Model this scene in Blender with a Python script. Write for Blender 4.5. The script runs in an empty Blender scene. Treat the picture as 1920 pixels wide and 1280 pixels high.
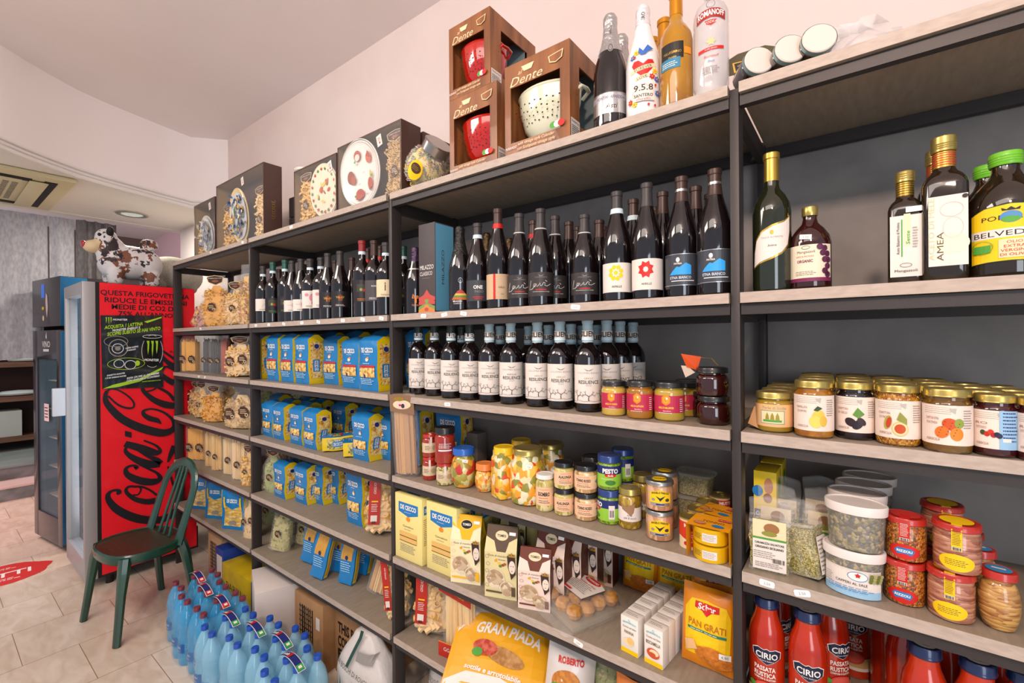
# shop shelves
EXPO = 0.08
WORLDC = (.80, .86, 1, 1); WORLDS = 0.58
AREAS = [('spot_lamp_near', (.35, -2.45, 3.15), (.3, .4, 1.4), .2, .2, 46, (1, .76, .62)),
         ('ceiling_lamp_near', (-.6, -1.9, 3.25), (-.6, .2, 1.2), 1.6, .9, 22, (1, .88, .8)),
         ('ceiling_lamp_mid', (-2.6, -1.7, 3.25), (-2.6, 0, 1.0), 1.6, .9, 60, (1, .9, .82)),
         ('ceiling_lamp_far', (-4.765, -.06, 2.725), (-4.765, -.06, 0), .13, .13, 14, (1, .95, .85)),
         ('shopfront_light', (1.9, -3.2, 1.6), (-1.5, .2, 1.3), 1.2, 2.2, 44, (.85, .93, 1)),
         ('awning_glow', (-6.3, -1.6, 2.0), (-6.5, -.6, 0), .5, .9, 30, (1, .5, .46)),
         ('far_window_light', (-7.6, -1.6, 2.9), (-8.2, -.2, .6), 1, 1, 40, (.85, .95, 1))]  # last entry: added unseen fill that brightens the steps and far room
FLOORLOC = (0, 0, 0)
CHROT = 0.12
import bpy, bmesh, math, random
import numpy as np
from mathutils import Vector, Matrix
PI = math.pi
random.seed(7)
SC = bpy.context.scene
COL = SC.collection
# ---------------------------------------------------------------- camera
H = 1.62
CAMP = Vector((0, -1.15, H))
FPX = 851.99; YAW = .65108732; PIT = .00231675; ROL = -.00782091
CF = Vector((-math.sin(YAW)*math.cos(PIT), math.cos(YAW)*math.cos(PIT), -math.sin(PIT)))
_r = Vector((math.cos(YAW), math.sin(YAW), 0)); _u = _r.cross(CF)
CR = math.cos(ROL)*_r + math.sin(ROL)*_u
CU = -math.sin(ROL)*_r + math.cos(ROL)*_u
cd = bpy.data.cameras.new('camera'); cam = bpy.data.objects.new('camera', cd); COL.objects.link(cam)
cd.sensor_width = 36; cd.lens = 36*FPX/1920; cd.clip_start = .05; cd.clip_end = 60
M = Matrix.Identity(4)
for i in range(3):
    M[i][0] = CR[i]; M[i][1] = CU[i]; M[i][2] = -CF[i]; M[i][3] = CAMP[i]
cam.matrix_world = M
SC.camera = cam
SC.view_settings.view_transform = 'Standard'; SC.view_settings.look = 'None'
SC.view_settings.gamma = 1; SC.view_settings.use_curve_mapping = False
SC.view_settings.exposure = EXPO
SC.cycles.max_bounces = 8; SC.cycles.transparent_max_bounces = 24; SC.cycles.diffuse_bounces = 4
SC.cycles.glossy_bounces = 3; SC.cycles.caustics_reflective = False; SC.cycles.caustics_refractive = False
SC.cycles.sample_clamp_indirect = 4
try:
    SC.cycles.use_denoising = True
except Exception: pass
# ---------------------------------------------------------------- light
wd = bpy.data.worlds.new('room_daylight'); SC.world = wd; wd.use_nodes = True
bg = wd.node_tree.nodes['Background']; bg.inputs[0].default_value = WORLDC; bg.inputs[1].default_value = WORLDS
def area(name, loc, target, sx, sy, power, color):
    l = bpy.data.lights.new(name, 'AREA'); l.shape = 'RECTANGLE'; l.size = sx; l.size_y = sy
    l.energy = power; l.color = color
    o = bpy.data.objects.new(name, l); COL.objects.link(o); o.location = loc
    d = Vector(target) - Vector(loc); o.rotation_euler = d.to_track_quat('-Z', 'Y').to_euler()
    return o
for a in AREAS: area(*a)
# ---------------------------------------------------------------- projection helpers (pixel of the photo -> place)
def ray(x, y): return CF*FPX + CR*(x-960) + CU*(640-y)
def onY(x, y, Y=0.0):
    d = ray(x, y); return CAMP + d*((Y-CAMP.y)/d.y)
def onZ(x, y, Z=0.0):
    d = ray(x, y); return CAMP + d*((Z-CAMP.z)/d.z)
def onX(x, y, X=0.0):
    d = ray(x, y); return CAMP + d*((X-CAMP.x)/d.x)
def colX(px, Y, Z):
    a = (px-960)/FPX
    v0 = Vector((0, Y-CAMP.y, Z-CAMP.z)); n0 = v0.dot(CR)-a*v0.dot(CF); n1 = CR.x-a*CF.x
    return -n0/n1
def depth(p): return (Vector(p)-CAMP).dot(CF)
def rad(px, wpx, p):
    al = math.atan((px-960)/FPX)
    return wpx*depth(p)/(2*FPX)*math.cos(al)
def facecam(p, k=1.0):
    d = (Vector(p)-CAMP); return math.atan2(d.x, d.y)*-1*k
def cylat(cx, yb, z, wpx):
    """centre and radius of an upright round thing whose near bottom edge shows at pixel (cx, yb)"""
    P = onZ(cx, yb, z); r = rad(cx, wpx, P)
    d = P-CAMP; d.z = 0; d.normalize(); c = P + d*r; r = rad(cx, wpx, c); return P + d*r, r
# ---------------------------------------------------------------- materials
def lin(c):
    if isinstance(c, str):
        c = c.lstrip('#'); c = [int(c[i:i+2], 16)/255 for i in (0, 2, 4)]
    return tuple(((v+.055)/1.055)**2.4 if v > .04045 else v/12.92 for v in c[:3])
_m = {}
def mat(name, col, rough=.5, metal=0, coat=0, alpha=1, spec=.5, noise=None, bump=None, emit=0, trans=0, ior=1.45, sheen=0):
    """noise=(colour2, scale, contrast_lo, contrast_hi[,detail]); bump=(scale, strength)"""
    if name in _m: return _m[name]
    m = bpy.data.materials.new(name); m.use_nodes = True; nt = m.node_tree; b = nt.nodes['Principled BSDF']
    c = lin(col)+(1,)
    b.inputs['Base Color'].default_value = c
    b.inputs['Roughness'].default_value = rough; b.inputs['Metallic'].default_value = metal
    b.inputs['Coat Weight'].default_value = coat; b.inputs['Coat Roughness'].default_value = .03
    b.inputs['Alpha'].default_value = alpha; b.inputs['Specular IOR Level'].default_value = spec
    b.inputs['Transmission Weight'].default_value = trans; b.inputs['IOR'].default_value = ior
    if emit:
        b.inputs['Emission Color'].default_value = c; b.inputs['Emission Strength'].default_value = emit
    if noise or bump:
        tc = nt.nodes.new('ShaderNodeTexCoord')
    if noise:
        c2, sc, lo, hi = noise[:4]; st = noise[4] if len(noise) > 4 else None
        mp = nt.nodes.new('ShaderNodeMapping'); nt.links.new(tc.outputs['Object'], mp.inputs[0])
        if st: mp.inputs['Scale'].default_value = st
        n = nt.nodes.new('ShaderNodeTexNoise'); n.inputs['Scale'].default_value = sc; n.inputs['Detail'].default_value = 6
        nt.links.new(mp.outputs[0], n.inputs['Vector'])
        r = nt.nodes.new('ShaderNodeValToRGB'); r.color_ramp.elements[0].position = lo; r.color_ramp.elements[1].position = hi
        r.color_ramp.elements[0].color = c; r.color_ramp.elements[1].color = lin(c2)+(1,)
        nt.links.new(n.outputs['Fac'], r.inputs[0]); nt.links.new(r.outputs[0], b.inputs['Base Color'])
    if bump:
        n2 = nt.nodes.new('ShaderNodeTexNoise'); n2.inputs['Scale'].default_value = bump[0]; n2.inputs['Detail'].default_value = 3
        nt.links.new(tc.outputs['Object'], n2.inputs['Vector'])
        bp = nt.nodes.new('ShaderNodeBump'); bp.inputs['Strength'].default_value = bump[1]; bp.inputs['Distance'].default_value = .01
        nt.links.new(n2.outputs['Fac'], bp.inputs['Height']); nt.links.new(bp.outputs[0], b.inputs['Normal'])
    _m[name] = m
    return m
def vmat(name, cols, scale, rough=.3, coat=1, stretch=(1, 1, 1), smooth=False):
    """lumpy food behind glass: voronoi cells in several colours"""
    if name in _m: return _m[name]
    m = bpy.data.materials.new(name); m.use_nodes = True; nt = m.node_tree; b = nt.nodes['Principled BSDF']
    tc = nt.nodes.new('ShaderNodeTexCoord'); mp = nt.nodes.new('ShaderNodeMapping'); nt.links.new(tc.outputs['Object'], mp.inputs[0])
    mp.inputs['Scale'].default_value = stretch
    nz = nt.nodes.new('ShaderNodeTexNoise'); nz.inputs['Scale'].default_value = scale*.8
    nt.links.new(mp.outputs[0], nz.inputs['Vector'])
    va = nt.nodes.new('ShaderNodeVectorMath'); va.operation = 'MULTIPLY_ADD'
    va.inputs[1].default_value = (.6/scale,)*3; nt.links.new(nz.outputs['Color'], va.inputs[0]); nt.links.new(mp.outputs[0], va.inputs[2])
    v = nt.nodes.new('ShaderNodeTexVoronoi'); v.inputs['Scale'].default_value = scale
    nt.links.new(va.outputs[0], v.inputs['Vector'])
    sp = nt.nodes.new('ShaderNodeSeparateColor'); nt.links.new(v.outputs['Color'], sp.inputs[0])
    r = nt.nodes.new('ShaderNodeValToRGB'); cr = r.color_ramp
    cr.interpolation = 'LINEAR' if smooth else 'CONSTANT'
    while len(cr.elements) < len(cols): cr.elements.new(.5)
    for i, c in enumerate(cols):
        cr.elements[i].position = i/len(cols); cr.elements[i].color = lin(c)+(1,)
    nt.links.new(sp.outputs[0], r.inputs[0])
    nt.links.new(r.outputs[0], b.inputs['Base Color'])
    bp = nt.nodes.new('ShaderNodeBump'); bp.inputs['Strength'].default_value = .5; bp.inputs['Distance'].default_value = .004; bp.invert = True
    nt.links.new(v.outputs['Distance'], bp.inputs['Height']); nt.links.new(bp.outputs[0], b.inputs['Normal'])
    b.inputs['Roughness'].default_value = rough; b.inputs['Coat Weight'].default_value = coat; b.inputs['Coat Roughness'].default_value = .03
    _m[name] = m; return m
# ---------------------------------------------------------------- mesh building
class MB:
    def __init__(s): s.v = []; s.f = []; s.mi = []; s.mats = []
    def m(s, mt):
        if mt not in s.mats: s.mats.append(mt)
        return s.mats.index(mt)
    def add(s, vs, fs, mt):
        o = len(s.v); i = s.m(mt); s.v += [tuple(v) for v in vs]
        for f in fs: s.f.append(tuple(o+k for k in f)); s.mi.append(i)
    def box(s, a, b, mt, T=None, taper=None):
        e = (len(s.f)//6 % 9)*4e-5; x0, y0, z0 = [v+e for v in a]; x1, y1, z1 = [v-e for v in b]
        vs = [Vector(p) for p in ((x0, y0, z0), (x1, y0, z0), (x1, y1, z0), (x0, y1, z0), (x0, y0, z1), (x1, y0, z1), (x1, y1, z1), (x0, y1, z1))]
        if T: vs = [T @ v for v in vs]
        s.add(vs, [(0, 3, 2, 1), (4, 5, 6, 7), (0, 1, 5, 4), (1, 2, 6, 5), (2, 3, 7, 6), (3, 0, 4, 7)], mt)
    def lathe(s, prof, mt, seg=24, c=(0, 0, 0), sx=1, sy=1, T=None, pw=None, cap=True):
        n = len(prof); vs = []
        for r, z in prof:
            for k in range(seg):
                a = 2*PI*k/seg; ca, sa = math.cos(a), math.sin(a)
                if pw:
                    q = (abs(ca)**pw+abs(sa)**pw)**(-1/pw); ca *= q; sa *= q
                vs.append(Vector((c[0]+r*ca*sx, c[1]+r*sa*sy, c[2]+z)))
        if T: vs = [T @ v for v in vs]
        fs = [(i*seg+k, i*seg+(k+1) % seg, (i+1)*seg+(k+1) % seg, (i+1)*seg+k) for i in range(n-1) for k in range(seg)]
        if cap and prof[0][0] > 1e-5: fs.append(tuple(range(seg-1, -1, -1)))
        if cap and prof[-1][0] > 1e-5: fs.append(tuple((n-1)*seg+k for k in range(seg)))
        s.add(vs, fs, mt)
    def tube(s, pts, r, mt, seg=8, closed=False, sxy=(1, 1), up=None):
        pts = [Vector(p) for p in pts]; n = len(pts); rs = r if isinstance(r, (list, tuple)) else [r]*n
        vs = []; t0 = None; nrm = None
        for i in range(n):
            if closed: t = pts[(i+1) % n]-pts[i-1]
            else: t = pts[min(i+1, n-1)]-pts[max(i-1, 0)]
            t.normalize()
            if nrm is None:
                ref = Vector(up) if up else (Vector((0, 0, 1)) if abs(t.z) < .9 else Vector((1, 0, 0)))
                nrm = (ref - t*ref.dot(t)).normalized()
            else:
                nrm = (nrm - t*nrm.dot(t)).normalized()
            bn = t.cross(nrm)
            for k in range(seg):
                a = 2*PI*k/seg
                vs.append(pts[i]+nrm*(math.cos(a)*rs[i]*sxy[0])+bn*(math.sin(a)*rs[i]*sxy[1]))
        fs = [(i*seg+k, i*seg+(k+1) % seg, (i+1)*seg+(k+1) % seg, (i+1)*seg+k) for i in range(n-1) for k in range(seg)]
        if closed: fs += [((n-1)*seg+k, (n-1)*seg+(k+1) % seg, (k+1) % seg, k) for k in range(seg)]
        else: fs += [tuple(range(seg-1, -1, -1)), tuple((n-1)*seg+k for k in range(seg))]
        s.add(vs, fs, mt)
    def mesh(s, name, smooth=True, ang=35, bevel=0, sub=0):
        me = bpy.data.meshes.new(name); me.from_pydata(s.v, [], s.f); me.update()
        for mt in s.mats: me.materials.append(mt)
        me.polygons.foreach_set('material_index', s.mi)
        if bevel:
            bm = bmesh.new(); bm.from_mesh(me)
            bmesh.ops.remove_doubles(bm, verts=bm.verts, dist=1e-6)
            ed = [e for e in bm.edges if e.is_manifold and e.calc_face_angle(0) > .6]
            bmesh.ops.bevel(bm, geom=ed, offset=bevel, segments=2, profile=.5, affect='EDGES', clamp_overlap=True)
            bm.to_mesh(me); bm.free()
        if smooth:
            me.polygons.foreach_set('use_smooth', [True]*len(me.polygons)); me.set_sharp_from_angle(angle=math.radians(ang))
        me.update(); return me
    def build(s, name, parent=None, **k):
        return link(name, s.mesh(name, **k), parent)
def link(name, me, parent=None):
    o = bpy.data.objects.new(name, me); COL.objects.link(o)
    if parent is not None: o.parent = parent
    return o
def thing(name, label, cat, loc=(0, 0, 0), rz=0, group=None, kind=None):
    o = bpy.data.objects.new(name, None); COL.objects.link(o); o.location = loc; o.rotation_euler = (0, 0, rz)
    o.empty_display_size = .05
    return tag(o, label, cat, group, kind)
def tag(o, label=None, cat=None, group=None, kind=None):
    if label: o['label'] = label
    if cat: o['category'] = cat
    if group: o['group'] = group
    if kind: o['kind'] = kind
    return o
KIDS = {}
def kids(o): return [c for c in bpy.data.objects if c.parent is o]
def dup(root, loc, rz, label, group=None, scale=None, tree=None):
    r = root.copy(); COL.objects.link(r); r.location = loc; r.rotation_euler = (0, 0, rz); r['label'] = label
    if group: r['group'] = group
    elif 'group' in r: del r['group']
    if scale: r.scale = (scale,)*3 if not isinstance(scale, tuple) else scale
    tr = tree if tree is not None else TREE(root)
    for ch, sub in tr:
        c = ch.copy(); COL.objects.link(c); c.parent = r
        for g in sub:
            d = g.copy(); COL.objects.link(d); d.parent = c
    return r
_tr = {}
def TREE(root):
    if root.name not in _tr: _tr[root.name] = [(c, kids(c)) for c in kids(root)]
    return _tr[root.name]
# ---------------------------------------------------------------- flat graphics with lettering, laid on a surface
_tx = {}
def textgeo(s, bold=0, space=1.0):
    k = (s, bold, space)
    if k in _tx: return _tx[k]
    cu = bpy.data.curves.new('t', 'FONT'); cu.body = s; cu.size = 1; cu.resolution_u = 2; cu.offset = bold; cu.space_character = space
    ob = bpy.data.objects.new('t', cu); me = bpy.data.meshes.new_from_object(ob)
    vs = [(v.co.x, v.co.y) for v in me.vertices]; fs = [tuple(p.vertices) for p in me.polygons]
    bpy.data.objects.remove(ob); bpy.data.meshes.remove(me); bpy.data.curves.remove(cu)
    if not vs: _tx[k] = ([], [], 0, 0, 0, 0); return _tx[k]
    xs = [v[0] for v in vs]; ys = [v[1] for v in vs]
    _tx[k] = (vs, fs, min(xs), max(xs), min(ys), max(ys)); return _tx[k]
class Decal:
    def __init__(s, eps=.0002): s.b = MB(); s.l = 0; s.eps = eps
    def _a(s, vs, fs, mt, l=None):
        s.l += 1; z = (s.l if l is None else l)*s.eps
        s.b.add([(x, y, z) for x, y in vs], fs, mt)
    def rect(s, cx, cy, w, h, mt):
        s._a([(cx-w/2, cy-h/2), (cx+w/2, cy-h/2), (cx+w/2, cy+h/2), (cx-w/2, cy+h/2)], [(0, 1, 2, 3)], mt); return s
    def poly(s, pts, mt):
        s._a(pts, [tuple(range(len(pts)))], mt); return s
    def ell(s, cx, cy, rx, ry, mt, n=20, rot=0):
        c, q = math.cos(rot), math.sin(rot)
        s._a([(cx+rx*math.cos(a)*c-ry*math.sin(a)*q, cy+rx*math.cos(a)*q+ry*math.sin(a)*c) for a in [2*PI*i/n for i in range(n)]], [tuple(range(n))], mt); return s
    def ring(s, cx, cy, rx, ry, w, mt, n=28):
        vs = []
        for i in range(n):
            a = 2*PI*i/n; vs += [(cx+rx*math.cos(a), cy+ry*math.sin(a)), (cx+(rx-w)*math.cos(a), cy+(ry-w)*math.sin(a))]
        s._a(vs, [(2*i, 2*((i+1) % n), 2*((i+1) % n)+1, 2*i+1) for i in range(n)], mt); return s
    def star(s, cx, cy, r, r2, n, mt, rot=0):
        s._a([(cx+(r if i % 2 == 0 else r2)*math.cos(rot+PI*i/n), cy+(r if i % 2 == 0 else r2)*math.sin(rot+PI*i/n)) for i in range(2*n)], [tuple(range(2*n))], mt); return s
    def stroke(s, pts, w, mt, closed=False):
        n = len(pts); ws = w if isinstance(w, (list, tuple)) else [w]*n; vs = []
        for i in range(n):
            a = pts[(i-1) % n] if closed else pts[max(i-1, 0)]; b = pts[(i+1) % n] if closed else pts[min(i+1, n-1)]
            dx, dy = b[0]-a[0], b[1]-a[1]; L = math.hypot(dx, dy) or 1; nx, ny = -dy/L*ws[i]/2, dx/L*ws[i]/2
            vs += [(pts[i][0]+nx, pts[i][1]+ny), (pts[i][0]-nx, pts[i][1]-ny)]
        fs = [(2*i, 2*i+1, 2*i+3, 2*i+2) for i in range(n-1)]
        if closed: fs.append((2*n-2, 2*n-1, 1, 0))
        s._a(vs, fs, mt); return s
    def text(s, t, cx, cy, h, mt, w=None, align='C', bold=.0, shear=0, rot=0, sx=1, space=1.0, arc=0):
        """h = height of capitals; w = exact width if given"""
        vs, fs, x0, x1, y0, y1 = textgeo(t, bold, space)
        if not vs: return s
        k = h/.73; kx = k*sx if w is None else w/(x1-x0)
        off = {'C': (x0+x1)/2, 'L': x0, 'R': x1}[align]; c, q = math.cos(rot), math.sin(rot); out = []
        for x, y in vs:
            X = (x-off)*kx+shear*y*k; Y = y*k-h/2
            if arc: Y += arc*(1-(2*X/((x1-x0)*kx))**2)
            out.append((cx+X*c-Y*q, cy+X*q+Y*c))
        s._a(out, fs, mt); return s
    def lines(s, cx, cy, w, h, n, mt, t=None, seed=1):
        rnd = random.Random(seed); t = t or h/n*.35
        vs = []; fs = []
        for i in range(n):
            y = cy+h/2-(i+.5)*h/n; x = -w/2
            ww = w*(.8+.2*rnd.random())
            while x < -w/2+ww:
                L = w*(.05+.12*rnd.random()); e = min(x+L, -w/2+ww); o = len(vs)
                vs += [(cx+x, y-t/2), (cx+e, y-t/2), (cx+e, y+t/2), (cx+x, y+t/2)]; fs.append((o, o+1, o+2, o+3)); x = e+w*.025
        s._a(vs, fs, mt); return s
    def bars(s, cx, cy, w, h, n, mt, seed=1):
        rnd = random.Random(seed); vs = []; fs = []
        for i in range(n):
            x = cx-w/2+(i+.2)*w/n; ww = w/n*(.25+.5*rnd.random()); o = len(vs)
            vs += [(x, cy-h/2), (x+ww, cy-h/2), (x+ww, cy+h/2), (x, cy+h/2)]; fs.append((o, o+1, o+2, o+3))
        s._a(vs, fs, mt); return s
    def build(s, name, parent, fn, cut=0, cutv=0):
        me = bpy.data.meshes.new(name); me.from_pydata(s.b.v, [], s.b.f)
        for mt in s.b.mats: me.materials.append(mt)
        me.polygons.foreach_set('material_index', s.b.mi)
        if cut or cutv:
            bm = bmesh.new(); bm.from_mesh(me)
            for st, ax in ((cut, 0), (cutv, 1)):
                if not st: continue
                xs = [v.co[ax] for v in bm.verts]; a, b = min(xs), max(xs); k = math.ceil(a/st+1e-6)
                while k*st < b-1e-6:
                    co = [0, 0, 0]; no = [0, 0, 0]; co[ax] = k*st; no[ax] = 1
                    bmesh.ops.bisect_plane(bm, geom=bm.verts[:]+bm.edges[:]+bm.faces[:], plane_co=co, plane_no=no, dist=1e-7); k += 1
            bm.to_mesh(me); bm.free()
        for v in me.vertices: v.co = fn(v.co.x, v.co.y, v.co.z)
        me.update()
        return link(name, me, parent)
def flat(o, ux, uy):
    o, ux, uy = Vector(o), Vector(ux).normalized(), Vector(uy).normalized(); n = ux.cross(uy)
    return lambda u, v, z: o+ux*u+uy*v+n*z
def cyl(r, z0, a0=0, sx=1, sy=1):
    def fn(u, v, z):
        a = a0+u/r; return Vector(((r+z)*math.sin(a)*sx, -(r+z)*math.cos(a)*sy, z0+v))
    return fn
def surf(prof, z0, off=.0003):
    """wrap on a lathed body of the given profile"""
    def rr(z):
        for (r0, a), (r1, b) in zip(prof, prof[1:]):
            if a <= z <= b and b > a: return r0+(r1-r0)*(z-a)/(b-a)
        return prof[-1][0]
    R0 = max(p[0] for p in prof)
    def fn(u, v, z):
        a = u/R0; r = rr(z0+v)+z+off; return Vector((r*math.sin(a), -r*math.cos(a), z0+v))
    return fn
WHITE = mat('white_paint', '#ebe6e0', .5); BLACK = mat('black_ink', '#15120f', .5); INK = mat('dark_ink', '#3a3632', .6)
PAPER = mat('label_paper', '#e3d8ce', .6); CREAM = mat('cream_paper', '#e9d3a8', .6); RED = mat('red_ink', '#c8201c', .5)
YEL = mat('yellow_ink', '#f2c60c', .5); GREEN = mat('green_ink', '#4d9b35', .5); GOLD = mat('gold_foil', '#c9a24a', .3, .8)
SILVER = mat('silver_foil', '#c8c6c4', .25, .85); GREY = mat('grey_ink', '#8c8782', .6); ORANGE = mat('orange_ink', '#f08a1d', .5)
BLUE = mat('blue_ink', '#1f78b8', .5); NAVY = mat('navy_ink', '#1d2a68', .45); STICK = mat('sticker_white', '#f5f3f0', .5)
FILM = mat('clear_film', '#ffffff', .08, alpha=.10, spec=.9, bump=(60, .9)); PINKP = mat('pink_paper', '#e9c9c6', .6)
def ordn(i, n, side='left'):
    w = ['leftmost', 'second from left', 'third from left', 'fourth from left', 'fifth from left', 'sixth from left']
    if n == 1: return 'one'
    if i == n-1: return 'rightmost'
    return w[i]
# ================================================================ the setting
def smat(name, c1, c2, scale, lo, hi, rough, bump=None, stretch=None, **k):
    return mat(name, c1, rough, noise=(c2, scale, lo, hi) + ((stretch,) if stretch else ()), bump=bump, **k)
M_WALL = smat('wall_plaster', '#dfd0cb', '#d8c8c3', 3, .3, .7, .8, bump=(40, .05))
M_CEIL = smat('ceiling_plaster', '#f4edec', '#f0e8e6', 2, .3, .7, .85)
M_CEIL2 = mat('low_ceiling_plaster', '#ece7dc', .85)
def floor_mat():
    m = bpy.data.materials.new('floor_tiles'); m.use_nodes = True; nt = m.node_tree; b = nt.nodes['Principled BSDF']
    tc = nt.nodes.new('ShaderNodeTexCoord'); mp = nt.nodes.new('ShaderNodeMapping'); nt.links.new(tc.outputs['Object'], mp.inputs[0])
    mp.inputs['Rotation'].default_value = (0, 0, PI/2)
    mp.inputs['Location'].default_value = FLOORLOC
    br = nt.nodes.new('ShaderNodeTexBrick'); nt.links.new(mp.outputs[0], br.inputs[0])
    br.inputs['Scale'].default_value = 1; br.inputs['Brick Width'].default_value = .417; br.inputs['Row Height'].default_value = .4195
    br.inputs['Mortar Size'].default_value = .0018; br.inputs['Mortar Smooth'].default_value = .3; br.offset = .5
    br.inputs['Color1'].default_value = (1, 1, 1, 1); br.inputs['Color2'].default_value = (.93, .92, .9, 1)
    br.inputs['Mortar'].default_value = (.35, .25, .17, 1)
    n = nt.nodes.new('ShaderNodeTexNoise'); n.inputs['Scale'].default_value = 5; n.inputs['Detail'].default_value = 8; n.inputs['Distortion'].default_value = 1.2
    m2 = nt.nodes.new('ShaderNodeMapping'); m2.inputs['Scale'].default_value = (1, 2.4, 1); m2.inputs['Rotation'].default_value = (0, 0, .7)
    nt.links.new(tc.outputs['Object'], m2.inputs[0]); nt.links.new(m2.outputs[0], n.inputs['Vector'])
    r = nt.nodes.new('ShaderNodeValToRGB'); r.color_ramp.elements[0].position = .35; r.color_ramp.elements[1].position = .65
    r.color_ramp.elements[0].color = lin('#d4bea8')+(1,); r.color_ramp.elements[1].color = lin('#e6d4c2')+(1,)
    nt.links.new(n.outputs['Fac'], r.inputs[0])
    mx = nt.nodes.new('ShaderNodeMix'); mx.data_type = 'RGBA'; mx.blend_type = 'MULTIPLY'; mx.inputs[0].default_value = 1
    nt.links.new(r.outputs[0], mx.inputs[6]); nt.links.new(br.outputs['Color'], mx.inputs[7]); nt.links.new(mx.outputs[2], b.inputs['Base Color'])
    b.inputs['Roughness'].default_value = .32
    return m
M_FLOOR = floor_mat()
def struct(name, mb, **k): return tag(mb.build(name, **k), kind='structure')
b = MB(); b.box((-7.0, -4, -.05), (2.2, .45, 0), M_FLOOR); struct('floor', b)
b = MB(); b.box((-5.35, .45, 0), (2.2, .55, 3.45), M_WALL); struct('wall_right', b)
ZL = 2.735
crv = [onZ(x, y, ZL) for x, y in [(0, 272), (50, 293), (100, 312), (150, 330), (200, 345), (300, 372), (362, 388)]]
crv = [(p.x-.04, p.y) for p in crv] + [(-4.2, .45)]
p0, p1 = crv[0], crv[2]; ext = []
for i in range(6, 0, -1): ext.append((p0[0]+(.16+.03*i)*.25*i*1.6, p0[1]-.11*i))
crv = ext + crv
b = MB(); n = len(crv)
vs = [(x, y, 3.32) for x, y in crv]+[(2.2, .45, 3.32), (2.2, crv[0][1], 3.32)]
b.add(vs, [tuple(range(len(vs)))], M_CEIL)
b.box((-3, -4, 3.32), (2.2, crv[0][1], 3.34), M_CEIL)
struct('ceiling', b, smooth=False)
b = MB()
vs = []
for x, y in crv: vs += [(x, y, ZL), (x, y, 3.32)]
b.add(vs, [(2*i, 2*i+2, 2*i+3, 2*i+1) for i in range(n-1)], M_CEIL)
for dz, dx in ((0, .02), (.03, .01), (.055, .02)):
    b.tube([(x+dx*.5, y, ZL+dz) for x, y in crv], .008, WHITE, 6)
struct('trim_1', b, ang=60)
b = MB()
vs = [(x, y, ZL) for x, y in crv]+[(-5.36, .45, ZL), (-5.36, crv[0][1], ZL)]
b.add(vs, [tuple(range(len(vs)))], M_CEIL2)
b.box((-5.46, -3.5, ZL-.005), (-5.36, .56, ZL+.25), M_CEIL2)
struct('ceiling_low', b, smooth=False)['label'] = 'lower suspended ceiling with a curved edge'
# far room beyond the curtain: two marble steps, raised floor, end wall
M_MARB = smat('grey_marble', '#8f8f92', '#5f625f', 6, .35, .65, .3, stretch=(3, .7, 1))
M_FARF = smat('dark_tiles', '#83908a', '#74807a', 4, .3, .7, .3)
M_PALE = smat('pale_tiles', '#d8bfb4', '#cdb3a8', 4, .3, .7, .35)
b = MB(); b.box((-7.35, -3, -.05), (-7.0, 1.2, .13), M_MARB); b.box((-7.37, -3, .13), (-6.985, 1.2, .15), M_PALE)
b.box((-7.7, -3, .0), (-7.35, 1.2, .28), M_MARB); b.box((-9.2, -3, 0), (-7.7, 1.2, .285), M_FARF); b.box((-7.72, -3, .28), (-7.335, 1.2, .3), M_FARF)
struct('floor_steps', b, smooth=False)['label'] = 'two marble steps up to a raised tiled floor'
b = MB(); b.box((-9.3, -3, 0), (-9.2, 1.3, 3.4), mat('far_wall', '#6b5c52', .8)); struct('wall_far', b, smooth=False)
b = MB(); b.box((-9.2, 1.2, 0), (-5.35, 1.3, 3.4), mat('pink_wall', '#cfa9ae', .8)); b.box((-9.3, -3, 3.3), (-5.46, 1.3, 3.4), mat('pink_wall')  if False else M_CEIL)
struct('wall_far_side', b, smooth=False)
# window up in the far side wall
M_WOODF = smat('window_wood', '#7a5236', '#68442c', 5, .3, .7, .5, stretch=(1, 1, 8))
b = MB()
wx0, wx1, wz0, wz1 = -7.35, -6.25, 2.25, 2.95
for a, c in (((wx0, 1.13, wz0), (wx1, 1.2, wz0+.07)), ((wx0, 1.13, wz1-.07), (wx1, 1.2, wz1)), ((wx0, 1.13, wz0), (wx0+.07, 1.2, wz1)), ((wx1-.07, 1.13, wz0), (wx1, 1.2, wz1))): b.box(a, c, M_WOODF)
w = struct('window_1', b, smooth=False)
b = MB(); b.box((wx0+.07, 1.18, wz0+.07), (wx1-.07, 1.19, wz1-.07), mat('window_daylight', '#a9c8e0', .1, emit=.9)); b.build('window_pane', w)
# curtains
def curtain(name, lab, x, y0, y1, z0, z1, amp, per, mt, seed=3):
    rnd = random.Random(seed); b = MB(); n = int((y1-y0)/.012); vs = []
    for i in range(n+1):
        y = y0+(y1-y0)*i/n
        d = amp*math.sin(2*PI*y/per+.8*math.sin(y*5))+amp*.5*math.sin(2*PI*y/per*2.3+1)
        vs += [(x+d*1.2, y, z0+.01*math.sin(y*9)), (x+d, y, (z0+z1)/2), (x+d*.7, y, z1)]
    fs = []
    for i in range(n): fs += [(3*i, 3*i+3, 3*i+4, 3*i+1), (3*i+1, 3*i+4, 3*i+5, 3*i+2)]
    b.add(vs, fs, mt); o = b.build(name, ang=80); tag(o, lab, 'curtain'); return o
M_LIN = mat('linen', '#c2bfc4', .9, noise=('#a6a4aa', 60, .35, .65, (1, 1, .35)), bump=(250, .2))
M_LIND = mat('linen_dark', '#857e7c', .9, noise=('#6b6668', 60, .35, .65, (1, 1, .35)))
yc = onX(140, 450, -5.58).y; yc0 = onX(60, 640, -5.62).y; yd = onX(218, 440, -5.55).y
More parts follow.
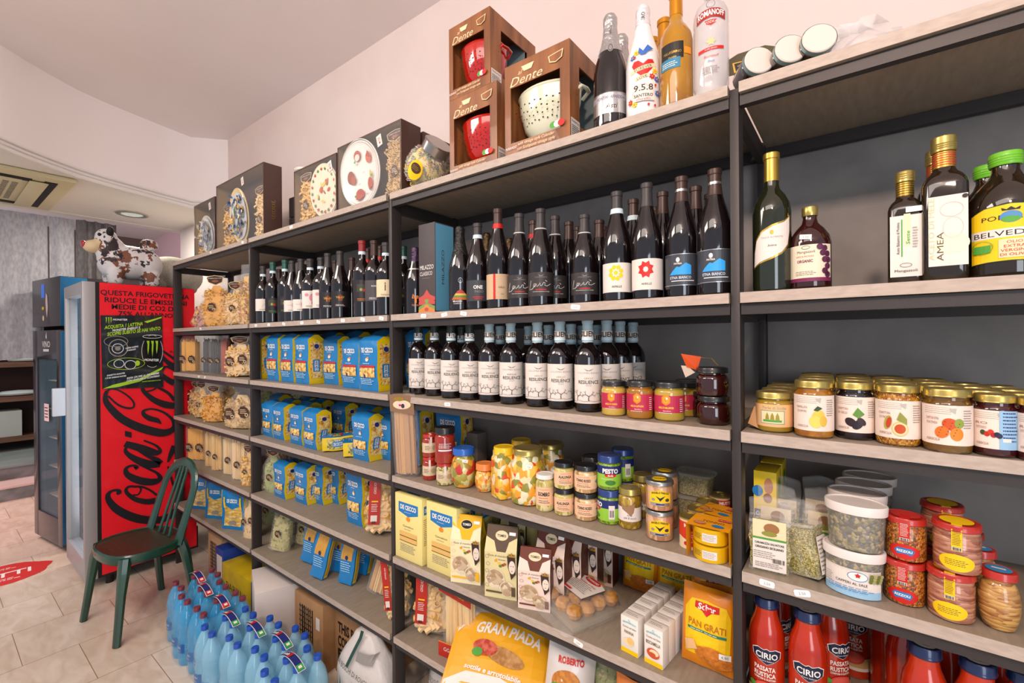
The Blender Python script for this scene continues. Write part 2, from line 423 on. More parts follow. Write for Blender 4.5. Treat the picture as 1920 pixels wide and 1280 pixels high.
curtain('curtain', 'light grey linen curtain hanging at the far left', -5.62, -1.7, yc0+.1, 1.49, ZL, .012, .31, M_LIN)
curtain('curtain', 'grey linen curtain panel behind the dark bottle cooler', -5.6, yc0+.11, yc, 1.5, ZL, .016, .22, M_LIN, 5)
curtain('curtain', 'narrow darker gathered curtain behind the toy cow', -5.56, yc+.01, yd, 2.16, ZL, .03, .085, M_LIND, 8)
# shelf cupboard far beyond
M_OAK = smat('dark_oak', '#6a4c34', '#4e3724', 4, .3, .7, .5, stretch=(1, .4, 6))
t = thing('open_bookcase', 'dark wooden open bookcase on the raised floor below the curtain', 'shelf', (-8.6, -1.2, .285))
b = MB(); b.box((-.25, -1, 0), (-.23, 1.6, 1.9), mat('oak_shadow', '#2c211a', .8)); b.build('back_panel', t, smooth=False)
for z in (.12, .62, 1.05, 1.5):
    b = MB(); b.box((-.23, -1, z), (.2, 1.6, z+.06), M_OAK); b.build('shelf_board', t, smooth=False)
for y in (-1, 1.57):
    b = MB(); b.box((-.23, y, 0), (.2, y+.03, 1.9), M_OAK); b.build('side_panel', t, smooth=False)
b = MB(); b.box((-.2, -.8, .182), (.17, .86, .5), mat('pale_box', '#9aa79c', .6)); o = b.build('storage_box', smooth=False); o.location = (-8.6, -1.2, .2865); tag(o, 'pale green storage box low in the far bookcase', 'box')
rn = random.Random(5)
for k, (z, y) in enumerate([(.68, .2), (.68, .85), (1.11, .3), (1.11, .95)]):
    b = MB(); b.lathe([(.02, 0), (.13, .01), (.14, .03), (.1, .06), (.0001, .07)], mat('pale_cloth', '#a8b4ac', .8), 14, sx=.9, sy=1.5)
    o = b.build('folded_cloth'); o.location = (-8.58, -1.2+y, .2865+z); tag(o, 'pale folded cloth on the %s shelf of the far bookcase, %s one' % (('lower', 'lower', 'upper', 'upper')[k], ('left', 'right')[k % 2]), 'cloth')
# air conditioner cassette
M_AC = mat('aged_plastic', '#d9cfa6', .5); M_ACD = mat('ac_dark', '#1c1a18', .7)
t = thing('air_conditioner', 'yellowed ceiling cassette air conditioner in the lower ceiling', 'air conditioner', (-4.72, -1.0, ZL-.002))
b = MB(); b.box((-.52, -.52, -.03), (.52, .52, .0), M_AC); b.build('casing', t, bevel=.008)
for i, (a, c) in enumerate((((-.42, .38, -.036), (.42, .44, -.03)), ((.36, -.40, -.036), (.42, .32, -.03)), ((-.42, -.40, -.036), (-.36, .32, -.03)), ((-.42, -.46, -.036), (.42, -.41, -.03)))):
    b = MB(); b.box(a, c, M_ACD); b.build('air_slot', t, smooth=False)
for i, (a, c) in enumerate((((-.40, .31, -.044), (.40, .40, -.038)), ((.31, -.38, -.044), (.385, .28, -.038)))):
    b = MB(); b.box(a, c, M_AC); b.build('louvre_flap', t, bevel=.003)
b = MB()
for i in range(14):
    for j in range(14):
        b.box((-.28+i*.042, -.30+j*.042, -.0335), (-.28+i*.042+.02, -.30+j*.042+.028, -.0305), mat('ac_mesh', '#8f8a78', .7))
b.build('intake_grille', t, smooth=False)
# recessed lamp
p = onZ(248, 401, ZL); t = thing('recessed_ceiling_lamp', 'round recessed ceiling lamp above the toy cow', 'ceiling lamp', (p.x, p.y, ZL))
b = MB(); b.lathe([(.075, -.001), (.11, -.001), (.112, -.008), (.09, -.012), (.075, -.006), (.075, -.001)], mat('lamp_rim', '#cfd0c4', .3, .6), 28); b.build('rim', t)
b = MB(); b.lathe([(.0001, -.001), (.075, -.003)], mat('lamp_glass', '#dfe6d8', .1, .0, 1, emit=.6), 28); b.build('diffuser', t)
# floor sticker
t = Decal(.0002)
ctr = onZ(0, 1085, 0)
pc = onZ(8, 1087, 0)
pts = [(.27*math.cos(a)*(1+.06*math.sin(7*a)), .20*math.sin(a)*(1+.05*math.sin(5*a+1))) for a in [2*PI*i/30 for i in range(30)]]
t.poly(pts, RED); t.text('TUTTI', 0, 0, .09, WHITE, bold=.02, rot=0); t.lines(0, -.1, .25, .05, 2, WHITE); t.lines(0, .12, .2, .04, 2, WHITE)
o = t.build('floor_sticker', None, flat((pc.x-.10, pc.y-.03, 0.001), (.1, 1, 0), (-1, .1, 0))); tag(o, 'red splash shaped floor sticker with white lettering', 'sticker')
# ================================================================ shelving unit
M_STEEL = mat('dark_steel', '#3b3635', .45, .3, bump=(900, .08))
M_BOARD = mat('board_face', '#978a79', .55, noise=('#8c7f6f', 90, .35, .65, (1, .2, 1)))
M_EDGE = mat('board_edge', '#b9a99c', .55, noise=('#ac9b8e', 120, .35, .65, (.3, 1, 1)))
M_BACK = mat('back_board', '#948c87', .6, noise=('#7c7572', 7, .3, .7))
PX = [-4.00834, -2.75072, -1.4931, -.23548, 1.02214]
SZ = [2.206, 1.7256, 1.4078, 1.089, .7674, .45]   # tops of the boards
SH = thing('shelving_unit', 'long dark steel shelving unit with grey-beige boards along the right wall', 'shelf', (-1.5, .2, 0))
def sh(name, mb, lab=None, **k):
    mb.v = [(v[0]+1.5, v[1]-.2, v[2]) for v in mb.v]; o = mb.build(name, SH, **k)
    if lab: o['label'] = lab
    return o
for x in PX:
    for y0, y1 in ((0, .05), (.365, .405)):
        b = MB(); b.box((x, y0, 0), (x+.0195, y1, 2.197), M_STEEL); sh('post', b, bevel=.0015)
    for z in [SZ[0]-.026]+SZ[1:]:
        zt = z if z > 2 else z-.026
        b = MB(); b.box((x+.001, .05, zt-.045 if z > 2 else zt-.025), (x+.0185, .365, zt), M_STEEL); sh('side_rail', b, smooth=False)
for k in range(4):
    x0, x1 = PX[k]+.0215, PX[k+1]-.002
    if k == 3: x1 = PX[4]
    for i, z in enumerate(SZ):
        b = MB(); b.box((x0, -.008, z-.024), (x1, .405, z), M_BOARD)
        b.box((x0, -.0095, z-.024), (x1, -.008, z), M_EDGE)
        sh('shelf_board', b, bevel=0, smooth=False)
        b = MB(); b.box((x0, .002, z-.05), (x1, .022, z-.0255), M_STEEL); sh('front_rail', b, smooth=False)
        b = MB(); b.box((x0, .375, z-.056), (x1, .395, z-.0255), M_STEEL); sh('rear_rail', b, smooth=False)
    if k:
        b = MB(); b.box((x0-.01, .406, .03), (x1+.01, .418, 2.18), M_BACK); sh('back_panel', b, smooth=False)
# price tags on the board edges
def ptag(px, py, z, w=.03, h=.014, rot=0):
    x = onY(px, py, -.01).x; d = Decal(.0006)
    c, s_ = math.cos(rot), math.sin(rot)
    P = [(-w/2, -h*.3), (-w*.42, -h/2), (w*.42, -h/2), (w/2, -h*.3), (w/2, h*.3), (w*.42, h/2), (-w*.42, h/2), (-w/2, h*.3)]
    d.poly([(u*c-v*s_, u*s_+v*c) for u, v in P], STICK); d.text('2,50', 0, 0, h*.4, GREY, rot=rot)
    o = d.build('price_tag', SH, flat((x+1.5, -.0097-.2, z-.012), (1, 0, 0), (0, 0, 1))); o['label'] = 'white price tag stuck on a board edge'
for px, py, i in [(455, 465, 0), (395, 478, 0), (546, 428, 0), (376, 617, 1), (480, 611, 1), (504, 610, 1), (532, 609, 1), (566, 607, 1), (597, 605, 1), (643, 602, 1), (680, 597, 1), (715, 595, 1), (794, 589, 1), (833, 590, 1), (869, 587, 1), (1079, 581, 1),
                  (373, 708, 2), (384, 710, 2), (839, 759, 2), (1352, 920-90, 99), (1438, 1088, 3), (1504, 1104, 3), (862, 1205-100, 99), (1084, 1168+0, 4), (938, 1110, 99)]:
    if i < 9: ptag(px, py, SZ[i], rot=random.uniform(-.25, .25))
# ================================================================ fridges
XF = -4.022
M_CRED = mat('fridge_red', '#f01828', .35, coat=.3); M_CBLK = mat('fridge_black_print', '#1d1a20', .4, coat=.2)
M_SILV = mat('door_frame_grey', '#a9a6a8', .4, .3); M_INN = mat('fridge_inside', '#bcd6e6', .5, emit=.9); M_GLS = mat('door_glass', '#9fc4d8', .03, alpha=.14, spec=.9)  # fridge lining emits its own glow, standing in for the cabinet lighting
FR = thing('drinks_fridge', 'tall red drinks fridge with black script lettering beside the shelving', 'fridge', (-4.32, -.15, 0))
def part(root, name, mb, lab=None, **k):
    q = root.location; mb.v = [(v[0]-q.x, v[1]-q.y, v[2]-q.z) for v in mb.v]; o = mb.build(name, root, **k)
    if lab: o['label'] = lab
    return o
b = MB(); b.box((-4.62, -.41, .06), (-4.60, .13, 2.03), M_CBLK); b.box((-4.62, .11, .06), (XF-.002, .13, 2.03), M_CBLK); b.box((-4.62, -.41, 2.0), (XF-.002, .13, 2.03), M_CBLK); b.box((-4.62, -.41, .06), (XF-.002, .15, .22), M_CBLK); b.box((XF-.022, -.41, .06), (XF-.002, .13, 2.03), M_CBLK)
part(FR, 'cabinet', b, smooth=False)
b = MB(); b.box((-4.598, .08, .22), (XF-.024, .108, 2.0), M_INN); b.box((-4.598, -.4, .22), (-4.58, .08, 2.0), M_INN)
part(FR, 'inner_lining', b, 'pale lining that glows in place of the fridge light', smooth=False)
for i in range(5):
    b = MB(); z = .5+i*.3
    for j in range(14): b.box((-4.575, -.36+j*.034, z), (XF-.03, -.352+j*.034, z+.006), WHITE)
    b.box((-4.575, -.375, z-.005), (XF-.03, -.37, z+.025), WHITE); part(FR, 'wire_shelf', b, smooth=False)
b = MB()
for i in range(38): b.box((-4.57, -.397, .3+i*.043), (XF-.035, -.391, .314+i*.043), mat('shelf_rail_white', '#f4fafd', .4, emit=2.2))  # white rails given a glow so the fridge interior looks lit
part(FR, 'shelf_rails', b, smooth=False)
b = MB(); b.box((XF-.002, -.405, .075), (XF, .14, 2.028), M_CRED); SP = part(FR, 'side_panel', b, 'red side panel with black lettering', smooth=False)
b = MB()
for a, c in (((-4.62, -.49, .06), (-4.575, -.425, 2.03)), ((XF-.045, -.49, .06), (XF, -.425, 2.03)), ((-4.62, -.49, .06), (XF, -.425, .2)), ((-4.62, -.49, 1.95), (XF, -.425, 2.03))): b.box(a, c, M_SILV)
D1 = part(FR, 'door', b, 'grey framed glass door', bevel=.003)
b = MB(); b.box((-4.575, -.47, .2), (XF-.045, -.462, 1.95), M_GLS); o = part(FR, 'door_glass', b, smooth=False)
b = MB(); b.box((-4.62, -.56, 1.10), (-4.58, -.49, 1.30), mat('handle_white', '#c4c8d0', .35)); part(FR, 'door_handle', b, bevel=.004)
b = MB(); b.box((XF-.02, -.425, .06), (XF-.001, -.41, 2.03), BLACK); part(FR, 'door_seal', b, smooth=False)
b = MB()
for x in (-4.58, -4.06):
    for y in (-.36, .08): b.lathe([(.022, 0), (.022, .06)], BLACK, 12, c=(x, y, 0))
part(FR, 'feet', b)
# lettering on the side panel, laid out in the panel's own metres (u = Y, v = Z)
def U(px, py):
    q = onX(px, py, XF); return (q.y, q.z)
d = Decal(.0004)
def tline(t, xa, ya, xb, yb, hpx, mt, bold=.02):
    a, c = U(xa, ya), U(xb, yb); h = abs(U(xa, ya)[1]-U(xa, ya+hpx)[1]); rot = math.atan2(c[1]-a[1], c[0]-a[0])
    d.text(t, (a[0]+c[0])/2, (a[1]+c[1])/2, h, mt, w=math.hypot(c[0]-a[0], c[1]-a[1]), bold=bold, rot=rot)
tline('QUESTA FRIGOVETRINA', 188, 547, 355, 557, 9.5, M_CBLK); tline('RIDUCE LE EMISSIONI', 196, 561, 350, 569, 9.5, M_CBLK)
tline('MEDIE DI CO2 DEL', 209, 574, 340, 580, 9.5, M_CBLK); tline("75% ALL'ANNO*", 222, 587, 330, 592, 9, M_CBLK)
def rib(pts, mt=M_CBLK, off=(180, 740), s=4.923, ws=None):
    """ribbon through photo positions (x, y, width) read on the enlarged panel"""
    P = [U(off[0]+p[0]/s, off[1]+p[1]/s) for p in pts]; W = [p[2]/s/270 for p in pts]
    # smooth by Catmull-Rom
    out = []; ow = []
    n = len(P)
    for i in range(n-1):
        p0, p1, p2, p3 = P[max(i-1, 0)], P[i], P[i+1], P[min(i+2, n-1)]
        for k in range(5):
            t = k/5
            out.append(tuple(.5*((2*p1[j])+(-p0[j]+p2[j])*t+(2*p0[j]-5*p1[j]+4*p2[j]-p3[j])*t*t+(-p0[j]+3*p1[j]-3*p2[j]+p3[j])*t**3) for j in (0, 1)))
            ow.append(W[i]*(1-t)+W[i+1]*t)
    out.append(P[-1]); ow.append(W[-1]); d.stroke(out, ow, mt)
# lower word, read upwards
rib([(190, 905, 20), (212, 900, 40), (205, 880, 24), (150, 885, 22), (110, 920, 34), (120, 975, 44), (180, 1045, 58), (270, 1100, 66), (380, 1140, 70), (490, 1155, 70), (600, 1150, 66), (690, 1110, 60), (745, 1050, 50), (790, 1000, 40)])
d.ell(*U(180+205/4.923, 740+905/4.923), .011, .013, M_CBLK)
rib([(545, 975, 60), (470, 985, 50), (370, 965, 40), (300, 920, 30), (275, 880, 26), (300, 848, 22), (360, 845, 18), (430, 850, 18), (500, 880, 16), (560, 925, 20)])
rib([(350, 850, 14), (400, 850, 14), (412, 880, 14), (385, 920, 14), (340, 925, 14), (330, 950, 20)])
rib([(355, 680, 30), (372, 668, 38), (350, 652, 20), (300, 660, 22), (272, 690, 30), (290, 735, 44), (360, 775, 60), (450, 800, 66), (540, 800, 60), (590, 770, 40), (560, 720, 22), (480, 680, 18), (400, 640, 20)])
rib([(590, 640, 50), (500, 640, 70), (400, 610, 60), (310, 560, 40), (270, 515, 26), (290, 480, 18), (370, 500, 20), (470, 560, 26), (560, 600, 44), (600, 630, 40)])
rib([(265, 450, 50), (340, 470, 60), (440, 500, 66), (530, 530, 60), (580, 530, 40), (585, 500, 24), (540, 460, 18), (440, 420, 14)])
d.poly([U(180+x/4.923, 740+y/4.923) for x, y in ((265, 330), (325, 345), (325, 395), (265, 380))], M_CBLK)
# upper word
rib([(600, 268, 4), (560, 235, 44), (490, 215, 46), (440, 180, 34), (440, 145, 22), (520, 130, 16), (620, 160, 20), (700, 225, 26), (720, 290, 40), (680, 335, 60), (600, 350, 72), (480, 325, 74), (350, 280, 70), (230, 215, 62), (140, 130, 52), (90, 60, 40), (85, 0, 30), (100, -40, 20)])
rib([(110, 10, 14), (200, 90, 16), (290, 122, 18), (345, 110, 16), (340, 60, 14), (280, 0, 14), (200, -45, 12), (130, -55, 12), (100, -30, 14)])
rib([(720, 100, 60), (640, 90, 64), (540, 50, 50), (450, -20, 34), (425, -70, 26), (450, -95, 20), (540, -80, 20), (660, -20, 26), (720, 50, 30)])
rib([(460, -30, 14), (530, -50, 14), (575, -90, 14), (560, -130, 14)])
rib([(720, -110, 60), (660, -140, 50), (600, -200, 30), (640, -260, 20), (720, -230, 26)])
rib([(720, -260, 60), (660, -300, 40), (600, -360, 30), (560, -420, 20), (620, -400, 20), (720, -330, 24)])
rib([(725, 470, 60), (690, 540, 40), (660, 620, 14)]); rib([(660, 660, 14), (700, 800, 18), (730, 880, 22)])
tline('R', 318, 659, 324, 659, 5, M_CBLK, 0)
d.text('ZERO ZUCCHERI', U(357, 760)[0], U(357, 790)[1], .045, M_CBLK, rot=PI/2, bold=.02)
o = d.build('lettering', SP, flat((XF+.0005+4.32, .15, 0), (0, 1, 0), (0, 0, 1))); o['label'] = 'black script and block lettering'
# poster on the panel
d = Decal(.0005)
PG = mat('poster_green', '#a6d62a', .4, coat=.5); PB = mat('poster_black', '#23272a', .2, coat=1, bump=(6, .3)); PW = mat('poster_white', '#e8ecec', .3, coat=.5)
def Q(x, y): return U(180+x/4.923, 520+y/4.923)
def PT(t, xa, ya, xb, yb, h, mt, bold=.03, sh=.25):
    a, c = Q(xa, ya), Q(xb, yb); hh = h/4.923/270
    d.text(t, (a[0]+c[0])/2, (a[1]+c[1])/2, hh, mt, w=math.hypot(c[0]-a[0], c[1]-a[1]), bold=bold, rot=math.atan2(c[1]-a[1], c[0]-a[0]), shear=sh)
d.poly([Q(38, 350), Q(605, 352), Q(618, 1010), Q(55, 1030)][::-1], PB)
d.poly([Q(440, 408), Q(605, 362), Q(600, 375), Q(470, 420)][::-1], PG); d.poly([Q(60, 1028), Q(150, 990), Q(400, 930), Q(618, 822), Q(600, 850), Q(400, 960), Q(200, 1010)][::-1], PG)
def claw(cx, cy, w, h, mt):
    for k, (dx, hh) in enumerate(((-.36, .85), (0, 1.0), (.36, .8))):
        x = cx+dx*w; rib2 = [(x-.10*w, cy-h/2), (x+.13*w, cy-h/2), (x+.09*w, cy), (x+.02*w, cy-h/2+h*hh), (x-.03*w, cy+.02*h), (x-.02*w, cy-.3*h)]
        d.poly([Q(*p) for p in rib2][::-1], mt)
claw(112, 400, 60, 65, PG); PT('MONSTER', 150, 388, 285, 390, 16, PW)
PT('ACQUISTA 1 LATTINA', 70, 462, 425, 425, 30, PG); PT('MONSTER ENERGY E', 145, 490, 400, 460, 20, PW); PT('SCOPRI SUBITO SE HAI VINTO', 95, 525, 585, 468, 32, PG)
c = Q(515, 680); sxx = 1/4.923/270
d.ring(*c, 82*sxx, 155*sxx, 3*sxx, PW, 30); d.poly([Q(440, 540), Q(590, 545), Q(580, 815), Q(435, 810)][::-1], mat('can_black', '#15171a', .2, coat=1)); d.ring(*Q(515, 545), 75*sxx, 18*sxx, 4*sxx, PW)
claw(512, 660, 110, 150, PG); PT('MONSTER', 437, 758, 572, 762, 22, PW)
d.ring(*Q(200, 650), 70*sxx, 80*sxx, 8*sxx, GREY); d.ring(*Q(195, 655), 42*sxx, 45*sxx, 5*sxx, PW); d.ell(*Q(195, 655), 20*sxx, 20*sxx, GREY); d.ring(*Q(180, 590), 85*sxx, 50*sxx, 5*sxx, GREY)
d.ring(*Q(275, 795), 135*sxx, 55*sxx, 4*sxx, PG); d.ring(*Q(205, 795), 38*sxx, 38*sxx, 5*sxx, PW); d.ring(*Q(310, 805), 42*sxx, 42*sxx, 5*sxx, PW); d.ell(*Q(375, 790), 18*sxx, 25*sxx, PG)
PT('CUFFIE GAMING', 262, 655, 380, 635, 14, PW); PT('WIRELESS', 275, 675, 358, 660, 12, PW); PT('ZAINETTO MONSTER', 90, 905, 258, 880, 13, PW); PT('1 DI 80 GAMING POSTER', 75, 930, 270, 905, 13, PW)
PT('INVIA UN SMS AL 338 8888888', 275, 930, 570, 880, 18, PW); PT('CON I DATI DELLO SCONTRINO', 270, 955, 575, 905, 18, PW); PT('MONSTERENERGY.COM', 415, 960, 585, 945, 9, PG)
o = d.build('poster', None, flat((XF+.008, 0, 0), (0, 1, 0), (0, 0, 1))); tag(o, 'black and green energy drink poster stuck on the red fridge side', 'poster')
# dark bottle cooler
M_COOL = mat('cooler_black', '#322b30', .3, coat=.3); M_CBLU = mat('cooler_blue', '#1d5f8c', .3, .4)  # the blue is a reflection on the cooler side, put into the colour
XB0, XB1, YB0, YB1 = -5.5, -4.905, -.47, .08
zt = onX(103, 516, XB1).z
CL = thing('bottle_cooler', 'dark upright bottle cooler with a narrow glass door left of the red fridge', 'fridge', (-5.2, -.2, 0))
b = MB(); b.box((XB0, YB0+.06, .05), (XB0+.03, YB1, zt), M_COOL); b.box((XB1-.03, YB0+.06, .05), (XB1-.001, YB1, zt), M_COOL); b.box((XB0, YB1-.03, .05), (XB1, YB1, zt), M_COOL); b.box((XB0, YB0+.06, .05), (XB1-.001, YB1, .2), M_COOL); b.box((XB0, YB0+.06, zt-.35), (XB1-.001, YB1, zt), M_COOL)
part(CL, 'cabinet', b, smooth=False)
b = MB(); b.box((XB1-.001, YB0, .06), (XB1+.004, YB0+.14, 1.72), M_CBLU); b.box((XB1-.001, YB0, 1.76), (XB1+.004, YB0+.16, zt-.005), M_CBLU); part(CL, 'side_trim', b, 'side strip with a painted blue reflection', bevel=.002)
b = MB(); b.box((XB0, YB0, 1.76), (XB1-.001, YB0+.06, zt), M_COOL); HD = part(CL, 'header', b, bevel=.003)
b = MB(); b.box((XB0, YB0, .04), (XB0+.09, YB0+.05, 1.73), M_COOL); b.box((XB1-.09, YB0, .04), (XB1-.001, YB0+.05, 1.73), M_COOL); b.box((XB0, YB0, .04), (XB1-.001, YB0+.05, .25), M_COOL); b.box((XB0, YB0, 1.5), (XB1-.001, YB0+.05, 1.73), M_COOL)
DD = part(CL, 'door', b, bevel=.002)
b = MB(); b.box((XB0+.09, YB0+.01, .25), (XB1-.09, YB0+.016, 1.5), M_GLS); part(CL, 'door_glass', b, smooth=False)
for i in range(5):
    b = MB(); b.box((XB0+.035, YB0+.08, .35+i*.24), (XB1-.035, YB1-.04, .36+i*.24), mat('cooler_shelf', '#c9b48f', .4)); part(CL, 'wire_shelf', b, smooth=False)
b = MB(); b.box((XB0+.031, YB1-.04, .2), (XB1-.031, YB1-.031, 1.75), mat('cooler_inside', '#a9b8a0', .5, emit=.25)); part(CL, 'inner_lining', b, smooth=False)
d = Decal(.0004); d.rect(.0, .12, .07, .11, mat('display_blue', '#1f5fc8', .3, emit=.4)); d.ell(.0, -.02, .025, .014, YEL); d.ell(.01, -.10, .02, .022, CREAM); d.poly([(.07, .1), (.10, .08), (.11, -.02), (.09, -.1), (.07, -.04), (.06, .03)], PINKP)
o = d.build('control_sticker', HD, flat(((XB0+XB1)/2-.06+5.2, YB0-.0005+.2, 1.93), (1, 0, 0), (0, 0, 1)))
d = Decal(.0004); d.poly([(-.01, .06), (.01, .1), (.015, .05), (0, .04)], WHITE); d.text('VINO', 0, 0, .05, WHITE, bold=.02); d.rect(0, -.05, .12, .02, WHITE)
d.rect(0, -.55, .1, .14, PINKP); d.lines(0, -.55, .08, .1, 4, BLACK)
o = d.build('door_lettering', DD, flat(((XB0+XB1)/2+5.2, YB0-.0005+.2, 1.62), (1, 0, 0), (0, 0, 1)))
CL.rotation_euler.z = .145; CL.location = (-5.236, -.2454, 0)
# ================================================================ chair
M_CH = mat('green_plastic', '#1f4a3a', .28, coat=.25, noise=('#17392e', 14, .35, .65, (1, 1, .2)), bump=(120, .06))
M_CHS = mat('green_plastic_seat', '#2b3a2c', .3, noise=('#3c2c22', 30, .4, .6, (.3, 5, 1)), bump=(60, .15))
CH = thing('bistro_chair', 'dark green moulded plastic bistro chair in front of the red fridge', 'chair', (-3.41, -.345, 0), CHROT)
b = MB()
def oval(w, dp, z, n=36, p=2.6, taper=.0):
    o = []
    for k in range(n):
        a = 2*PI*k/n; ca, sa = math.cos(a), math.sin(a); q = (abs(ca)**p+abs(sa)**p)**(-1/p)
        x, y = ca*q*w/2, sa*q*dp/2; o.append((x*(1-taper*y/dp*2), y, z))
    return o
rings = [oval(.36, .31, .438, taper=.06), oval(.43, .36, .447, taper=.06), oval(.45, .38, .44, taper=.06), oval(.455, .385, .40, taper=.06), oval(.44, .37, .40, taper=.06)]
vs = [(0, 0, .433)]; fs = []
for r_ in rings: vs += r_
n = 36
fs = [(0, 1+k, 1+(k+1) % n) for k in range(n)]
for i in range(4): fs += [(1+i*n+k, 1+(i+1)*n+k, 1+(i+1)*n+(k+1) % n, 1+i*n+(k+1) % n) for k in range(n)]
b.add(vs, fs, M_CHS); b.build('seat', CH, ang=50)
b = MB(); b.tube([(p[0]*.985, p[1]*.985, .425) for p in oval(.45, .38, .0, taper=.06)], .022, M_CH, 8, True, sxy=(1.2, .5)); b.build('seat_rim', CH)
for sx_, sy_ in ((-1, -1), (1, -1), (-1, 1), (1, 1)):
    b = MB(); top = (sx_*.175, sy_*.135, .43); bot = (sx_*.23, sy_*.195, .0)
    b.tube([top, (sx_*.195, sy_*.15, .36), (sx_*.205, sy_*.165, .25), (sx_*.218, sy_*.18, .12), bot], [.040, .037, .029, .026, .024], M_CH, 8, sxy=(1, .75)); b.build('leg', CH)
b = MB(); pts = []; rs = []
for i in range(31):
    t_ = i/30
    if t_ < .3: u = t_/.3; x = -.185-.0*u; z = .42+.25*u
    elif t_ > .7: u = (1-t_)/.3; x = .185+.0*u; z = .42+.25*u
    else: u = (t_-.3)/.4; x = -.185*math.cos(PI*u); z = .67+.185*math.sin(PI*u)**.8
    pts.append((x, .115+(z-.42)*.30, z)); rs.append(.036-.008*min(1, (z-.42)/.2))
b.tube(pts, rs, M_CH, 8, sxy=(.5, 1.1), up=(0, 1, 0)); b.build('back_hoop', CH)
for x in (-.05, 0.0, .05):
    b = MB(); b.tube([(x*1.3, .12, .44), (x, .165, .6), (x*.8, .24, .85-abs(x)*.2)], .014, M_CH, 6, sxy=(.5, 1), up=(0, 1, 0)); b.build('back_slat', CH)
# ================================================================ product builders (front faces local -Y, base at z = 0)
_proto = {}
def inst(key, maker, loc, rz, label, group=None, scale=None):
    if key not in _proto:
        r = maker(); r.location = loc; r.rotation_euler = (0, 0, rz); r['label'] = label
        if group: r['group'] = group
        _proto[key] = (r, [(c, kids(c)) for c in kids(r)])
        if scale: r.scale = (scale,)*3 if not isinstance(scale, tuple) else scale
        return r
    r0, tr = _proto[key]
    r = dup(r0, loc, rz, label, group, tree=tr); s_ = scale or 1
    r.scale = (s_,)*3 if not isinstance(s_, tuple) else s_
    return r
G_RED = mat('dark_wine_glass', '#120a0c', .06, coat=.6, spec=.7); G_GRN = mat('green_wine_glass', '#1c1f0c', .05, coat=.6, spec=.7)
BORD = [(.030, 0), (.0385, .004), (.0395, .012), (.0395, .170), (.037, .188), (.028, .206), (.018, .219), (.0152, .229), (.0147, .285), (.0165, .287), (.0165, .298), (.0145, .30)]
BURG = [(.032, 0), (.0415, .004), (.0425, .012), (.0425, .145), (.0405, .165), (.034, .19), (.025, .216), (.0180, .24), (.0155, .26), (.0148, .285), (.0165, .287), (.0165, .298), (.0145, .30)]
CHAM = [(.034, 0), (.0435, .004), (.0445, .012), (.0445, .14), (.041, .168), (.033, .196), (.025, .222), (.019, .25), (.0165, .275), (.0175, .28), (.0175, .296), (.013, .305)]
def wine_maker(prof, glass, cap, cap0, lab, neck=None, extra=None, name='wine_bottle', cat='bottle', capmat2=None):
    """cap = capsule material, cap0 = its lower height; lab = fn(Decal) drawing the label around (0,0); neck = [(z, h, mat)]"""
    def mk():
        t = thing(name, 'x', cat)
        b = MB(); b.lathe(prof, glass, 28); b.build('bottle_glass', t)
        top = prof[-1][1]
        pr_ = [(0.0001 + rr_(prof, cap0)+.0006, cap0)] + [(r+.0008, z) for r, z in prof if z > cap0] + [(0.0001, top+.001)]
        b = MB(); b.lathe(pr_[:-1]+[(prof[-1][0]*.6, top+.0012)], cap, 20)
        c_ = b.build('capsule', t)
        if neck:
            for (z, h, m_) in neck:
                b = MB(); b.lathe([(rr_(prof, z)+.0012, z), (rr_(prof, z+h)+.0012, z+h)], m_, 20)
                b.build('neck_band', t)
        if lab:
            d = Decal(.00012); zc = lab(d); d.build('label', t, surf(prof, zc), cut=.006, cutv=0)
        if extra: extra(t)
        return t
    return mk
def rr_(prof, z):
    for (r0, a), (r1, b) in zip(prof, prof[1:]):
        if a <= z <= b and b > a: return r0+(r1-r0)*(z-a)/(b-a)
    return prof[-1][0]
def L_tree(var):
    def f(d):
        w, h = .118, .124; d.rect(0, 0, w, h, PAPER); k = 1.42
        d.text('COLOMBA BIANCA', 0, .036, .0058, GREY); d.poly([(-.015*1, .05), (0, .044), (.015, .05), (.005, .042), (-.005, .042)], GREY)
        d.text(var, 0, .019, .0058, mat('olive_ink', '#8a7c3c', .6) if var == 'GRILLO' else INK); d.text('RESILIENCE', 0, .007, .0115, BLACK, w=.062, bold=.012); d.text('SICILIA', 0, -.004, .004, GREY)
        rnd = random.Random(4)
        for cx in (-.036, .0, .034):
            def br(x, y, a, L, wd, q):
                x2, y2 = x+L*math.cos(a), y+L*math.sin(a); d.stroke([(x, y), ((x+x2)/2+rnd.uniform(-.001, .001), (y+y2)/2), (x2, y2)], [wd, wd*.8, wd*.6], BLACK)
                if q: br(x2, y2, a+rnd.uniform(.4, 1.0), L*.72, wd*.75, q-1); br(x2, y2, a-rnd.uniform(.4, 1.0), L*.72, wd*.75, q-1)
            br(cx, -.053, PI/2+rnd.uniform(-.3, .3), .014, .0024, 3)
        d.stroke([(-w/2+.002+i*.0055, -.0535+.0012*math.sin(i*1.3)) for i in range(20)], .001, BLACK)
        return .090
    return f
CYB = mat('pale_blue_capsule', '#a9c3cb', .5); DKC = mat('dark_capsule', '#2a3230', .45); GRC = mat('dark_grey_capsule', '#3c3838', .45, .1)
BRC = mat('brown_capsule', '#43302b', .4, .2); REDC = mat('wine_red_capsule', '#8c2626', .45); GNC = mat('green_capsule', '#2c5a4c', .4, .2); BND = mat('docg_band', '#cfe2ea', .5)
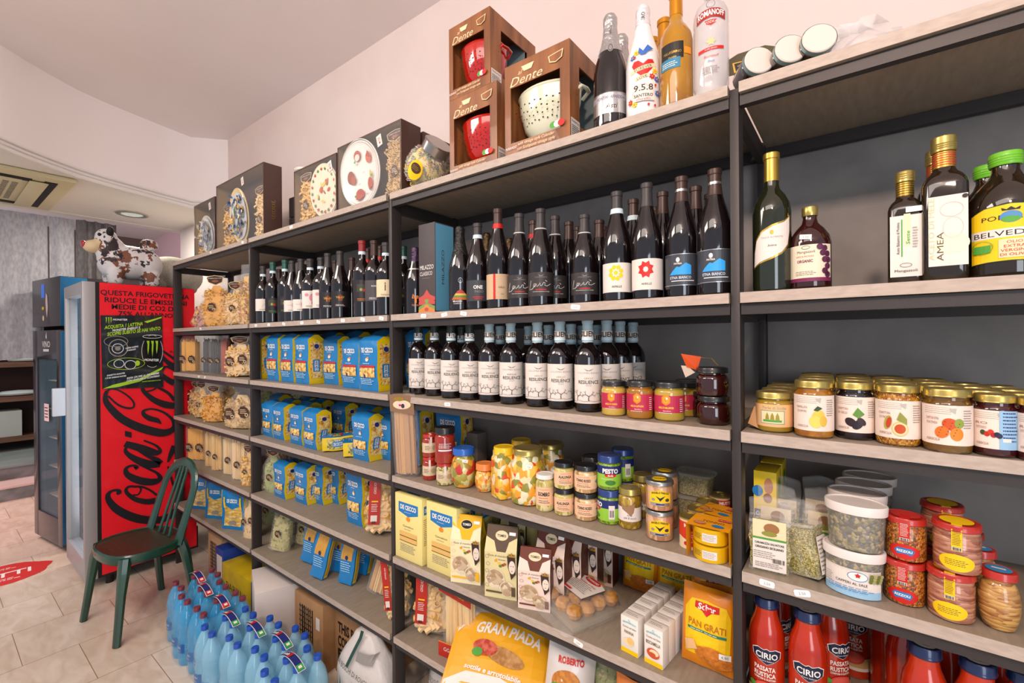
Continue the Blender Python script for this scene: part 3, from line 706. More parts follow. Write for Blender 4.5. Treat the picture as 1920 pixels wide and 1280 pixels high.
def mk_resil(var, cap):
    def ex(t):
        d = Decal(.00015); d.rect(0, 0, .104, .022, PAPER if cap is CYB else mat('dark_neck_paper', '#2a302e', .5)); d.text('RESILIENCE', 0, 0, .017, BLACK if cap is CYB else WHITE, w=.10, bold=.03)
        d.rect(0, -.0165, .104, .010, BND); d.build('neck_label', t, cyl(.0174, .252), cut=.004)
    return wine_maker(BORD, G_RED, cap, .224, L_tree(var), extra=ex)
def L_lavi(d):
    LB = mat('charcoal_label', '#35302f', .45)
    d.rect(0, 0, .12, .072, LB); d.text('COLOMBA BIANCA', 0, .021, .0035, GREY); d.poly([(-.01, .029), (0, .025), (.01, .029), (.003, .0235), (-.003, .0235)], GREY)
    S = [(-.036, .012), (-.040, -.004), (-.043, -.016), (-.030, -.014), (-.022, -.006), (-.017, .002), (-.023, .002), (-.026, -.006), (-.020, -.008), (-.014, .001), (-.013, -.008), (-.008, -.004), (-.003, .004), (-.002, -.006), (.003, -.004), (.009, .005), (.013, .004), (.012, -.004), (.020, -.006), (.034, .001)]
    d.stroke(S, .0012, WHITE); d.stroke([(.014, .011), (.020, .007)], .0012, WHITE); d.rect(0, -.0165, .034, .003, RED); d.text('SICILIA DENOMINAZIONE DI ORIGINE', 0, -.0225, .0024, WHITE); return .065
def L_kadu(d):
    KC = mat('kadu_cream', '#c9ab88', .6); d.rect(0, 0, .12, .074, KC)
    for r in range(5): d.ring(.004, .0, .008+.006*r, .007+.005*r, .0008, mat('kadu_lines', '#e0c9ab', .6))
    d.text('KADU', .008, -.002, .006, INK); d.rect(-.018, .0, .008, .074, RED); d.text('SICILIA', .01, -.022, .003, INK); return .064
def L_akr(red):
    def f(d):
        d.rect(0, 0, .12, .078, PAPER)
        if red: d.star(-.008, .012, .023, .0165, 8, RED, PI/8); d.star(-.008, .012, .0075, .006, 8, PAPER)
        else:
            for k in range(8): a = PI/4*k+.3; d.ell(-.008+.0155*math.cos(a), .012+.0155*math.sin(a), .0062, .0062, YEL, 10)
            d.star(-.008, .012, .013, .0085, 8, PAPER); d.ell(-.008, .012, .006, .006, YEL, 12)
        d.text('AKRILLE', -.006, -.024, .0055, INK, bold=.01); return .062
    return f
def L_etna(d):
    EB = mat('etna_label', '#44474e', .35, .3); d.rect(0, 0, .125, .078, EB)
    d.poly([(-.035, -.012), (-.028, -.004), (-.015, .008), (-.008, .006), (.008, .016), (.022, .010), (.022, -.012)], mat('etna_blue', '#2f9ee6', .5))
    d.ell(-.012, .024, .005, .006, WHITE, 10); d.text('PATRIA', -.012, .015, .0045, WHITE, bold=.02); d.text('ETNA BIANCO', -.006, -.019, .0068, BLUE, w=.055, bold=.03); d.text('ETNA BIANCO', -.006, -.0188, .0066, WHITE, w=.0545, bold=0)
    d.rect(0, -.027, .06, .0018, WHITE); d.rect(0, .0375, .125, .0015, SILVER); d.rect(0, -.0375, .125, .0015, SILVER); return .066
def L_one(d):
    d.rect(0, 0, .12, .07, mat('slate_label', '#3a3c41', .5)); d.text('ONE', .0, .012, .012, WHITE, w=.034, bold=.03); d.text('PASSO', .004, -.003, .008, GREY, w=.032); d.rect(0, -.022, .04, .003, RED); d.rect(0, -.028, .03, .002, RED); return .065
def L_milaz(d):
    for i, (c, y) in enumerate((('#c8642c', -.018), ('#5a8a3a', -.010), ('#e0b050', -.003), ('#b03a2c', .004))):
        mt = mat('fan_%d' % i, c, .5); d.poly([(-.036+.006*i, y-.005), (.036-.006*i, y-.005), (.03-.006*i, y+.003), (0, y+.009), (-.03+.006*i, y+.003)], mt)
    d.text('MILAZZO', -.012, -.028, .006, WHITE, bold=.02); d.text('CLASSICO', -.012, -.036, .005, WHITE); d.ring(0, .045, .008, .009, .001, SILVER); return .062
def L_bel(d): d.text('bel', 0, .01, .02, mat('bel_orange', '#d8792c', .4), shear=.2, bold=.02); d.rect(0, -.01, .008, .02, ORANGE); d.lines(0, -.03, .03, .01, 2, ORANGE); return .07
def L_plain(col, txt, tcol, h=.07, zc=.075, deco=None, w=.11, th=.006):
    def f(d):
        d.rect(0, 0, w, h, col)
        if deco: deco(d)
        if txt: d.text(txt, 0, h*.22 if not deco else -h*.3, th, tcol, bold=.01)
        d.lines(0, -h*.38, w*.4, h*.12, 2, tcol); return zc
    return f
BLKL = mat('black_label', '#211c20', .45); GRYL = mat('grey_label', '#4a4548', .5)
def deco_pic(d): d.rect(0, .012, .05, .03, mat('picture_dark', '#3b3a2a', .5)); d.ell(-.006, .006, .006, .006, mat('picture_green', '#8aa04a', .5), 10); d.ell(.006, .004, .005, .006, RED, 10)
def deco_wave(d): d.text('|||', 0, .008, .018, ORANGE); d.stroke([(-.02+.002*i, .008+.006*math.sin(i*2.1)) for i in range(20)], .001, YEL); d.rect(0, .008, .003, .024, RED)
def deco_wave2(d): d.stroke([(-.03+.003*i, .004+.004*math.sin(i*2.1)) for i in range(20)], .0008, INK); d.rect(0, .004, .002, .02, RED)
def deco_pink(d): d.ell(.012, .01, .018, .02, mat('petal', '#d08a98', .5)); d.ell(.016, -.016, .012, .014, mat('petal2', '#b86478', .5)); d.ell(-.018, .022, .01, .008, mat('petal'  , '#d08a98', .5))
def deco_tree(d): d.stroke([(-.01, -.01), (0, 0), (.012, .006), (.02, .02)], .001, GREY); d.ell(.015, .01, .006, .008, GREY, 10)
def deco_fig(d): d.stroke([(-.004, -.01), (-.004, .015)], .004, BLACK); d.ell(-.004, .02, .003, .003, BLACK, 8)
WK = {
 'resil_perricone': (mk_resil('PERRICONE', DKC), .30), 'resil_inzolia': (mk_resil('INZOLIA', CYB), .30), 'resil_grillo': (mk_resil('GRILLO', CYB), .30),
 'lavi': (wine_maker(BURG, G_RED, GRC, .232, L_lavi, [(.236, .0025, WHITE)]), .30),
 'kadu': (wine_maker(BURG, G_RED, BRC, .240, L_kadu, [(.240, .014, RED)]), .30),
 'akr_y': (wine_maker(BURG, G_RED, GRC, .238, L_akr(0), [(.238, .014, BND)]), .30), 'akr_r': (wine_maker(BURG, G_RED, GRC, .238, L_akr(1)), .30),
 'etna': (wine_maker(BURG, G_RED, BRC, .236, L_etna, [(.262, .006, SILVER)]), .30), 'one': (wine_maker(BURG, G_RED, GRC, .25, L_one, [(.246, .013, BND)]), .30),
 'milaz': (wine_maker(CHAM, G_RED, mat('foil_dark', '#33302e', .35, .6, bump=(90, .6)), .20, L_milaz), .305),
 'bel': (wine_maker(CHAM, G_RED, mat('foil_purple', '#4c3a52', .35, .6, bump=(90, .5)), .24, L_bel, [(.20, .007, SILVER)]), .305),
 'back': (wine_maker(BURG, G_RED, BRC, .238, None), .30), 'back_band': (wine_maker(BURG, G_RED, BRC, .238, None, [(.238, .014, BND)]), .30),
 'back_foil': (wine_maker(CHAM, G_RED, mat('foil_bronze', '#5d4a30', .35, .7, bump=(90, .6)), .235, None), .305),
 'back_red': (wine_maker(BURG, G_RED, BRC, .240, None, [(.240, .014, RED)]), .30),
 'w_tree': (wine_maker(BORD, G_RED, GRC, .25, L_plain(PAPER, None, INK, .062, .095, deco_tree), [(.245, .012, BND)]), .30),
 'w_pic': (wine_maker(BORD, G_RED, GNC, .25, L_plain(BLKL, None, GREEN, .075, .085, deco_pic), [(.245, .012, BND)]), .30),
 'w_wave': (wine_maker(BURG, G_RED, GRC, .245, L_plain(CREAM if 0 else PAPER, None, INK, .055, .075, deco_wave2)), .30),
 'w_pink': (wine_maker(BORD, G_RED, GRC, .25, L_plain(PAPER, None, INK, .085, .10, deco_pink), [(.245, .012, BND)]), .30),
 'w_blackwave': (wine_maker(BURG, G_RED, GRC, .235, L_plain(BLKL, None, WHITE, .07, .085, deco_wave)), .30),
 'w_redcap': (wine_maker(BORD, G_RED, REDC, .25, L_plain(BLKL, None, ORANGE, .085, .10, deco_pic), [(.245, .012, BND)]), .30),
 'w_grey': (wine_maker(BORD, G_RED, BRC, .24, L_plain(GRYL, 'ROSSO', WHITE, .08, .10)), .30),
 'w_cream': (wine_maker(BORD, G_RED, GRC, .25, L_plain(mat('ivory_label', '#e0cda6', .6), None, INK, .07, .11, deco_fig), [(.245, .012, BND)]), .30),
}
_placed = {}
BORDK = {k for k in WK if k.startswith('resil') or k in ('w_tree', 'w_pic', 'w_pink', 'w_redcap', 'w_grey', 'w_cream', 'tasca')} | {'tasca'}
def wine(kind, cx, yt, Y, z, label, group=None, turn=0, h=None):
    mk, h0 = WK[kind]; rr = .0405; lst = _placed.setdefault(round(z, 2), [])
    X = colX(cx, Y, z+.15); Y0 = Y; ok = lambda: all((X-a)**2+(Y-b)**2 > (rr*2+.001)**2 for a, b in lst)
    best = None
    for dY in [0]+[s_*k*.006 for k in range(1, 60) for s_ in (1, -1)]:
        for dX in (0, .015, -.015, .03, -.03, .045, -.045):
            Y = Y0+dY
            if Y < (.066 if z < 1.5 else .044) or Y > .33: continue
            X = colX(cx, Y, z+.15)+dX
            if ok() and (best is None or abs(dY)+3*abs(dX) < best[0]): best = (abs(dY)+3*abs(dX), X, Y)
    if best: _, X, Y = best
    lst.append((X, Y))
    hh = h or (onY(cx, yt, Y).z-z); s_ = min(hh/h0, 1.13)
    return inst(kind, mk, (X, Y, z), facecam((X, Y, z))+turn, label, group, (rr/.0425 if kind not in BORDK else 1.0,)*2+(s_,))
# ---------------------------------------------------------------- jars
def jar_prof(r, h, style='straight', neck=.86):
    if style == 'square': return [(r*.9, 0), (r, r*.08), (r, h*.82), (r*.95, h*.86), (r*neck, h*.9), (r*neck, h)]
    if style == 'belly': return [(r*.62, 0), (r*.74, h*.03), (r*.93, h*.22), (r, h*.42), (r*.97, h*.62), (r*.84, h*.8), (r*.7, h*.87), (r*.7, h)]
    if style == 'round': return [(r*.8, 0), (r*.92, h*.03), (r, h*.15), (r, h*.68), (r*.93, h*.78), (r*.8, h*.85), (r*.78, h)]
    if style == 'tumbler': return [(r*.86, 0), (r*.9, h*.02), (r*1.0, h)]
    return [(r*.86, 0), (r*.97, h*.035), (r, h*.09), (r, h*.8), (r*.96, h*.85), (r*neck, h*.89), (r*neck, h)]
LIDGOLD = mat('lid_gold', '#b9a45c', .28, .75); LIDGOLDT = mat('lid_gold_top', '#a8925a', .35, .6, bump=(40, .2)); LIDBLK = mat('lid_black', '#1c1b1c', .35, coat=.4); LIDRED = mat('lid_red', '#b32a1f', .35, coat=.5)
LIDWHT = mat('lid_white', '#e6e0da', .4); LIDYEL = mat('lid_yellow', '#efc31c', .35, coat=.4); LIDORG = mat('lid_orange', '#e8843c', .4, coat=.3); LIDBLU = mat('lid_blue', '#2160b8', .35, coat=.4); LIDNAVY = mat('lid_navy', '#28407e', .3, .2, coat=.5); LIDSIL = mat('lid_silver', '#9a9894', .3, .8)
def jar_maker(r, h, style, food, lid, lidh=.014, lab=None, extra=None, lidr=None, name='glass_jar', cat='jar', pw=None, lidtop=None, seg=32, food_h=.86, neck=.86, labr=None):
    def mk():
        t = thing(name, 'x', cat); p = jar_prof(r, h-lidh*.6, style, neck)
        b = MB(); b.lathe(p, food, seg, pw=pw); b.build('filled_glass', t)
        lr = lidr or p[-1][0]*1.1
        b = MB(); z0 = h-lidh; b.lathe([(lr*.98, z0), (lr*1.02, z0+.0015), (lr, z0+.003), (lr, h-.003), (lr*.96, h-.0005)], lid, 36, cap=False)
        b.lathe([(lr*.96, h-.0005), (lr*.88, h), (lr*.84, h-.0012), (lr*.2, h-.001), (.0001, h-.001)], lidtop or lid, 36, cap=False); b.build('lid', t)
        if lab:
            d = Decal(.00012); zc = lab(d, r, h); rr = labr or r
            d.build('label', t, cyl(rr+.0004, zc) if not pw else sq_wrap(r, zc, pw), cut=.006)
        if extra: extra(t, r, h)
        return t
    return mk
def sq_wrap(r, z0, pw):
    def fn(u, v, z):
        a = u/r; ca, sa = math.cos(a), math.sin(a); q = (abs(ca)**pw+abs(sa)**pw)**(-1/pw)
        return Vector(((r+.0005+z)*sa*q, -(r+.0005+z)*ca*q, z0+v))
    return fn
def place_jar(key, mk, cx, yb, z, wpx, label, group=None, turn=0, r0=None, h0=None, ytop=None, X=None, zz=None, keepz=False):
    """positions from the near bottom edge on shelf z; uniform scale from measured width"""
    c, r = cylat(cx, yb, z, wpx); s_ = r/r0; sz = s_
    if ytop: sz = (onY(cx, ytop, c.y).z-z)/h0
    return inst(key, mk, (c.x, c.y, zz if zz is not None else z), facecam(c)+turn, label, group, (s_, s_, sz)), c, s_
def sticker(t, x, y, z, w=.02, h=.01, rz=0, rot=0):
    d = Decal(.0003); d.rect(0, 0, w, h, STICK); d.text('3,50', 0, 0, h*.5, GREY)
    return d.build('price_sticker', t, flat((x, y, z), (math.cos(rz)*math.cos(rot), math.sin(rz), math.sin(rot)), (-math.sin(rot), 0, math.cos(rot))))
# ---------------------------------------------------------------- pasta shapes filling a bag
P_CRM = mat('pasta_cream', '#e2b567', .5); P_YEL = mat('pasta_yellow', '#e6a42c', .5); P_PAL = mat('pasta_pale', '#e4c28a', .5); P_GRN = mat('pasta_green', '#9aa05e', .6)
P_TAN = mat('pasta_tan', '#c79a62', .6); P_PNK = mat('pasta_pink', '#c88f8a', .5); P_BLK = mat('pasta_black', '#2b2624', .4, coat=.3); P_RED = mat('pasta_red', '#a8482c', .5); P_BRN = mat('breadstick_brown', '#b48a5e', .7); P_WHT = mat('breadstick_pale', '#dfc184', .7)
P_GRY = mat('pasta_grey', '#8f9a98', .5)
def piece(b, kind, c, rot, s, mt):
    R = rot.to_matrix() if hasattr(rot, 'to_matrix') else rot
    def W(x, y, z): v = R @ Vector((x*s, y*s, z*s)); return (c[0]+v.x, c[1]+v.y, c[2]+v.z)
    if kind in ('penne', 'rigatoni'):
        L, r, n = (.022, .0045, 7) if kind == 'penne' else (.042, .0125, 12)
        vs = []
        for k in range(n):
            a = 2*PI*k/n; sk = .5*r*math.cos(a) if kind == 'penne' else 0
            rr = r*(1.06 if k % 2 and kind == 'rigatoni' else 1)
            vs += [W(rr*math.cos(a), rr*math.sin(a), -L+sk), W(rr*math.cos(a), rr*math.sin(a), L+sk), W(r*.78*math.cos(a), r*.78*math.sin(a), -L+sk), W(r*.78*math.cos(a), r*.78*math.sin(a), L+sk)]
        fs = []
        for k in range(n):
            i, j = 4*k, 4*((k+1) % n); fs += [(i, j, j+1, i+1), (i+1, j+1, j+3, i+3), (i, i+2, j+2, j), (i+2, i+3, j+3, j+2)]
        b.add(vs, fs, mt)
    elif kind == 'fusilli':
        vs = []; n = 9
        for k in range(n+1):
            z = -.018+.036*k/n; a = 4.5*PI*k/n
            vs += [W(.0055*math.cos(a), .0055*math.sin(a), z), W(-.0055*math.cos(a), -.0055*math.sin(a), z+.001)]
        b.add(vs, [(2*k, 2*k+1, 2*k+3, 2*k+2) for k in range(n)], mt)
    elif kind == 'ribbon':
        vs = []; n = 6
        for k in range(n+1):
            t = k/n; x = -.022+.044*t; y = .006*math.sin(t*7); vs += [W(x, y, -.004), W(x, y+.002, .004)]
        b.add(vs, [(2*k, 2*k+1, 2*k+3, 2*k+2) for k in range(n)], mt)
    elif kind == 'shell':
        vs = []; n = 8
        for k in range(n+1):
            a = -2.2+4.4*k/n; vs += [W(.008*math.cos(a), .009*math.sin(a), -.010), W(.011*math.cos(a), .012*math.sin(a), 0), W(.005*math.cos(a), .006*math.sin(a), .010)]
        b.add(vs, [(3*k+i, 3*k+i+1, 3*k+i+4, 3*k+i+3) for k in range(n) for i in (0, 1)], mt)
    elif kind == 'chip':
        b.add([W(-.006, -.004, 0), W(.006, -.004, .002), W(.005, .005, 0), W(-.004, .004, .002)], [(0, 1, 2, 3)], mt)
def bag_profile(t):
    """half width factor at height fraction t of a tied or clipped bag"""
    P = [(0, .82), (.06, .97), (.3, 1.0), (.6, .93), (.74, .68), (.82, .46), (.88, .42), (1.0, .62)]
    for (a, x), (b_, y) in zip(P, P[1:]):
        if a <= t <= b_: return x+(y-x)*(t-a)/(b_-a)
    return .6
def bag_film(b, w, dp, h, seed, mt, flatk=1.0, prof=bag_profile, z1=1.0):
    rnd = random.Random(seed); n = 20; rows = 12; vs = []
    ph = [rnd.uniform(0, 6) for _ in range(4)]
    for i in range(rows+1):
        t = i/rows*z1; f = prof(t); fd = f*(1 if t < .6 else max(.12, 1-(t-.6)*2.6))
        for k in range(n):
            a = 2*PI*k/n; ca, sa = math.cos(a), math.sin(a); q = (abs(ca)**2.8+abs(sa)**2.8)**(-1/2.8)
            j = 1+.03*math.sin(3*a+ph[0]+t*5)+.03*math.sin(7*a+ph[1]+t*9)+rnd.uniform(-.015, .015)
            vs.append((ca*q*w/2*f*j, sa*q*dp/2*fd*j, t*h))
    fs = [(i*n+k, i*n+(k+1) % n, (i+1)*n+(k+1) % n, (i+1)*n+k) for i in range(rows) for k in range(n)]
    fs.append(tuple(range(n-1, -1, -1))); b.add(vs, fs, mt)
HDR = mat('header_card', '#4a2c1c', .55); HDRL = mat('header_gold_line', '#d8c08a', .5)
def crest(d, w, h, txt='PASTA'):
    d.poly([(-w/2, h*.32), (-w*.3, h*.42), (0, h*.5), (w*.3, h*.42), (w/2, h*.32), (w*.42, -h*.2), (0, -h*.5), (-w*.42, -h*.2)], HDRL)
    d.poly([(-w*.46, h*.28), (-w*.28, h*.37), (0, h*.44), (w*.28, h*.37), (w*.46, h*.28), (w*.38, -h*.17), (0, -h*.43), (-w*.38, -h*.17)], HDR)
    d.text('LA FABBRICA DELLA PASTA', 0, h*.2, h*.09, WHITE, w=w*.8); d.ell(0, -h*.08, w*.2, h*.12, mat('crest_brown', '#8a5a3a', .5))
def oval_tag(d, cx, cy, s):
    d.star(cx, cy, .021*s, .018*s, 9, HDR); d.lines(cx, cy+.002*s, .024*s, .016*s, 3, CREAM, t=.0018*s); d.ring(cx+.012*s, cy-.009*s, .006*s, .006*s, .002*s, CREAM, 12)
def pasta_bag(w, dp, h, kind, mt, n, seed, header=True, tags=1, mt2=None, film_prof=bag_profile, scale=1.0, hd=None, name='pasta_bag'):
    def mk():
        t = thing(name, 'x', 'pasta'); rnd = random.Random(seed); b = MB()
        b2 = MB(); bag_film(b2, w*.86, dp*.82, h*.8, seed, mt, prof=lambda q: film_prof(q*.8)*(.98 if q < .8 else .6)); 
        o = b2.build('pasta_core', t)
        top = .72*h
        for i in range(n):
            a = rnd.uniform(0, 2*PI) if rnd.random() < .4 else rnd.uniform(PI*1.02, PI*1.98); z = rnd.uniform(.02, .98)*top
            f = film_prof(z/h); ca, sa = math.cos(a), math.sin(a); q = (abs(ca)**2.8+abs(sa)**2.8)**(-1/2.8)
            r = rnd.uniform(.78, .87); c = (ca*q*w/2*f*r, sa*q*dp/2*f*r, max(z, .012))
            rot = Matrix.Rotation(rnd.uniform(0, 2*PI), 3, 'Y') @ Matrix.Rotation(rnd.uniform(-.5, .5), 3, 'X') @ Matrix.Rotation(rnd.uniform(0, 6), 3, 'Z')
            piece(b, kind, c, rot, scale, (mt2 or [mt])[rnd.randrange(len(mt2 or [mt]))])
        if n: tag(b.build('pasta', t, ang=50), kind='stuff')
        b = MB(); bag_film(b, w, dp, h, seed, FILM, prof=film_prof); b.build('clear_bag', t, ang=70)
        d = Decal(.0002)
        for k in range(tags): oval_tag(d, (k-(tags-1)/2)*w*.42, h*(.36+.05*(k % 2)), w/.13)
        if tags: d.build('round_sticker', t, flat((0, -dp/2*1.02, 0), (1, 0, 0), (0, 0, 1)))
        if header:
            d = Decal(.0003); crest(d, w*.62, h*.2); o = d.build('header_card', t, flat((0, -dp*.14, h*.9), (1, 0, 0), (0, -.15, 1)))
        return t
    return mk
def long_bag(w, dp, h, mt, n, seed, tags=1, rr=.0028, header=False, hdr=None, name='pasta_bag', wob=.004, mts=None):
    def mk():
        t = thing(name, 'x', 'pasta'); rnd = random.Random(seed); b = MB()
        for i in range(n):
            a = rnd.uniform(0, 2*PI); r = rnd.uniform(.3, 1)**.5; x = r*math.cos(a)*w*.42; y = r*math.sin(a)*dp*.4
            m_ = (mts or [mt])[rnd.randrange(len(mts or [mt]))]
            b.tube([(x+rnd.uniform(-wob, wob), y, .006), (x+rnd.uniform(-wob, wob)*.5, y+rnd.uniform(-wob, wob)*.5, h*.45), (x*.92+rnd.uniform(-wob, wob), y*.9, h*rnd.uniform(.86, .93))], rr*rnd.uniform(.8, 1.2), m_, 5)
        b.box((-w*.36, -dp*.3, .01), (w*.36, dp*.3, h*.84), mt)
        tag(b.build('pasta_strands', t, ang=60), kind='stuff')
        b = MB(); P = lambda q: [(0, .95), (.5, 1), (.9, .97), (1, .9)] and (.95+.05*math.sin(q*PI)) if q < .9 else .95-(q-.9)*1.0
        n_ = 16; vs = []; rows = 8
        for i in range(rows+1):
            q = i/rows
            for k in range(n_):
                a = 2*PI*k/n_; ca, sa = math.cos(a), math.sin(a); g = (abs(ca)**3.5+abs(sa)**3.5)**(-1/3.5)
                vs.append((ca*g*w/2*P(q)*rnd.uniform(.98, 1.03), sa*g*dp/2*(1 if q < .9 else .3)*rnd.uniform(.98, 1.03), q*h))
        b.add(vs, [(i*n_+k, i*n_+(k+1) % n_, (i+1)*n_+(k+1) % n_, (i+1)*n_+k) for i in range(rows) for k in range(n_)], FILM); b.build('clear_bag', t, ang=70)
        d = Decal(.0002)
        for k in range(tags): oval_tag(d, (k-(tags-1)/2)*w*.5, h*.36, w/.11)
        if tags: d.build('round_sticker', t, flat((0, -dp/2*1.04, 0), (1, 0, 0), (0, 0, 1)))
        if hdr: hdr(t, w, dp, h)
        return t
    return mk
# ---------------------------------------------------------------- blue pasta packets
DB = mat('packet_blue', '#1279b8', .38, coat=.3, bump=(30, .25)); DY = mat('packet_yellow', '#e8c80e', .4, coat=.2, bump=(30, .2))
V_PAST = vmat('pasta_in_window', ['#e8bd62', '#d9a23e', '#f0d388', '#b9832c', '#e8c878'], 90, .35, .8)
V_PASTD = vmat('pasta_in_window_dark', ['#b9a95a', '#8f8a46', '#d0c07a', '#6d6a3a'], 90, .35, .8)
def soft_box(b, w, dp, h, mts, seed, ridge=.0, top=.88, bulge=.006, lean=0):
    """packet with folded top ridge: mts = (front, right, back/left, top)"""
    rnd = random.Random(seed); nx, nz = 6, 10
    def P(u, v, z):   # u in -1..1 (x), v in -1..1 (y), z 0..1
        f = 1-.04*(1-z) if z < .2 else 1.0
        k = 1 if z < top else 1-(z-top)/(1-top)*.72
        bx = 1+(.03*math.sin(z*PI))*(1-v*v); by = 1+(bulge/dp*2)*math.sin(z*PI)*(1-u*u)
        wob = .004*math.sin(z*11+seed)+.003*math.sin(u*5+z*7+seed*2)
        return (u*w/2*f*bx+wob*.5, v*dp/2*f*by*k+wob*.4+lean*z, z*h-(.012*(1-k) if z > top else 0)*abs(u))
    zs = [0, .03, .12, .25, .4, .55, .7, top, top+(1-top)*.5, 1]
    for mi_, (fn) in enumerate((lambda s_: (s_, -1), lambda s_: (1, s_), lambda s_: (-s_, 1), lambda s_: (-1, -s_))):
        vs = [P(*fn(-1+2*i/nx), z) for z in zs for i in range(nx+1)]
        b.add(vs, [(r*(nx+1)+i, r*(nx+1)+i+1, (r+1)*(nx+1)+i+1, (r+1)*(nx+1)+i) for r in range(len(zs)-1) for i in range(nx)], mts[mi_])
    vs = [P(-1+2*i/nx, v, 1) for v in (-1, 1) for i in range(nx+1)]; b.add(vs, [(i, i+1, nx+2+i, nx+1+i) for i in range(nx)], mts[0])
    vs = [P(u, v, 0) for u, v in ((-1, -1), (1, -1), (1, 1), (-1, 1))]; b.add(vs, [(3, 2, 1, 0)], mts[0])
    return P
def on_packet(P, w, dp, h, face='front', e=.0012):
    if face == 'front': return lambda u, v, z: Vector(P(u/(w/2), -1, v/h))+Vector((0, -z-e, 0))
    return lambda u, v, z: Vector(P(1, u/(dp/2), v/h))+Vector((z+e, 0, 0))
def dececco(w, dp, h, win='#', seed=1, food=None, strip=True):
    def mk():
        t = thing('pasta_packet', 'x', 'pasta'); b = MB(); P = soft_box(b, w, dp, h, (DB, DY, DB, DB), seed); b.build('packet', t, ang=60)
        d = Decal(.0003); F = food or V_PAST
        d.text('DE CECCO', 0, h*.73, h*.085, WHITE, w=w*.62, bold=.04); d.lines(0, h*.655, w*.3, h*.02, 1, WHITE)
        d.ell(0, h*.56, w*.07, h*.035, mat('figure_white', '#f0dcc0', .5), 10); d.ell(w*.03, h*.59, w*.05, h*.02, ORANGE, 10); d.lines(0, h*.49, w*.4, h*.02, 1, WHITE)
        if strip: d.rect(0, h*.44, w*.78, h*.035, RED)
        d.rect(0, h*.33, w*.78, h*.17, F); d.ell(-w*.1, h*.265, w*.06, w*.06, NAVY, 12); d.lines(0, h*.17, w*.72, h*.12, 4, mat('pale_blue_ink', '#bfe0f0', .5))
        d.build('front_print', t, on_packet(P, w, dp, h), cut=w/8, cutv=h/14)
        d = Decal(.0003); d.rect(0, h*.47, dp*.74, h*.72, F); d.rect(0, h*.36, dp*.42, h*.24, DB); d.text('DE CECCO', 0, h*.36, dp*.24, WHITE, w=h*.2, rot=PI/2, bold=.03)
        d.ell(0, h*.74, dp*.17, dp*.17, NAVY, 14); d.ring(0, h*.74, dp*.17, dp*.17, .001, WHITE, 14)
        d.build('side_window', t, on_packet(P, w, dp, h, 'side'), cut=dp/5, cutv=h/14)
        return t
    return mk
def packet(key, mk, X, Y, z, label, group=None, rz=0, scale=1, tilt=None):
    o = inst(key, mk, (X, Y, z), rz, label, group, scale)
    if tilt: o.rotation_euler = (tilt[0], tilt[1], rz)
    return o
# ---------------------------------------------------------------- plain carton
def carton(b, w, dp, h, mt, T=None): b.box((-w/2, -dp/2, 0), (w/2, dp/2, h), mt, T)
# ================================================================ bottles on the shelves
S1, S2, S3, S4, S5, S6 = [z+.0008 for z in SZ]
G2 = 'wine bottles on the narrow bay upper shelf'
W2 = [('w_tree', 492.5, 499, .05, 'dark wine bottle with white tree label beside the second post'), ('w_pic', 512, 486, .06, 'wine bottle with green capsule and black picture label, left of the two'),
      ('w_pic', 535, 485, .07, 'wine bottle with green capsule and black picture label, right of the two'), ('w_wave', 548, 489, .04, 'sloping wine bottle with pale wave label, left of the two'),
      ('w_wave', 562, 486, .03, 'sloping wine bottle with pale wave label, right of the two'), ('w_pink', 579, 486, .05, 'wine bottle with large pink petal label, left of the two'),
      ('w_pink', 602, 483, .07, 'wine bottle with large pink petal label, right of the two'), ('w_blackwave', 615, 475, .05, 'wine bottle with black label and orange wave, left of the two'),
      ('w_blackwave', 638, 471, .05, 'wine bottle with black label and orange wave, right of the two'), ('back', 660, 483, .14, 'plain dark wine bottle behind the gap in the narrow bay row'),
      ('w_redcap', 679.5, 451, .05, 'wine bottle with dark red capsule and black picture label'), ('w_grey', 702, 451, .05, 'wine bottle with dark capsule and grey ROSSO label'),
      ('w_cream', 724, 455, .04, 'wine bottle with ivory label beside the third post'),
      ('back_red', 690, 464, .17, 'red banded wine bottle neck behind the narrow bay front row, left of two'), ('back_red', 713, 458, .17, 'red banded wine bottle neck behind the narrow bay front row, right of two'),
      ('back_band', 570, 492, .20, 'banded dark wine bottle behind the pink label bottles'), ('back', 628, 488, .20, 'dark wine bottle behind the black wave labels'), ('back', 524, 505, .2, 'dark wine bottle behind the green capsules')]
for k, cx, yt, Y, lb in W2: wine(k, cx, yt, Y, S2, lb, G2)
G3 = 'wine bottles on the wide bay upper shelf'
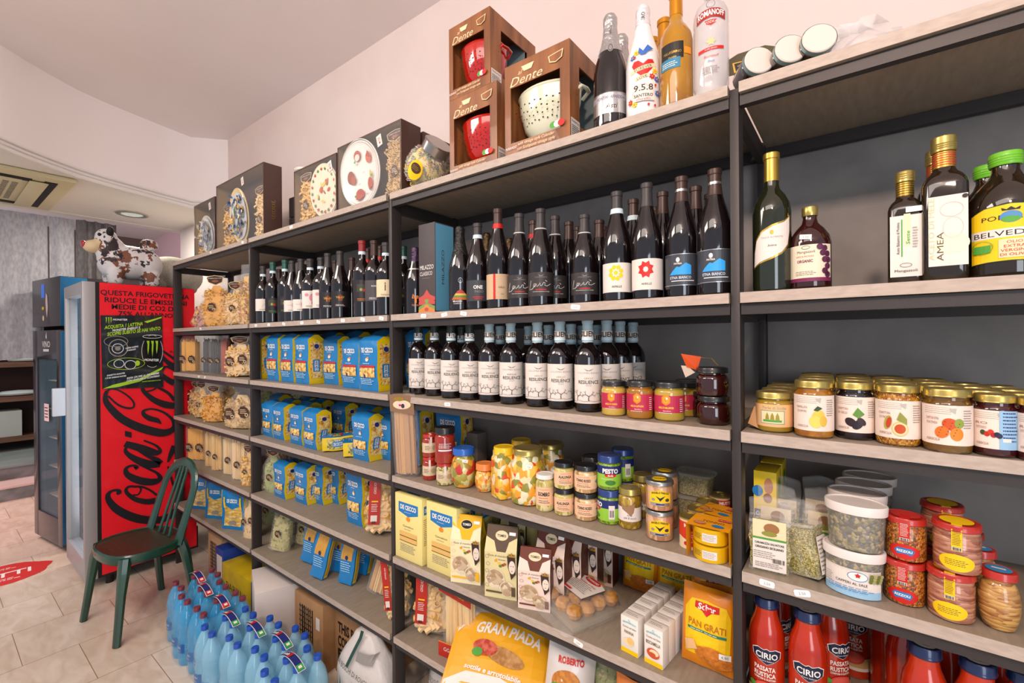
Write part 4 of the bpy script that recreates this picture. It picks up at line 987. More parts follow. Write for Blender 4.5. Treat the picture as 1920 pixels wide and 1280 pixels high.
W3 = [('w_pic', 757, 450, .24, 'green capsule wine bottle half hidden by the third post'), ('bel', 779, 464, .07, 'dark sparkling bottle with orange lettering beside the tall grey gift box'),
      ('milaz', 863, 425, .05, 'sparkling wine bottle with painted fan label in front of the blue sided box'), ('one', 896, 419, .07, 'wine bottle with slate ONE label and pale blue neck band'),
      ('kadu', 934, 388, .05, 'wine bottle with tan swirl label and red strip'), ('lavi', 974, 401, .07, 'wine bottle with charcoal handwritten label, leftmost of four'),
      ('lavi', 1014, 392, .05, 'wine bottle with charcoal handwritten label, second from left of four'), ('lavi', 1041, 405, .13, 'wine bottle with charcoal handwritten label, set back third of four'),
      ('lavi', 1096, 403, .06, 'wine bottle with charcoal handwritten label, rightmost of four'), ('back', 1067, 416, .16, 'dark wine bottle left behind the rightmost charcoal label'),
      ('back', 1124, 413, .17, 'dark wine bottle right behind the rightmost charcoal label'), ('back', 1082, 426, .26, 'dark wine bottle deep behind the charcoal labels, left one'), ('back', 1132, 426, .27, 'dark wine bottle deep behind the charcoal labels, right one'),
      ('back_red', 1000, 414, .19, 'red banded wine bottle behind the charcoal labels'), ('back_foil', 955, 447, .28, 'foil topped sparkling bottle behind the tan label'), ('back_foil', 913, 437, .26, 'foil topped sparkling bottle behind the ONE label'),
      ('akr_y', 1157, 360, .05, 'wine bottle with white label and yellow flower'), ('akr_r', 1213, 344, .05, 'wine bottle with white label and red star'),
      ('back_band', 1188, 374, .16, 'banded wine bottle behind the yellow flower label'), ('back', 1243, 360, .16, 'dark wine bottle behind the red star label'), ('back', 1228, 389, .3, 'deep dark wine bottle between the star and mountain labels'), ('back', 1172, 417, .28, 'deep dark wine bottle behind the yellow flower'),
      ('etna', 1278, 332, .06, 'wine bottle with grey label and blue mountain, left of two'), ('etna', 1348, 316, .045, 'wine bottle with grey label and blue mountain, right of two by the post'),
      ('back', 1305, 350, .17, 'dark wine bottle left behind the two mountain labels'), ('back', 1332, 364, .26, 'dark wine bottle right behind the two mountain labels')]
for k, cx, yt, Y, lb in W3: wine(k, cx, yt, Y, S2, lb, G3, turn={'kadu': .1, 'akr_r': .1, 'akr_y': .1, 'etna': .05}.get(k, 0))
G4 = 'white label wine bottles with black vine drawings'
R4 = [('resil_perricone', 785, 607, 'leftmost in the dark capsuled row'), ('resil_perricone', 815, 606, 'second in the dark capsuled row'), ('resil_perricone', 846, 606, 'third in the dark capsuled row'), ('resil_perricone', 881, 606, 'last of the dark capsuled row'),
      ('resil_inzolia', 917, 604, 'leftmost with a pale blue capsule'), ('resil_inzolia', 958, 603, 'second with a pale blue capsule'), ('resil_grillo', 1008, 602, 'third with a pale blue capsule'), ('resil_grillo', 1050, 600, 'fourth with a pale blue capsule'), ('resil_grillo', 1102, 598, 'rightmost of the front row')]
YB = [740, 743, 748, 752, 756, 762, 766, 771, 776]
for i, (k, cx, yt, lb) in enumerate(R4):
    P = onZ(cx, YB[i], S3); wine(k, cx, yt, max(.045, P.y+.035), S3, 'white vine label wine bottle, '+lb, G4, turn=.05)
for k, cx, yt, Y, lb in [('resil_perricone', 866, 612, .16, 'behind the third and fourth dark capsules'), ('resil_inzolia', 938, 611, .17, 'behind the first pale capsules'), ('resil_inzolia', 992, 611, .17, 'behind the third pale capsule, left'), ('resil_grillo', 1029, 609, .15, 'behind the third pale capsule, right'),
                         ('resil_grillo', 1071, 607, .15, 'behind the fourth pale capsule'), ('resil_grillo', 1120, 609, .24, 'deep behind the rightmost front bottle'), ('resil_grillo', 1138, 600, .10, 'first of the three beside the honey jars'), ('resil_grillo', 1163, 602, .17, 'middle of the three beside the honey jars'), ('resil_grillo', 1187, 604, .24, 'farthest right behind the honey jars'),
                         ('resil_grillo', 1092, 610, .25, 'deepest between the pale capsules')]:
    wine(k, cx, yt, Y, S3, 'white vine label wine bottle, '+lb, G4)
# gift boxes among the wines
def mk_milbox():
    t = thing('wine_gift_box', 'x', 'box'); b = MB(); w, dp, h = .09, .10, .335
    b.box((-w/2, -dp/2, 0), (w/2, dp/2, h), mat('gift_grey', '#4a4344', .6)); b.build('box', t, bevel=.001)
    d = Decal(.0003); d.text('MILAZZO', 0, .170, .017, WHITE, w=.074); d.text('CLASSICO', -.004, .146, .015, WHITE, w=.068); d.lines(0, .128, .05, .004, 1, GREY)
    for i, (c, y, ww) in enumerate((('#c05048', .055, .036), ('#7c9a54', .040, .03), ('#d88a48', .02, .034), ('#b03a3c', .008, .036))):
        m_ = mat('lace_%d' % i, c, .5); d.poly([(-.045, y-.012), (.045, y-.012), (.045, y), (ww*.5, y+.010), (0, y+.016 if i else y+.03), (-ww*.5, y+.010), (-.045, y)], m_); d.ell(0, y+.002, .012, .007, mat('lace_%d' % ((i+1) % 4), c, .5), 12)
    d.build('front_print', t, flat((0, -dp/2, 0), (1, 0, 0), (0, 0, 1)))
    d = Decal(.0003); d.rect(0, h/2, dp-.006, h-.008, mat('gift_blue', '#5f9ebd', .45)); d.text('MILAZZO', -.01, .17, .014, INK, rot=PI/2, w=.13); d.build('side_print', t, flat((w/2, 0, 0), (0, 1, 0), (0, 0, 1)))
    return t
inst('milbox', mk_milbox, (colX(812, .055, S2), .075, S2), 0, 'tall grey and blue wine gift box with white lettering, front one')
inst('milbox', mk_milbox, (colX(886, .30, S2), .30, S2), 0, 'tall grey and blue wine gift box standing behind the ONE bottle', None, (1, 1, .93))
# ---------------------------------------------------------------- right bay upper shelf
def L_tasca(d):
    pts = [(-.042, -.052), (-.040, -.02), (-.034, .004), (-.02, .020), (0, .030), (.025, .038), (.04, .05), (.040, .02), (.034, -.008), (.02, -.024), (0, -.034), (-.025, -.042)]
    d.poly([(x*1.04, y+(.004 if i in (2, 3, 4, 5, 6) else -.004)) for i, (x, y) in enumerate(pts)], GOLD); d.poly(pts, PAPER)
    d.ell(0, .018, .004, .005, GOLD, 10); d.text('TASCA ALMERITA', 0, .008, .0036, GREY, w=.045); d.text('Solane', 0, -.009, .005, INK, shear=.3); return .105
wm = wine_maker([(r*1.0, z*1.0) for r, z in BORD], G_GRN, GOLD, .238, L_tasca)
WK['tasca'] = (wm, .30); wine('tasca', 1447, 288, .05, S2, 'tall green white-wine bottle with gold capsule and curved white label')
def mk_vinegar():
    t = thing('vinegar_bottle', 'x', 'bottle'); G = mat('dark_vinegar', '#33110f', .05, coat=.8)
    pr = [(.034, 0), (.040, .006), (.0405, .10), (.037, .118), (.027, .134), (.016, .146), (.0135, .156), (.0135, .168)]
    b = MB(); b.lathe(pr, G, 28); b.build('bottle_glass', t); b = MB(); b.lathe([(.015, .163), (.0155, .165), (.0155, .181), (.0145, .183), (.0001, .183)], LIDGOLD, 24); b.build('screw_cap', t)
    d = Decal(.00012); d.rect(0, 0, .09, .078, mat('vinegar_label', '#e6d9be', .6)); d.rect(0, -.036, .09, .008, mat('plum', '#7a2550', .5))
    d.text('Mengazzoli', -.008, .024, .006, INK, w=.034); d.text('ACETO DI VINO ROSSO', -.010, .014, .0035, RED, w=.034); d.text('ORGANIC', -.010, .004, .0062, mat('plum'  , '#7a2550', .5), w=.03, bold=.03); d.ring(-.008, .033, .008, .004, .0008, INK); d.lines(-.008, -.022, .04, .010, 3, GREY)
    for x, y in ((.028, .03), (.034, .018), (.024, .02), (.036, .005), (.028, .006), (.034, -.008), (.028, -.018), (.034, -.026), (.018, .033)): d.ell(x, y, .0065, .0065, mat('grape', '#6a2c50', .4, noise=('#3d1830', 120, .3, .7)), 12)
    d.build('label', t, cyl(.0408, .056), cut=.006); sticker(t, -.008, -.0398, .112, .022, .010, rot=-.1); return t
x = colX(1519, .06, S2+.05); c, r = cylat(1519, 536, S2, 76); hh = onY(1519, 389, .06).z-S2
inst('vinegar', mk_vinegar, (x, .06, S2), facecam((x, .06, 0)), 'squat dark vinegar bottle with grape label and gold cap', None, (1.0, 1.0, hh/.183))
def sq_bottle(w, h, hn, capc, lab, name, glass=None, neckband=None, shoulder=.70, nr=.0125):
    def mk():
        t = thing(name, 'x', 'bottle'); G = glass or mat('dark_oil_glass', '#241a10', .05, coat=.8)
        b = MB(); sq = lambda pw, rows: [b.lathe(rows, G, 32, pw=pw)]
        seg = 32; rows = [(w*.47, 0, 6), (w*.5, .004, 6), (w*.5, h*shoulder*.93, 6), (w*.47, h*shoulder*.98, 5), (w*.40, h*shoulder*1.03, 4), (w*.30, h*shoulder*1.07, 3), (nr*1.05, h*shoulder*1.12, 2), (nr, hn, 2)]
        vs = []
        for r, z, pw in rows:
            for k in range(seg):
                a = 2*PI*k/seg; ca, sa = math.cos(a), math.sin(a); q = (abs(ca)**pw+abs(sa)**pw)**(-1/pw); vs.append((r*ca*q, r*sa*q, z))
        fs = [(i*seg+k, i*seg+(k+1) % seg, (i+1)*seg+(k+1) % seg, (i+1)*seg+k) for i in range(len(rows)-1) for k in range(seg)]
        b.add(vs, fs, G); b.build('bottle_glass', t, ang=50)
        b = MB(); b.lathe([(nr*1.15, hn-.001), (nr*1.25, hn), (nr*1.25, h-.002), (nr*1.15, h), (.0001, h)], capc, 28)
        for i in range(3): b.lathe([(nr*1.25, hn+.004+i*.004), (nr*1.3, hn+.0055+i*.004), (nr*1.25, hn+.007+i*.004)], capc, 28)
        b.build('screw_cap', t)
        if neckband:
            b = MB(); z0 = hn-.032; b.lathe([(nr*1.12, z0), (nr*1.12, hn-.002)], neckband[0], 24)
            for i in range(6): b.lathe([(nr*1.15, z0+.004+i*.0045), (nr*1.15, z0+.0055+i*.0045)], neckband[1], 24)
            b.build('neck_band', t)
        d = Decal(.0003); lab(d); d.build('label', t, flat((0, -w/2-.0002, 0), (1, 0, 0), (0, 0, 1)))
        return t
    return mk
def L_sette(d):
    d.rect(.0, .07, .048, .115, PAPER); d.rect(.002, .10, .010, .06, mat('pale_green', '#d3dcb0', .5)); d.rect(-.006, .085, .002, .07, GREEN); d.text('Aceto Balsamico di Modena', -.012, .085, .005, INK, rot=PI/2, w=.06); d.text('Sette', .003, .085, .006, GREEN, rot=PI/2, w=.025, shear=.2)
    d.text('Mengazzoli', 0, .024, .005, INK, w=.034); d.ring(0, .034, .009, .004, .0007, INK); d.rect(.012, .137, .024, .010, STICK); d.lines(.014, .085, .008, .04, 8, GREY)
def L_amea(d):
    d.rect(.003, .095, .054, .135, PAPER); d.ell(.008, .07, .024, .020, mat('pale_lemon', '#f1e3c4', .5), 24); d.text('AMEA', -.008, .065, .0095, mat('dark_ochre', '#5c4a2a', .5), rot=PI/2, w=.055); d.text('ACETO DI MELE', -.020, .10, .0085, mat('pale_ochre', '#dccba0', .5), rot=PI/2, w=.12)
    d.ring(.008, .135, .016, .014, .0006, mat('pale_rose', '#d8b8b0', .5)); d.ring(.010, .10, .014, .02, .0005, mat('pale_rose', '#d8b8b0', .5)); d.ell(.026, .157, .004, .004, BLACK, 12)
def placebot(key, mk, cx, ytop, Y, z, h0, label, turn=0, group=None, wsc=None):
    X = colX(cx, Y, z+.1); hh = onY(cx, ytop, Y).z-z; s_ = hh/h0
    return inst(key, mk, (X, Y, z), facecam((X, Y, 0))*.35+turn, label, group, ((wsc or s_), (wsc or s_), s_))
placebot('sette', sq_bottle(.055, .215, .195, LIDGOLD, L_sette, 'vinegar_bottle', neckband=(GOLD, mat('dark_gold', '#6b5520', .4, .6))), 1697, 323, .06, S2, .215, 'small square dark bottle with white label and green stripe', wsc=1)
placebot('amea', sq_bottle(.066, .285, .255, LIDGOLD, L_amea, 'vinegar_bottle', neckband=(GOLD, RED), nr=.015), 1770, 258, .05, S2, .285, 'tall square dark bottle with white AMEA label, front one', wsc=1)
placebot('amea', None, 1757, 283, .20, S2, .285, 'tall square dark bottle with gold cap hidden behind the AMEA bottle', wsc=1)
def mk_oil():
    t = thing('olive_oil_bottle', 'x', 'bottle'); G = mat('dark_oil_glass', '#241a10', .05, coat=.8); LC = mat('lime_cap', '#6db82c', .4, coat=.3)
    pr = [(.040, 0), (.049, .006), (.050, .145), (.046, .170), (.034, .195), (.022, .212), (.0175, .225), (.0175, .24)]
    b = MB(); b.lathe(pr, G, 32); b.build('bottle_glass', t); b = MB(); b.lathe([(.020, .236), (.021, .238), (.021, .262), (.020, .264), (.0001, .264)], LC, 28)
    for i in range(3): b.lathe([(.021, .242+i*.005), (.0218, .2435+i*.005), (.021, .245+i*.005)], LC, 28)
    b.build('screw_cap', t)
    d = Decal(.00015); w = .105; pts = [(-w/2, -.058), (-w*.25, -.055), (0, -.054), (w*.25, -.055), (w/2, -.058), (w/2, .045), (w*.3, .056), (0, .06), (-w*.3, .056), (-w/2, .045)]
    d.poly([(x*1.03, y*1.03) for x, y in pts], mat('dark_green_ink', '#2c3a20', .5)); d.poly(pts, YEL)
    d.rect(0, .002, w, .018, PAPER); d.text('BELVEDERE', 0, .002, .011, BLACK, w=.094); d.text('PORTARO', 0, .034, .010, BLACK, w=.07); d.ell(0, .034, .013, .012, mat('crest_blue', '#4a86b8', .5), 18); d.ell(0, .029, .011, .006, GREEN, 14); d.poly([(-.01, .047), (.01, .047), (.011, .053), (.005, .049), (0, .054), (-.005, .049), (-.011, .053)], BLACK)
    d.rect(.004, -.03, .036, .038, CREAM)
    for i, s_ in enumerate(('OLIO', 'EXTRA', 'VERGINE', 'DI OLIVA')): d.text(s_, .004, -.017-.0085*i, .0058, RED)
    d.rect(-.035, -.028, .024, .016, GREEN); d.ring(-.035, -.024, .015, .014, .001, GREEN); d.build('label', t, cyl(.0503, .085), cut=.006); return t
placebot('oil', mk_oil, 1886, 288, .05, S2, .264, 'dark olive oil bottle with yellow label and lime green cap, front one', wsc=1.05)
placebot('oil', mk_oil, 1853, 312, .20, S2, .264, 'dark olive oil bottle with lime green cap, hidden behind the front one', wsc=1.05)
# ---------------------------------------------------------------- bottles on top of the unit
def topbot(key, mk, cx, ytop, Y, h0, label, w=None, turn=0):
    X = colX(cx, Y, S1+.15); hh = onY(cx, ytop, Y).z-S1; s_ = hh/h0
    return inst(key, mk, (X, Y, S1), facecam((X, Y, 0))+turn, label, None, (w or s_, w or s_, s_))
def L_font(d):
    d.rect(0, 0, .125, .052, SILVER); d.rect(0, .014, .125, .014, mat('silver_lilac', '#b5b0b8', .3, .5)); d.text('FONTANAFREDDA', 0, .014, .0075, INK, w=.075); d.text('Asti', 0, -.008, .013, INK, shear=.3); d.rect(0, .026, .125, .0012, GREY); return .058
def font_x(t):
    d = Decal(.0002); d.rect(0, .008, .06, .02, SILVER); d.ell(0, 0, .010, .013, SILVER, 18); d.ring(0, 0, .008, .010, .0015, INK); d.build('neck_label', t, surf(CHAM, .205), cut=.005)
    d = Decal(.0002); d.text('FONTANAFREDDA', 0, .0, .006, INK, rot=PI/2, w=.055); d.build('neck_lettering', t, cyl(.0205, .25), cut=.003)
mk_font = wine_maker(CHAM, G_RED, mat('silver_capsule', '#b9b6b5', .3, .7, bump=(90, .5)), .20, L_font, extra=font_x)
topbot('font', mk_font, 1145, 30, .05, .305, 'sparkling wine bottle with silver foil neck and silver label on top of the unit')
topbot('font', mk_font, 1166, 68, .18, .305, 'silver foil sparkling wine bottle behind the front one on top of the unit')
def mk_santero():
    t = thing('wine_bottle', 'x', 'bottle'); W = mat('white_bottle', '#ece7e6', .25, coat=.5)
    b = MB(); b.lathe(CHAM, W, 28); b.build('bottle_glass', t); b = MB(); b.lathe([(r+.0008, z) for r, z in CHAM if z > .24], mat('white_foil', '#e4e0e2', .35, .3, bump=(90, .5)), 24); b.build('capsule', t)
    d = Decal(.00015); FBL = mat('flower_blue', '#3567b8', .5)
    d.poly([(0, .02), (.022, .042), (.03, .056), (.024, .066), (.012, .066), (0, .056), (-.012, .066), (-.024, .066), (-.03, .056), (-.022, .042)], RED)
    d.poly([(-.034, .034), (.034, .048), (.034, .058), (-.034, .044)], CREAM); d.text('FOREVER', 0, .046, .008, INK, rot=.2, w=.045); d.poly([(-.02, .014), (.014, .022), (.014, .031), (-.02, .023)], CREAM); d.text('LOVE', -.003, .022, .007, INK, rot=.2, w=.025)
    for x, y, m_ in ((-.028, .078, FBL), (-.018, .088, YEL), (.030, .036, YEL), (.022, .022, RED), (.035, .016, FBL), (-.034, -.035, RED), (-.022, -.045, YEL), (.036, -.02, FBL)):
        d.star(x, y, .009, .005, 6, m_, .3); d.ell(x, y, .0025, .0025, ORANGE, 8)
    for x, y in ((.03, .0), (-.02, .075), (.012, -.05), (.028, -.052)): d.ell(x, y, .003, .003, RED, 8)
    d.poly([(-.01, .10), (0, .088), (.012, .105), (.026, .092), (.014, .088), (.006, .080), (-.004, .078), (-.012, .086)], FBL)
    d.rect(0, -.018, .052, .044, PAPER); d.ring(0, -.018, .027, .024, .0006, RED, 4); d.text('9.5.8', 0, -.006, .016, INK, w=.045, bold=.01); d.text('SANTERO', 0, -.026, .008, INK, w=.044, bold=.01); d.text('DOLCE ROSSO', 0, -.036, .0036, RED)
    d.build('label', t, surf(CHAM, .075), cut=.005)
    d = Decal(.0002); d.text('SANTERO', 0, 0, .009, INK, rot=PI/2, w=.05, bold=.02); d.build('neck_lettering', t, cyl(.0185, .255), cut=.003); return t
topbot('santero', mk_santero, 1206, 13, .05, .305, 'white sparkling bottle painted with hearts, flowers and swallow')
def L_pell(d):
    d.rect(-.012, .02, .058, .04, BLACK); d.text('PELLEGRINO', -.010, .016, .006, GOLD, w=.044); d.text('Passito', -.010, .004, .005, GOLD, shear=.3); d.poly([(-.045, -.018), (.010, -.004), (.010, .002), (-.041, .002)], mat('teal_label', '#2c7a9a', .5)); d.rect(-.016, -.012, .05, .022, mat('teal_label', '#2c7a9a', .5)); d.lines(-.016, -.012, .04, .014, 3, WHITE); d.rect(.028, .018, .02, .016, ORANGE); return .115
AMB = mat('amber_wine', '#b4800e', .05, coat=.8, noise=('#8f5a08', 6, .35, .65)); GOC = mat('gold_capsule', '#c8861c', .3, .5)
mk_pell = wine_maker(BORD, AMB, GOC, .238, L_pell)
topbot('pell', mk_pell, 1268, -14, .05, .30, 'amber dessert wine bottle with black and teal label on top of the unit')
topbot('pell', mk_pell, 1246, 38, .19, .30, 'amber dessert wine bottle behind the front amber one')
topbot('pell', mk_pell, 1224, 74, .30, .30, 'amber dessert wine bottle deepest behind the painted white one')
def mk_vodka():
    t = thing('vodka_bottle', 'x', 'bottle'); G = mat('clear_spirit_glass', '#d3cfcf', .04, coat=.6, alpha=.62, spec=.9)
    pr = [(.034, 0), (.040, .004), (.041, .02), (.0385, .03), (.041, .04), (.041, .185), (.0395, .19), (.041, .196), (.040, .225), (.034, .24), (.022, .252), (.0155, .262), (.0150, .285)]
    b = MB(); b.lathe(pr, G, 32); b.build('bottle_glass', t); b = MB(); b.lathe([(.0165, .275), (.017, .30), (.0155, .302), (.0001, .302)], mat('red_silver_cap', '#8f2a2a', .3, .4), 24); b.build('screw_cap', t)
    d = Decal(.0002); d.poly([(-.036, .102), (-.02, .107), (0, .109), (.02, .107), (.036, .102), (.036, .124), (.02, .130), (0, .132), (-.02, .130), (-.036, .124)], mat('vodka_red', '#9c2420', .5)); d.text('ROMANOFF', 0, .118, .014, WHITE, w=.064, bold=.03, arc=.004); d.poly([(-.014, .103), (.014, .103), (.010, .094), (0, .089), (-.010, .094)], RED); d.text('VODKA', 0, .098, .006, WHITE)
    d.ring(0, .142, .010, .009, .0008, INK); d.star(0, .05, .012, .007, 6, mat('pale_crest', '#c8c08a', .5)); d.poly([(-.03, .026), (.03, .030), (.03, .038), (-.03, .034)], RED); d.text('PURE GRAIN', 0, .032, .0035, WHITE, rot=.06); d.text('Romanoff', 0, .014, .006, RED, shear=.3); d.text('Blue', 0, .002, .006, mat('crest_blue', '#4a86b8', .5), shear=.3); d.lines(0, -.02, .04, .02, 4, GREY)
    d.build('label', t, cyl(.0412, .085), cut=.005); return t
topbot('vodka', mk_vodka, 1333, -28, .06, .302, 'clear vodka bottle with red arched label on top of the unit', 1.0)
# ================================================================ jars and small goods
V_PICK = vmat('mixed_pickles', ['#e8a324', '#d84a1c', '#f0d9a8', '#c9a02c', '#f5c43c', '#e6e2c0', '#8f8a30'], 62, .3, 1)
V_PICKG = vmat('green_pickles', ['#a8a040', '#c03020', '#e0a030', '#8a8a38', '#d9cf90', '#b0801c'], 60, .3, 1)
V_PICKO = vmat('orange_pickles', ['#e89a24', '#f0b848', '#d87818', '#e8d090'], 85, .3, 1)
V_ART = vmat('artichoke', ['#a89c50', '#c8bc78', '#7c7434', '#d8cf9c'], 95, .3, 1)
V_FISH = vmat('fish_fillets', ['#d2b27c', '#b98f5c', '#e2cb9c', '#a87c4a'], 70, .35, 1, (1, 1, .35))
V_FISHG = vmat('fish_in_oil', ['#c8b86a', '#e0d49a', '#a8984a', '#d8c87c'], 75, .35, 1, (1, 1, .4))
V_TUNA = vmat('tuna_fillets', ['#c0906c', '#a87650', '#d4a884', '#b88460'], 60, .35, 1, (1, 1, .25))
V_ANCH = vmat('anchovies', ['#a86a50', '#c08a6c', '#8f503a', '#b87c60', '#9c6248'], 60, .3, 1, (.5, .5, 3))
V_CHOP = vmat('chopped_anchovy', ['#a85c1c', '#8f3c14', '#c88030', '#6a4418', '#b8701c'], 220, .3, 1)
V_CAP = vmat('capers', ['#6a6440', '#8a8050', '#4c4a38', '#a89a6c', '#5c6068'], 190, .4, 1)
V_HERB = vmat('dried_herbs', ['#8f8a4c', '#b0a868', '#6a6a30', '#c8bc80', '#9a7c40'], 420, .8, .6)
V_PESTO = vmat('green_pesto', ['#7c9a1c', '#5c7a14', '#94b02c', '#6c8a18'], 140, .3, 1)
V_JAMR = mat('dark_red_jam', '#3c0f14', .1, coat=1); V_JAMB = mat('black_jam', '#17101a', .1, coat=1); V_JAML = mat('amber_jam', '#8a4f12', .1, coat=1, noise=('#a8701c', 40, .35, .65))
V_JAMF = vmat('fig_jam', ['#9a5c14', '#b87c1c', '#8a4a10', '#c8942c'], 260, .2, 1); V_JAMP = mat('prickly_jam', '#5c3a14', .1, coat=1, noise=('#6f5018', 20, .35, .65)); V_HONG = mat('honey_dark', '#300c08', .08, coat=1); V_HON1 = mat('honey_cream', '#c9a64a', .15, coat=1); V_HON2 = mat('honey_amber', '#a06a1c', .1, coat=1); V_MUST = mat('honey_pale_olive', '#b3963a', .12, coat=1)
V_TOM = mat('tomato_passata', '#a81e08', .2, coat=.7, noise=('#c2380e', 9, .35, .7)); V_SAU = mat('tomato_sauce', '#8f1e12', .12, coat=1, noise=('#a83018', 30, .35, .7)); V_SALM = vmat('chopped_olive', ['#5c4420', '#8f6a2c', '#3c3018', '#a8843c'], 80, .3, 1)
PEA = mat('peach_label', '#eec09a', .6)
MAG = mat('magenta_label', '#b8284a', .5)
# ---- honey
def L_honey(nm):
    def f(d, r, h):
        w = r*3.6; d.rect(0, 0, w, h*.44, MAG); k = r/.034
        d.poly([(.011*k*math.cos(a)-.004*k, .009*k+.012*k*math.sin(a)) for a in [PI/6+PI/3*i for i in range(6)]], ORANGE); d.ring(-.004*k, .009*k, .006*k, .006*k, .001*k, mat('honey_gold', '#f3c14a', .5)); d.ell(-.002*k, .012*k, .002*k, .003*k, WHITE, 8)
        d.text(nm, -.004*k, -.0075*k, .0042*k, mat('honey_gold', '#f3c14a', .5), w=.034*k, bold=.03); d.text('Apicoltura', -.002*k, -.014*k, .003*k, WHITE); d.lines(-.003*k, -.0185*k, .036*k, .003*k, 1, WHITE); d.lines(.033*k, -.002*k, .010*k, .03*k, 7, WHITE)
        return h*.44
    return f
HL = [(1151, 780, 709, 46, 'MIELE DI CARDO', V_HON1, 'honey jar with magenta label and yellow honey, leftmost of the front three'),
      (1200, 786, 709, 50, 'MIELE DI CASTAGNO', V_HON2, 'honey jar with magenta label and amber honey, middle of the front three'),
      (1255, 790, 711, 57, 'MIELE DI MILLEFIORI', V_MUST, 'honey jar with magenta label and pale honey, rightmost of the front three')]
GH = 'honey jars with magenta labels'
hc = []
for i, (cx, yb, yt, wp, nm, fd, lb) in enumerate(HL):
    o, c, s_ = place_jar('honey%d' % i, jar_maker(.034, .082, 'std', fd, LIDBLK, .012, L_honey(nm), lidr=.0345), cx, yb, S3, wp, lb, GH, r0=.034, h0=.082, ytop=yt+4, turn=-.1); hc.append((c, s_))
for i, (k, dx, dy, lb) in enumerate(((0, -.02, .085, 'left'), (1, -.0, .09, 'middle'), (2, .01, .09, 'right'), (2, .0, .175, 'rearmost'))):
    c, s_ = hc[k]; inst('honey%d' % k, None, (c.x+dx, c.y+dy, S3), facecam(c), 'honey jar with magenta label in the second row, %s one' % lb, GH, s_)
mkd = jar_maker(.037, .062, 'round', V_HONG, LIDBLK, .012, None, lidr=.036, neck=.9)
o, c, s_ = place_jar('darkhoney', mkd, 1338, 798, S3, 62, 'low jar of dark red honey with black lid, bottom of the stack by the post', 'stacked dark honey jars', r0=.037, h0=.062, ytop=741)
zt = S3+.062*o.scale[2]+.0008
inst('darkhoney', None, (c.x-.003, c.y+.002, zt), 0, 'low jar of dark red honey with black lid, top of the stack by the post', 'stacked dark honey jars', tuple(o.scale))
inst('darkhoney', None, (c.x-.04, c.y+.09, S3), 0, 'low jar of dark red honey behind the stack by the post', 'stacked dark honey jars', tuple(o.scale))
def tagcard(name, pts, mt, lab, loc, rz, n=(1, 0, 0), extra=None):
    d = Decal(.0004); d.poly(pts, mt)
    if extra: extra(d)
    o = d.build(name, None, flat((0, 0, 0), (math.cos(rz), math.sin(rz), 0), (0, 0, 1))); o.location = loc; tag(o, lab, 'tag'); return o
tp = onY(1300, 685, c.y-.02)
t = thing('hanging_tag', 'folded orange and white paper tag hanging from the upper dark honey jar', 'tag', tp, .5)
b = MB(); b.add([(-.03, 0, .03), (.02, .004, .022), (.012, .01, -.012), (-.016, .0, -.004)], [(0, 1, 2, 3)], mat('tag_orange', '#d8531c', .5)); b.add([(-.03, 0, .0), (-.014, .002, -.001), (.006, .008, -.018), (-.02, -.004, -.03)], [(0, 1, 2, 3)], mat('tag_pale', '#d8c2ae', .5)); b.tube([(.02, .004, .02), (.045, .005, .018), (.06, .004, .0)], .0008, GOLD, 5); b.build('card', t, smooth=False)
# ---- shelf 4 of the wide bay
Z = S4
def seal(mt, w=.008, txt=None):
    def ex(t, r, h):
        d = Decal(.0004); d.rect(0, 0, w, .03, mt); d.build('paper_seal', t, cyl(r+.001, h-.022))
        b = MB(); b.box((-w/2, -r*.9, h), (w/2, r*.2, h+.0006), mt); b.build('seal_top', t, smooth=False)
    return ex
def L_rust(d, r, h):
    d.rect(0, 0, r*3.4, h*.42, mat('beige_label', '#d3bd9c', .6)); d.ell(r*.5, 0, r*.35, h*.12, mat('mushroom', '#b39a74', .6), 14); d.lines(-r*.5, -.0, r*.8, h*.2, 3, INK); return h*.42
mkR = jar_maker(.030, .075, 'std', V_SAU, LIDRED, .011, L_rust, extra=seal(PAPER))
mkRG = jar_maker(.030, .075, 'std', V_ART, LIDRED, .011, L_rust, extra=seal(PAPER))
GR = 'small red lidded jars stacked beside the breadsticks'
o, c, s_ = place_jar('rustjar', mkR, 806, 901, Z, 27, 'small jar of dark red preserve with red lid, bottom of the left stack', GR, r0=.030, h0=.075, ytop=855)
h1 = .075*o.scale[2]+.001
inst('rustjar', None, (c.x, c.y, Z+h1), facecam(c)+.2, 'small jar of dark red preserve with red lid, top of the left stack', GR, tuple(o.scale))
o, c, s_ = place_jar('rustgreen', mkRG, 835, 911, Z, 33, 'small jar of green artichoke with red lid under the tall sauce jar', GR, r0=.030, h0=.075, ytop=866)
h1 = .075*o.scale[2]+.001
mkS = jar_maker(.031, .100, 'std', V_SAU, LIDBLK, .018, lambda d, r, h: (d.rect(0, -.012, r*1.4, .004, WHITE), d.text('SUGO PRONTO', 0, .006, .004, WHITE), d.lines(0, -.002, r*1.3, .010, 3, WHITE), h*.5)[-1], lidr=.031)
hh = onY(838, 800, c.y).z-(Z+h1)
inst('sauce', mkS, (c.x, c.y, Z+h1), facecam(c), 'tall jar of red sauce with black lid standing on the artichoke jar', None, (s_*1.12, s_*1.12, hh/.100))
def stk(t, r, h): sticker(t, 0.004, -r*.99, h*.72, .018, .009, rot=-.2)
place_jar('pickblue', jar_maker(.043, .115, 'belly', V_PICKG, LIDBLU, .020, extra=stk, lidr=.036), 870, 918, Z, 49, 'bellied jar of mixed pickles with bright blue lid', None, r0=.043, h0=.115, ytop=838)
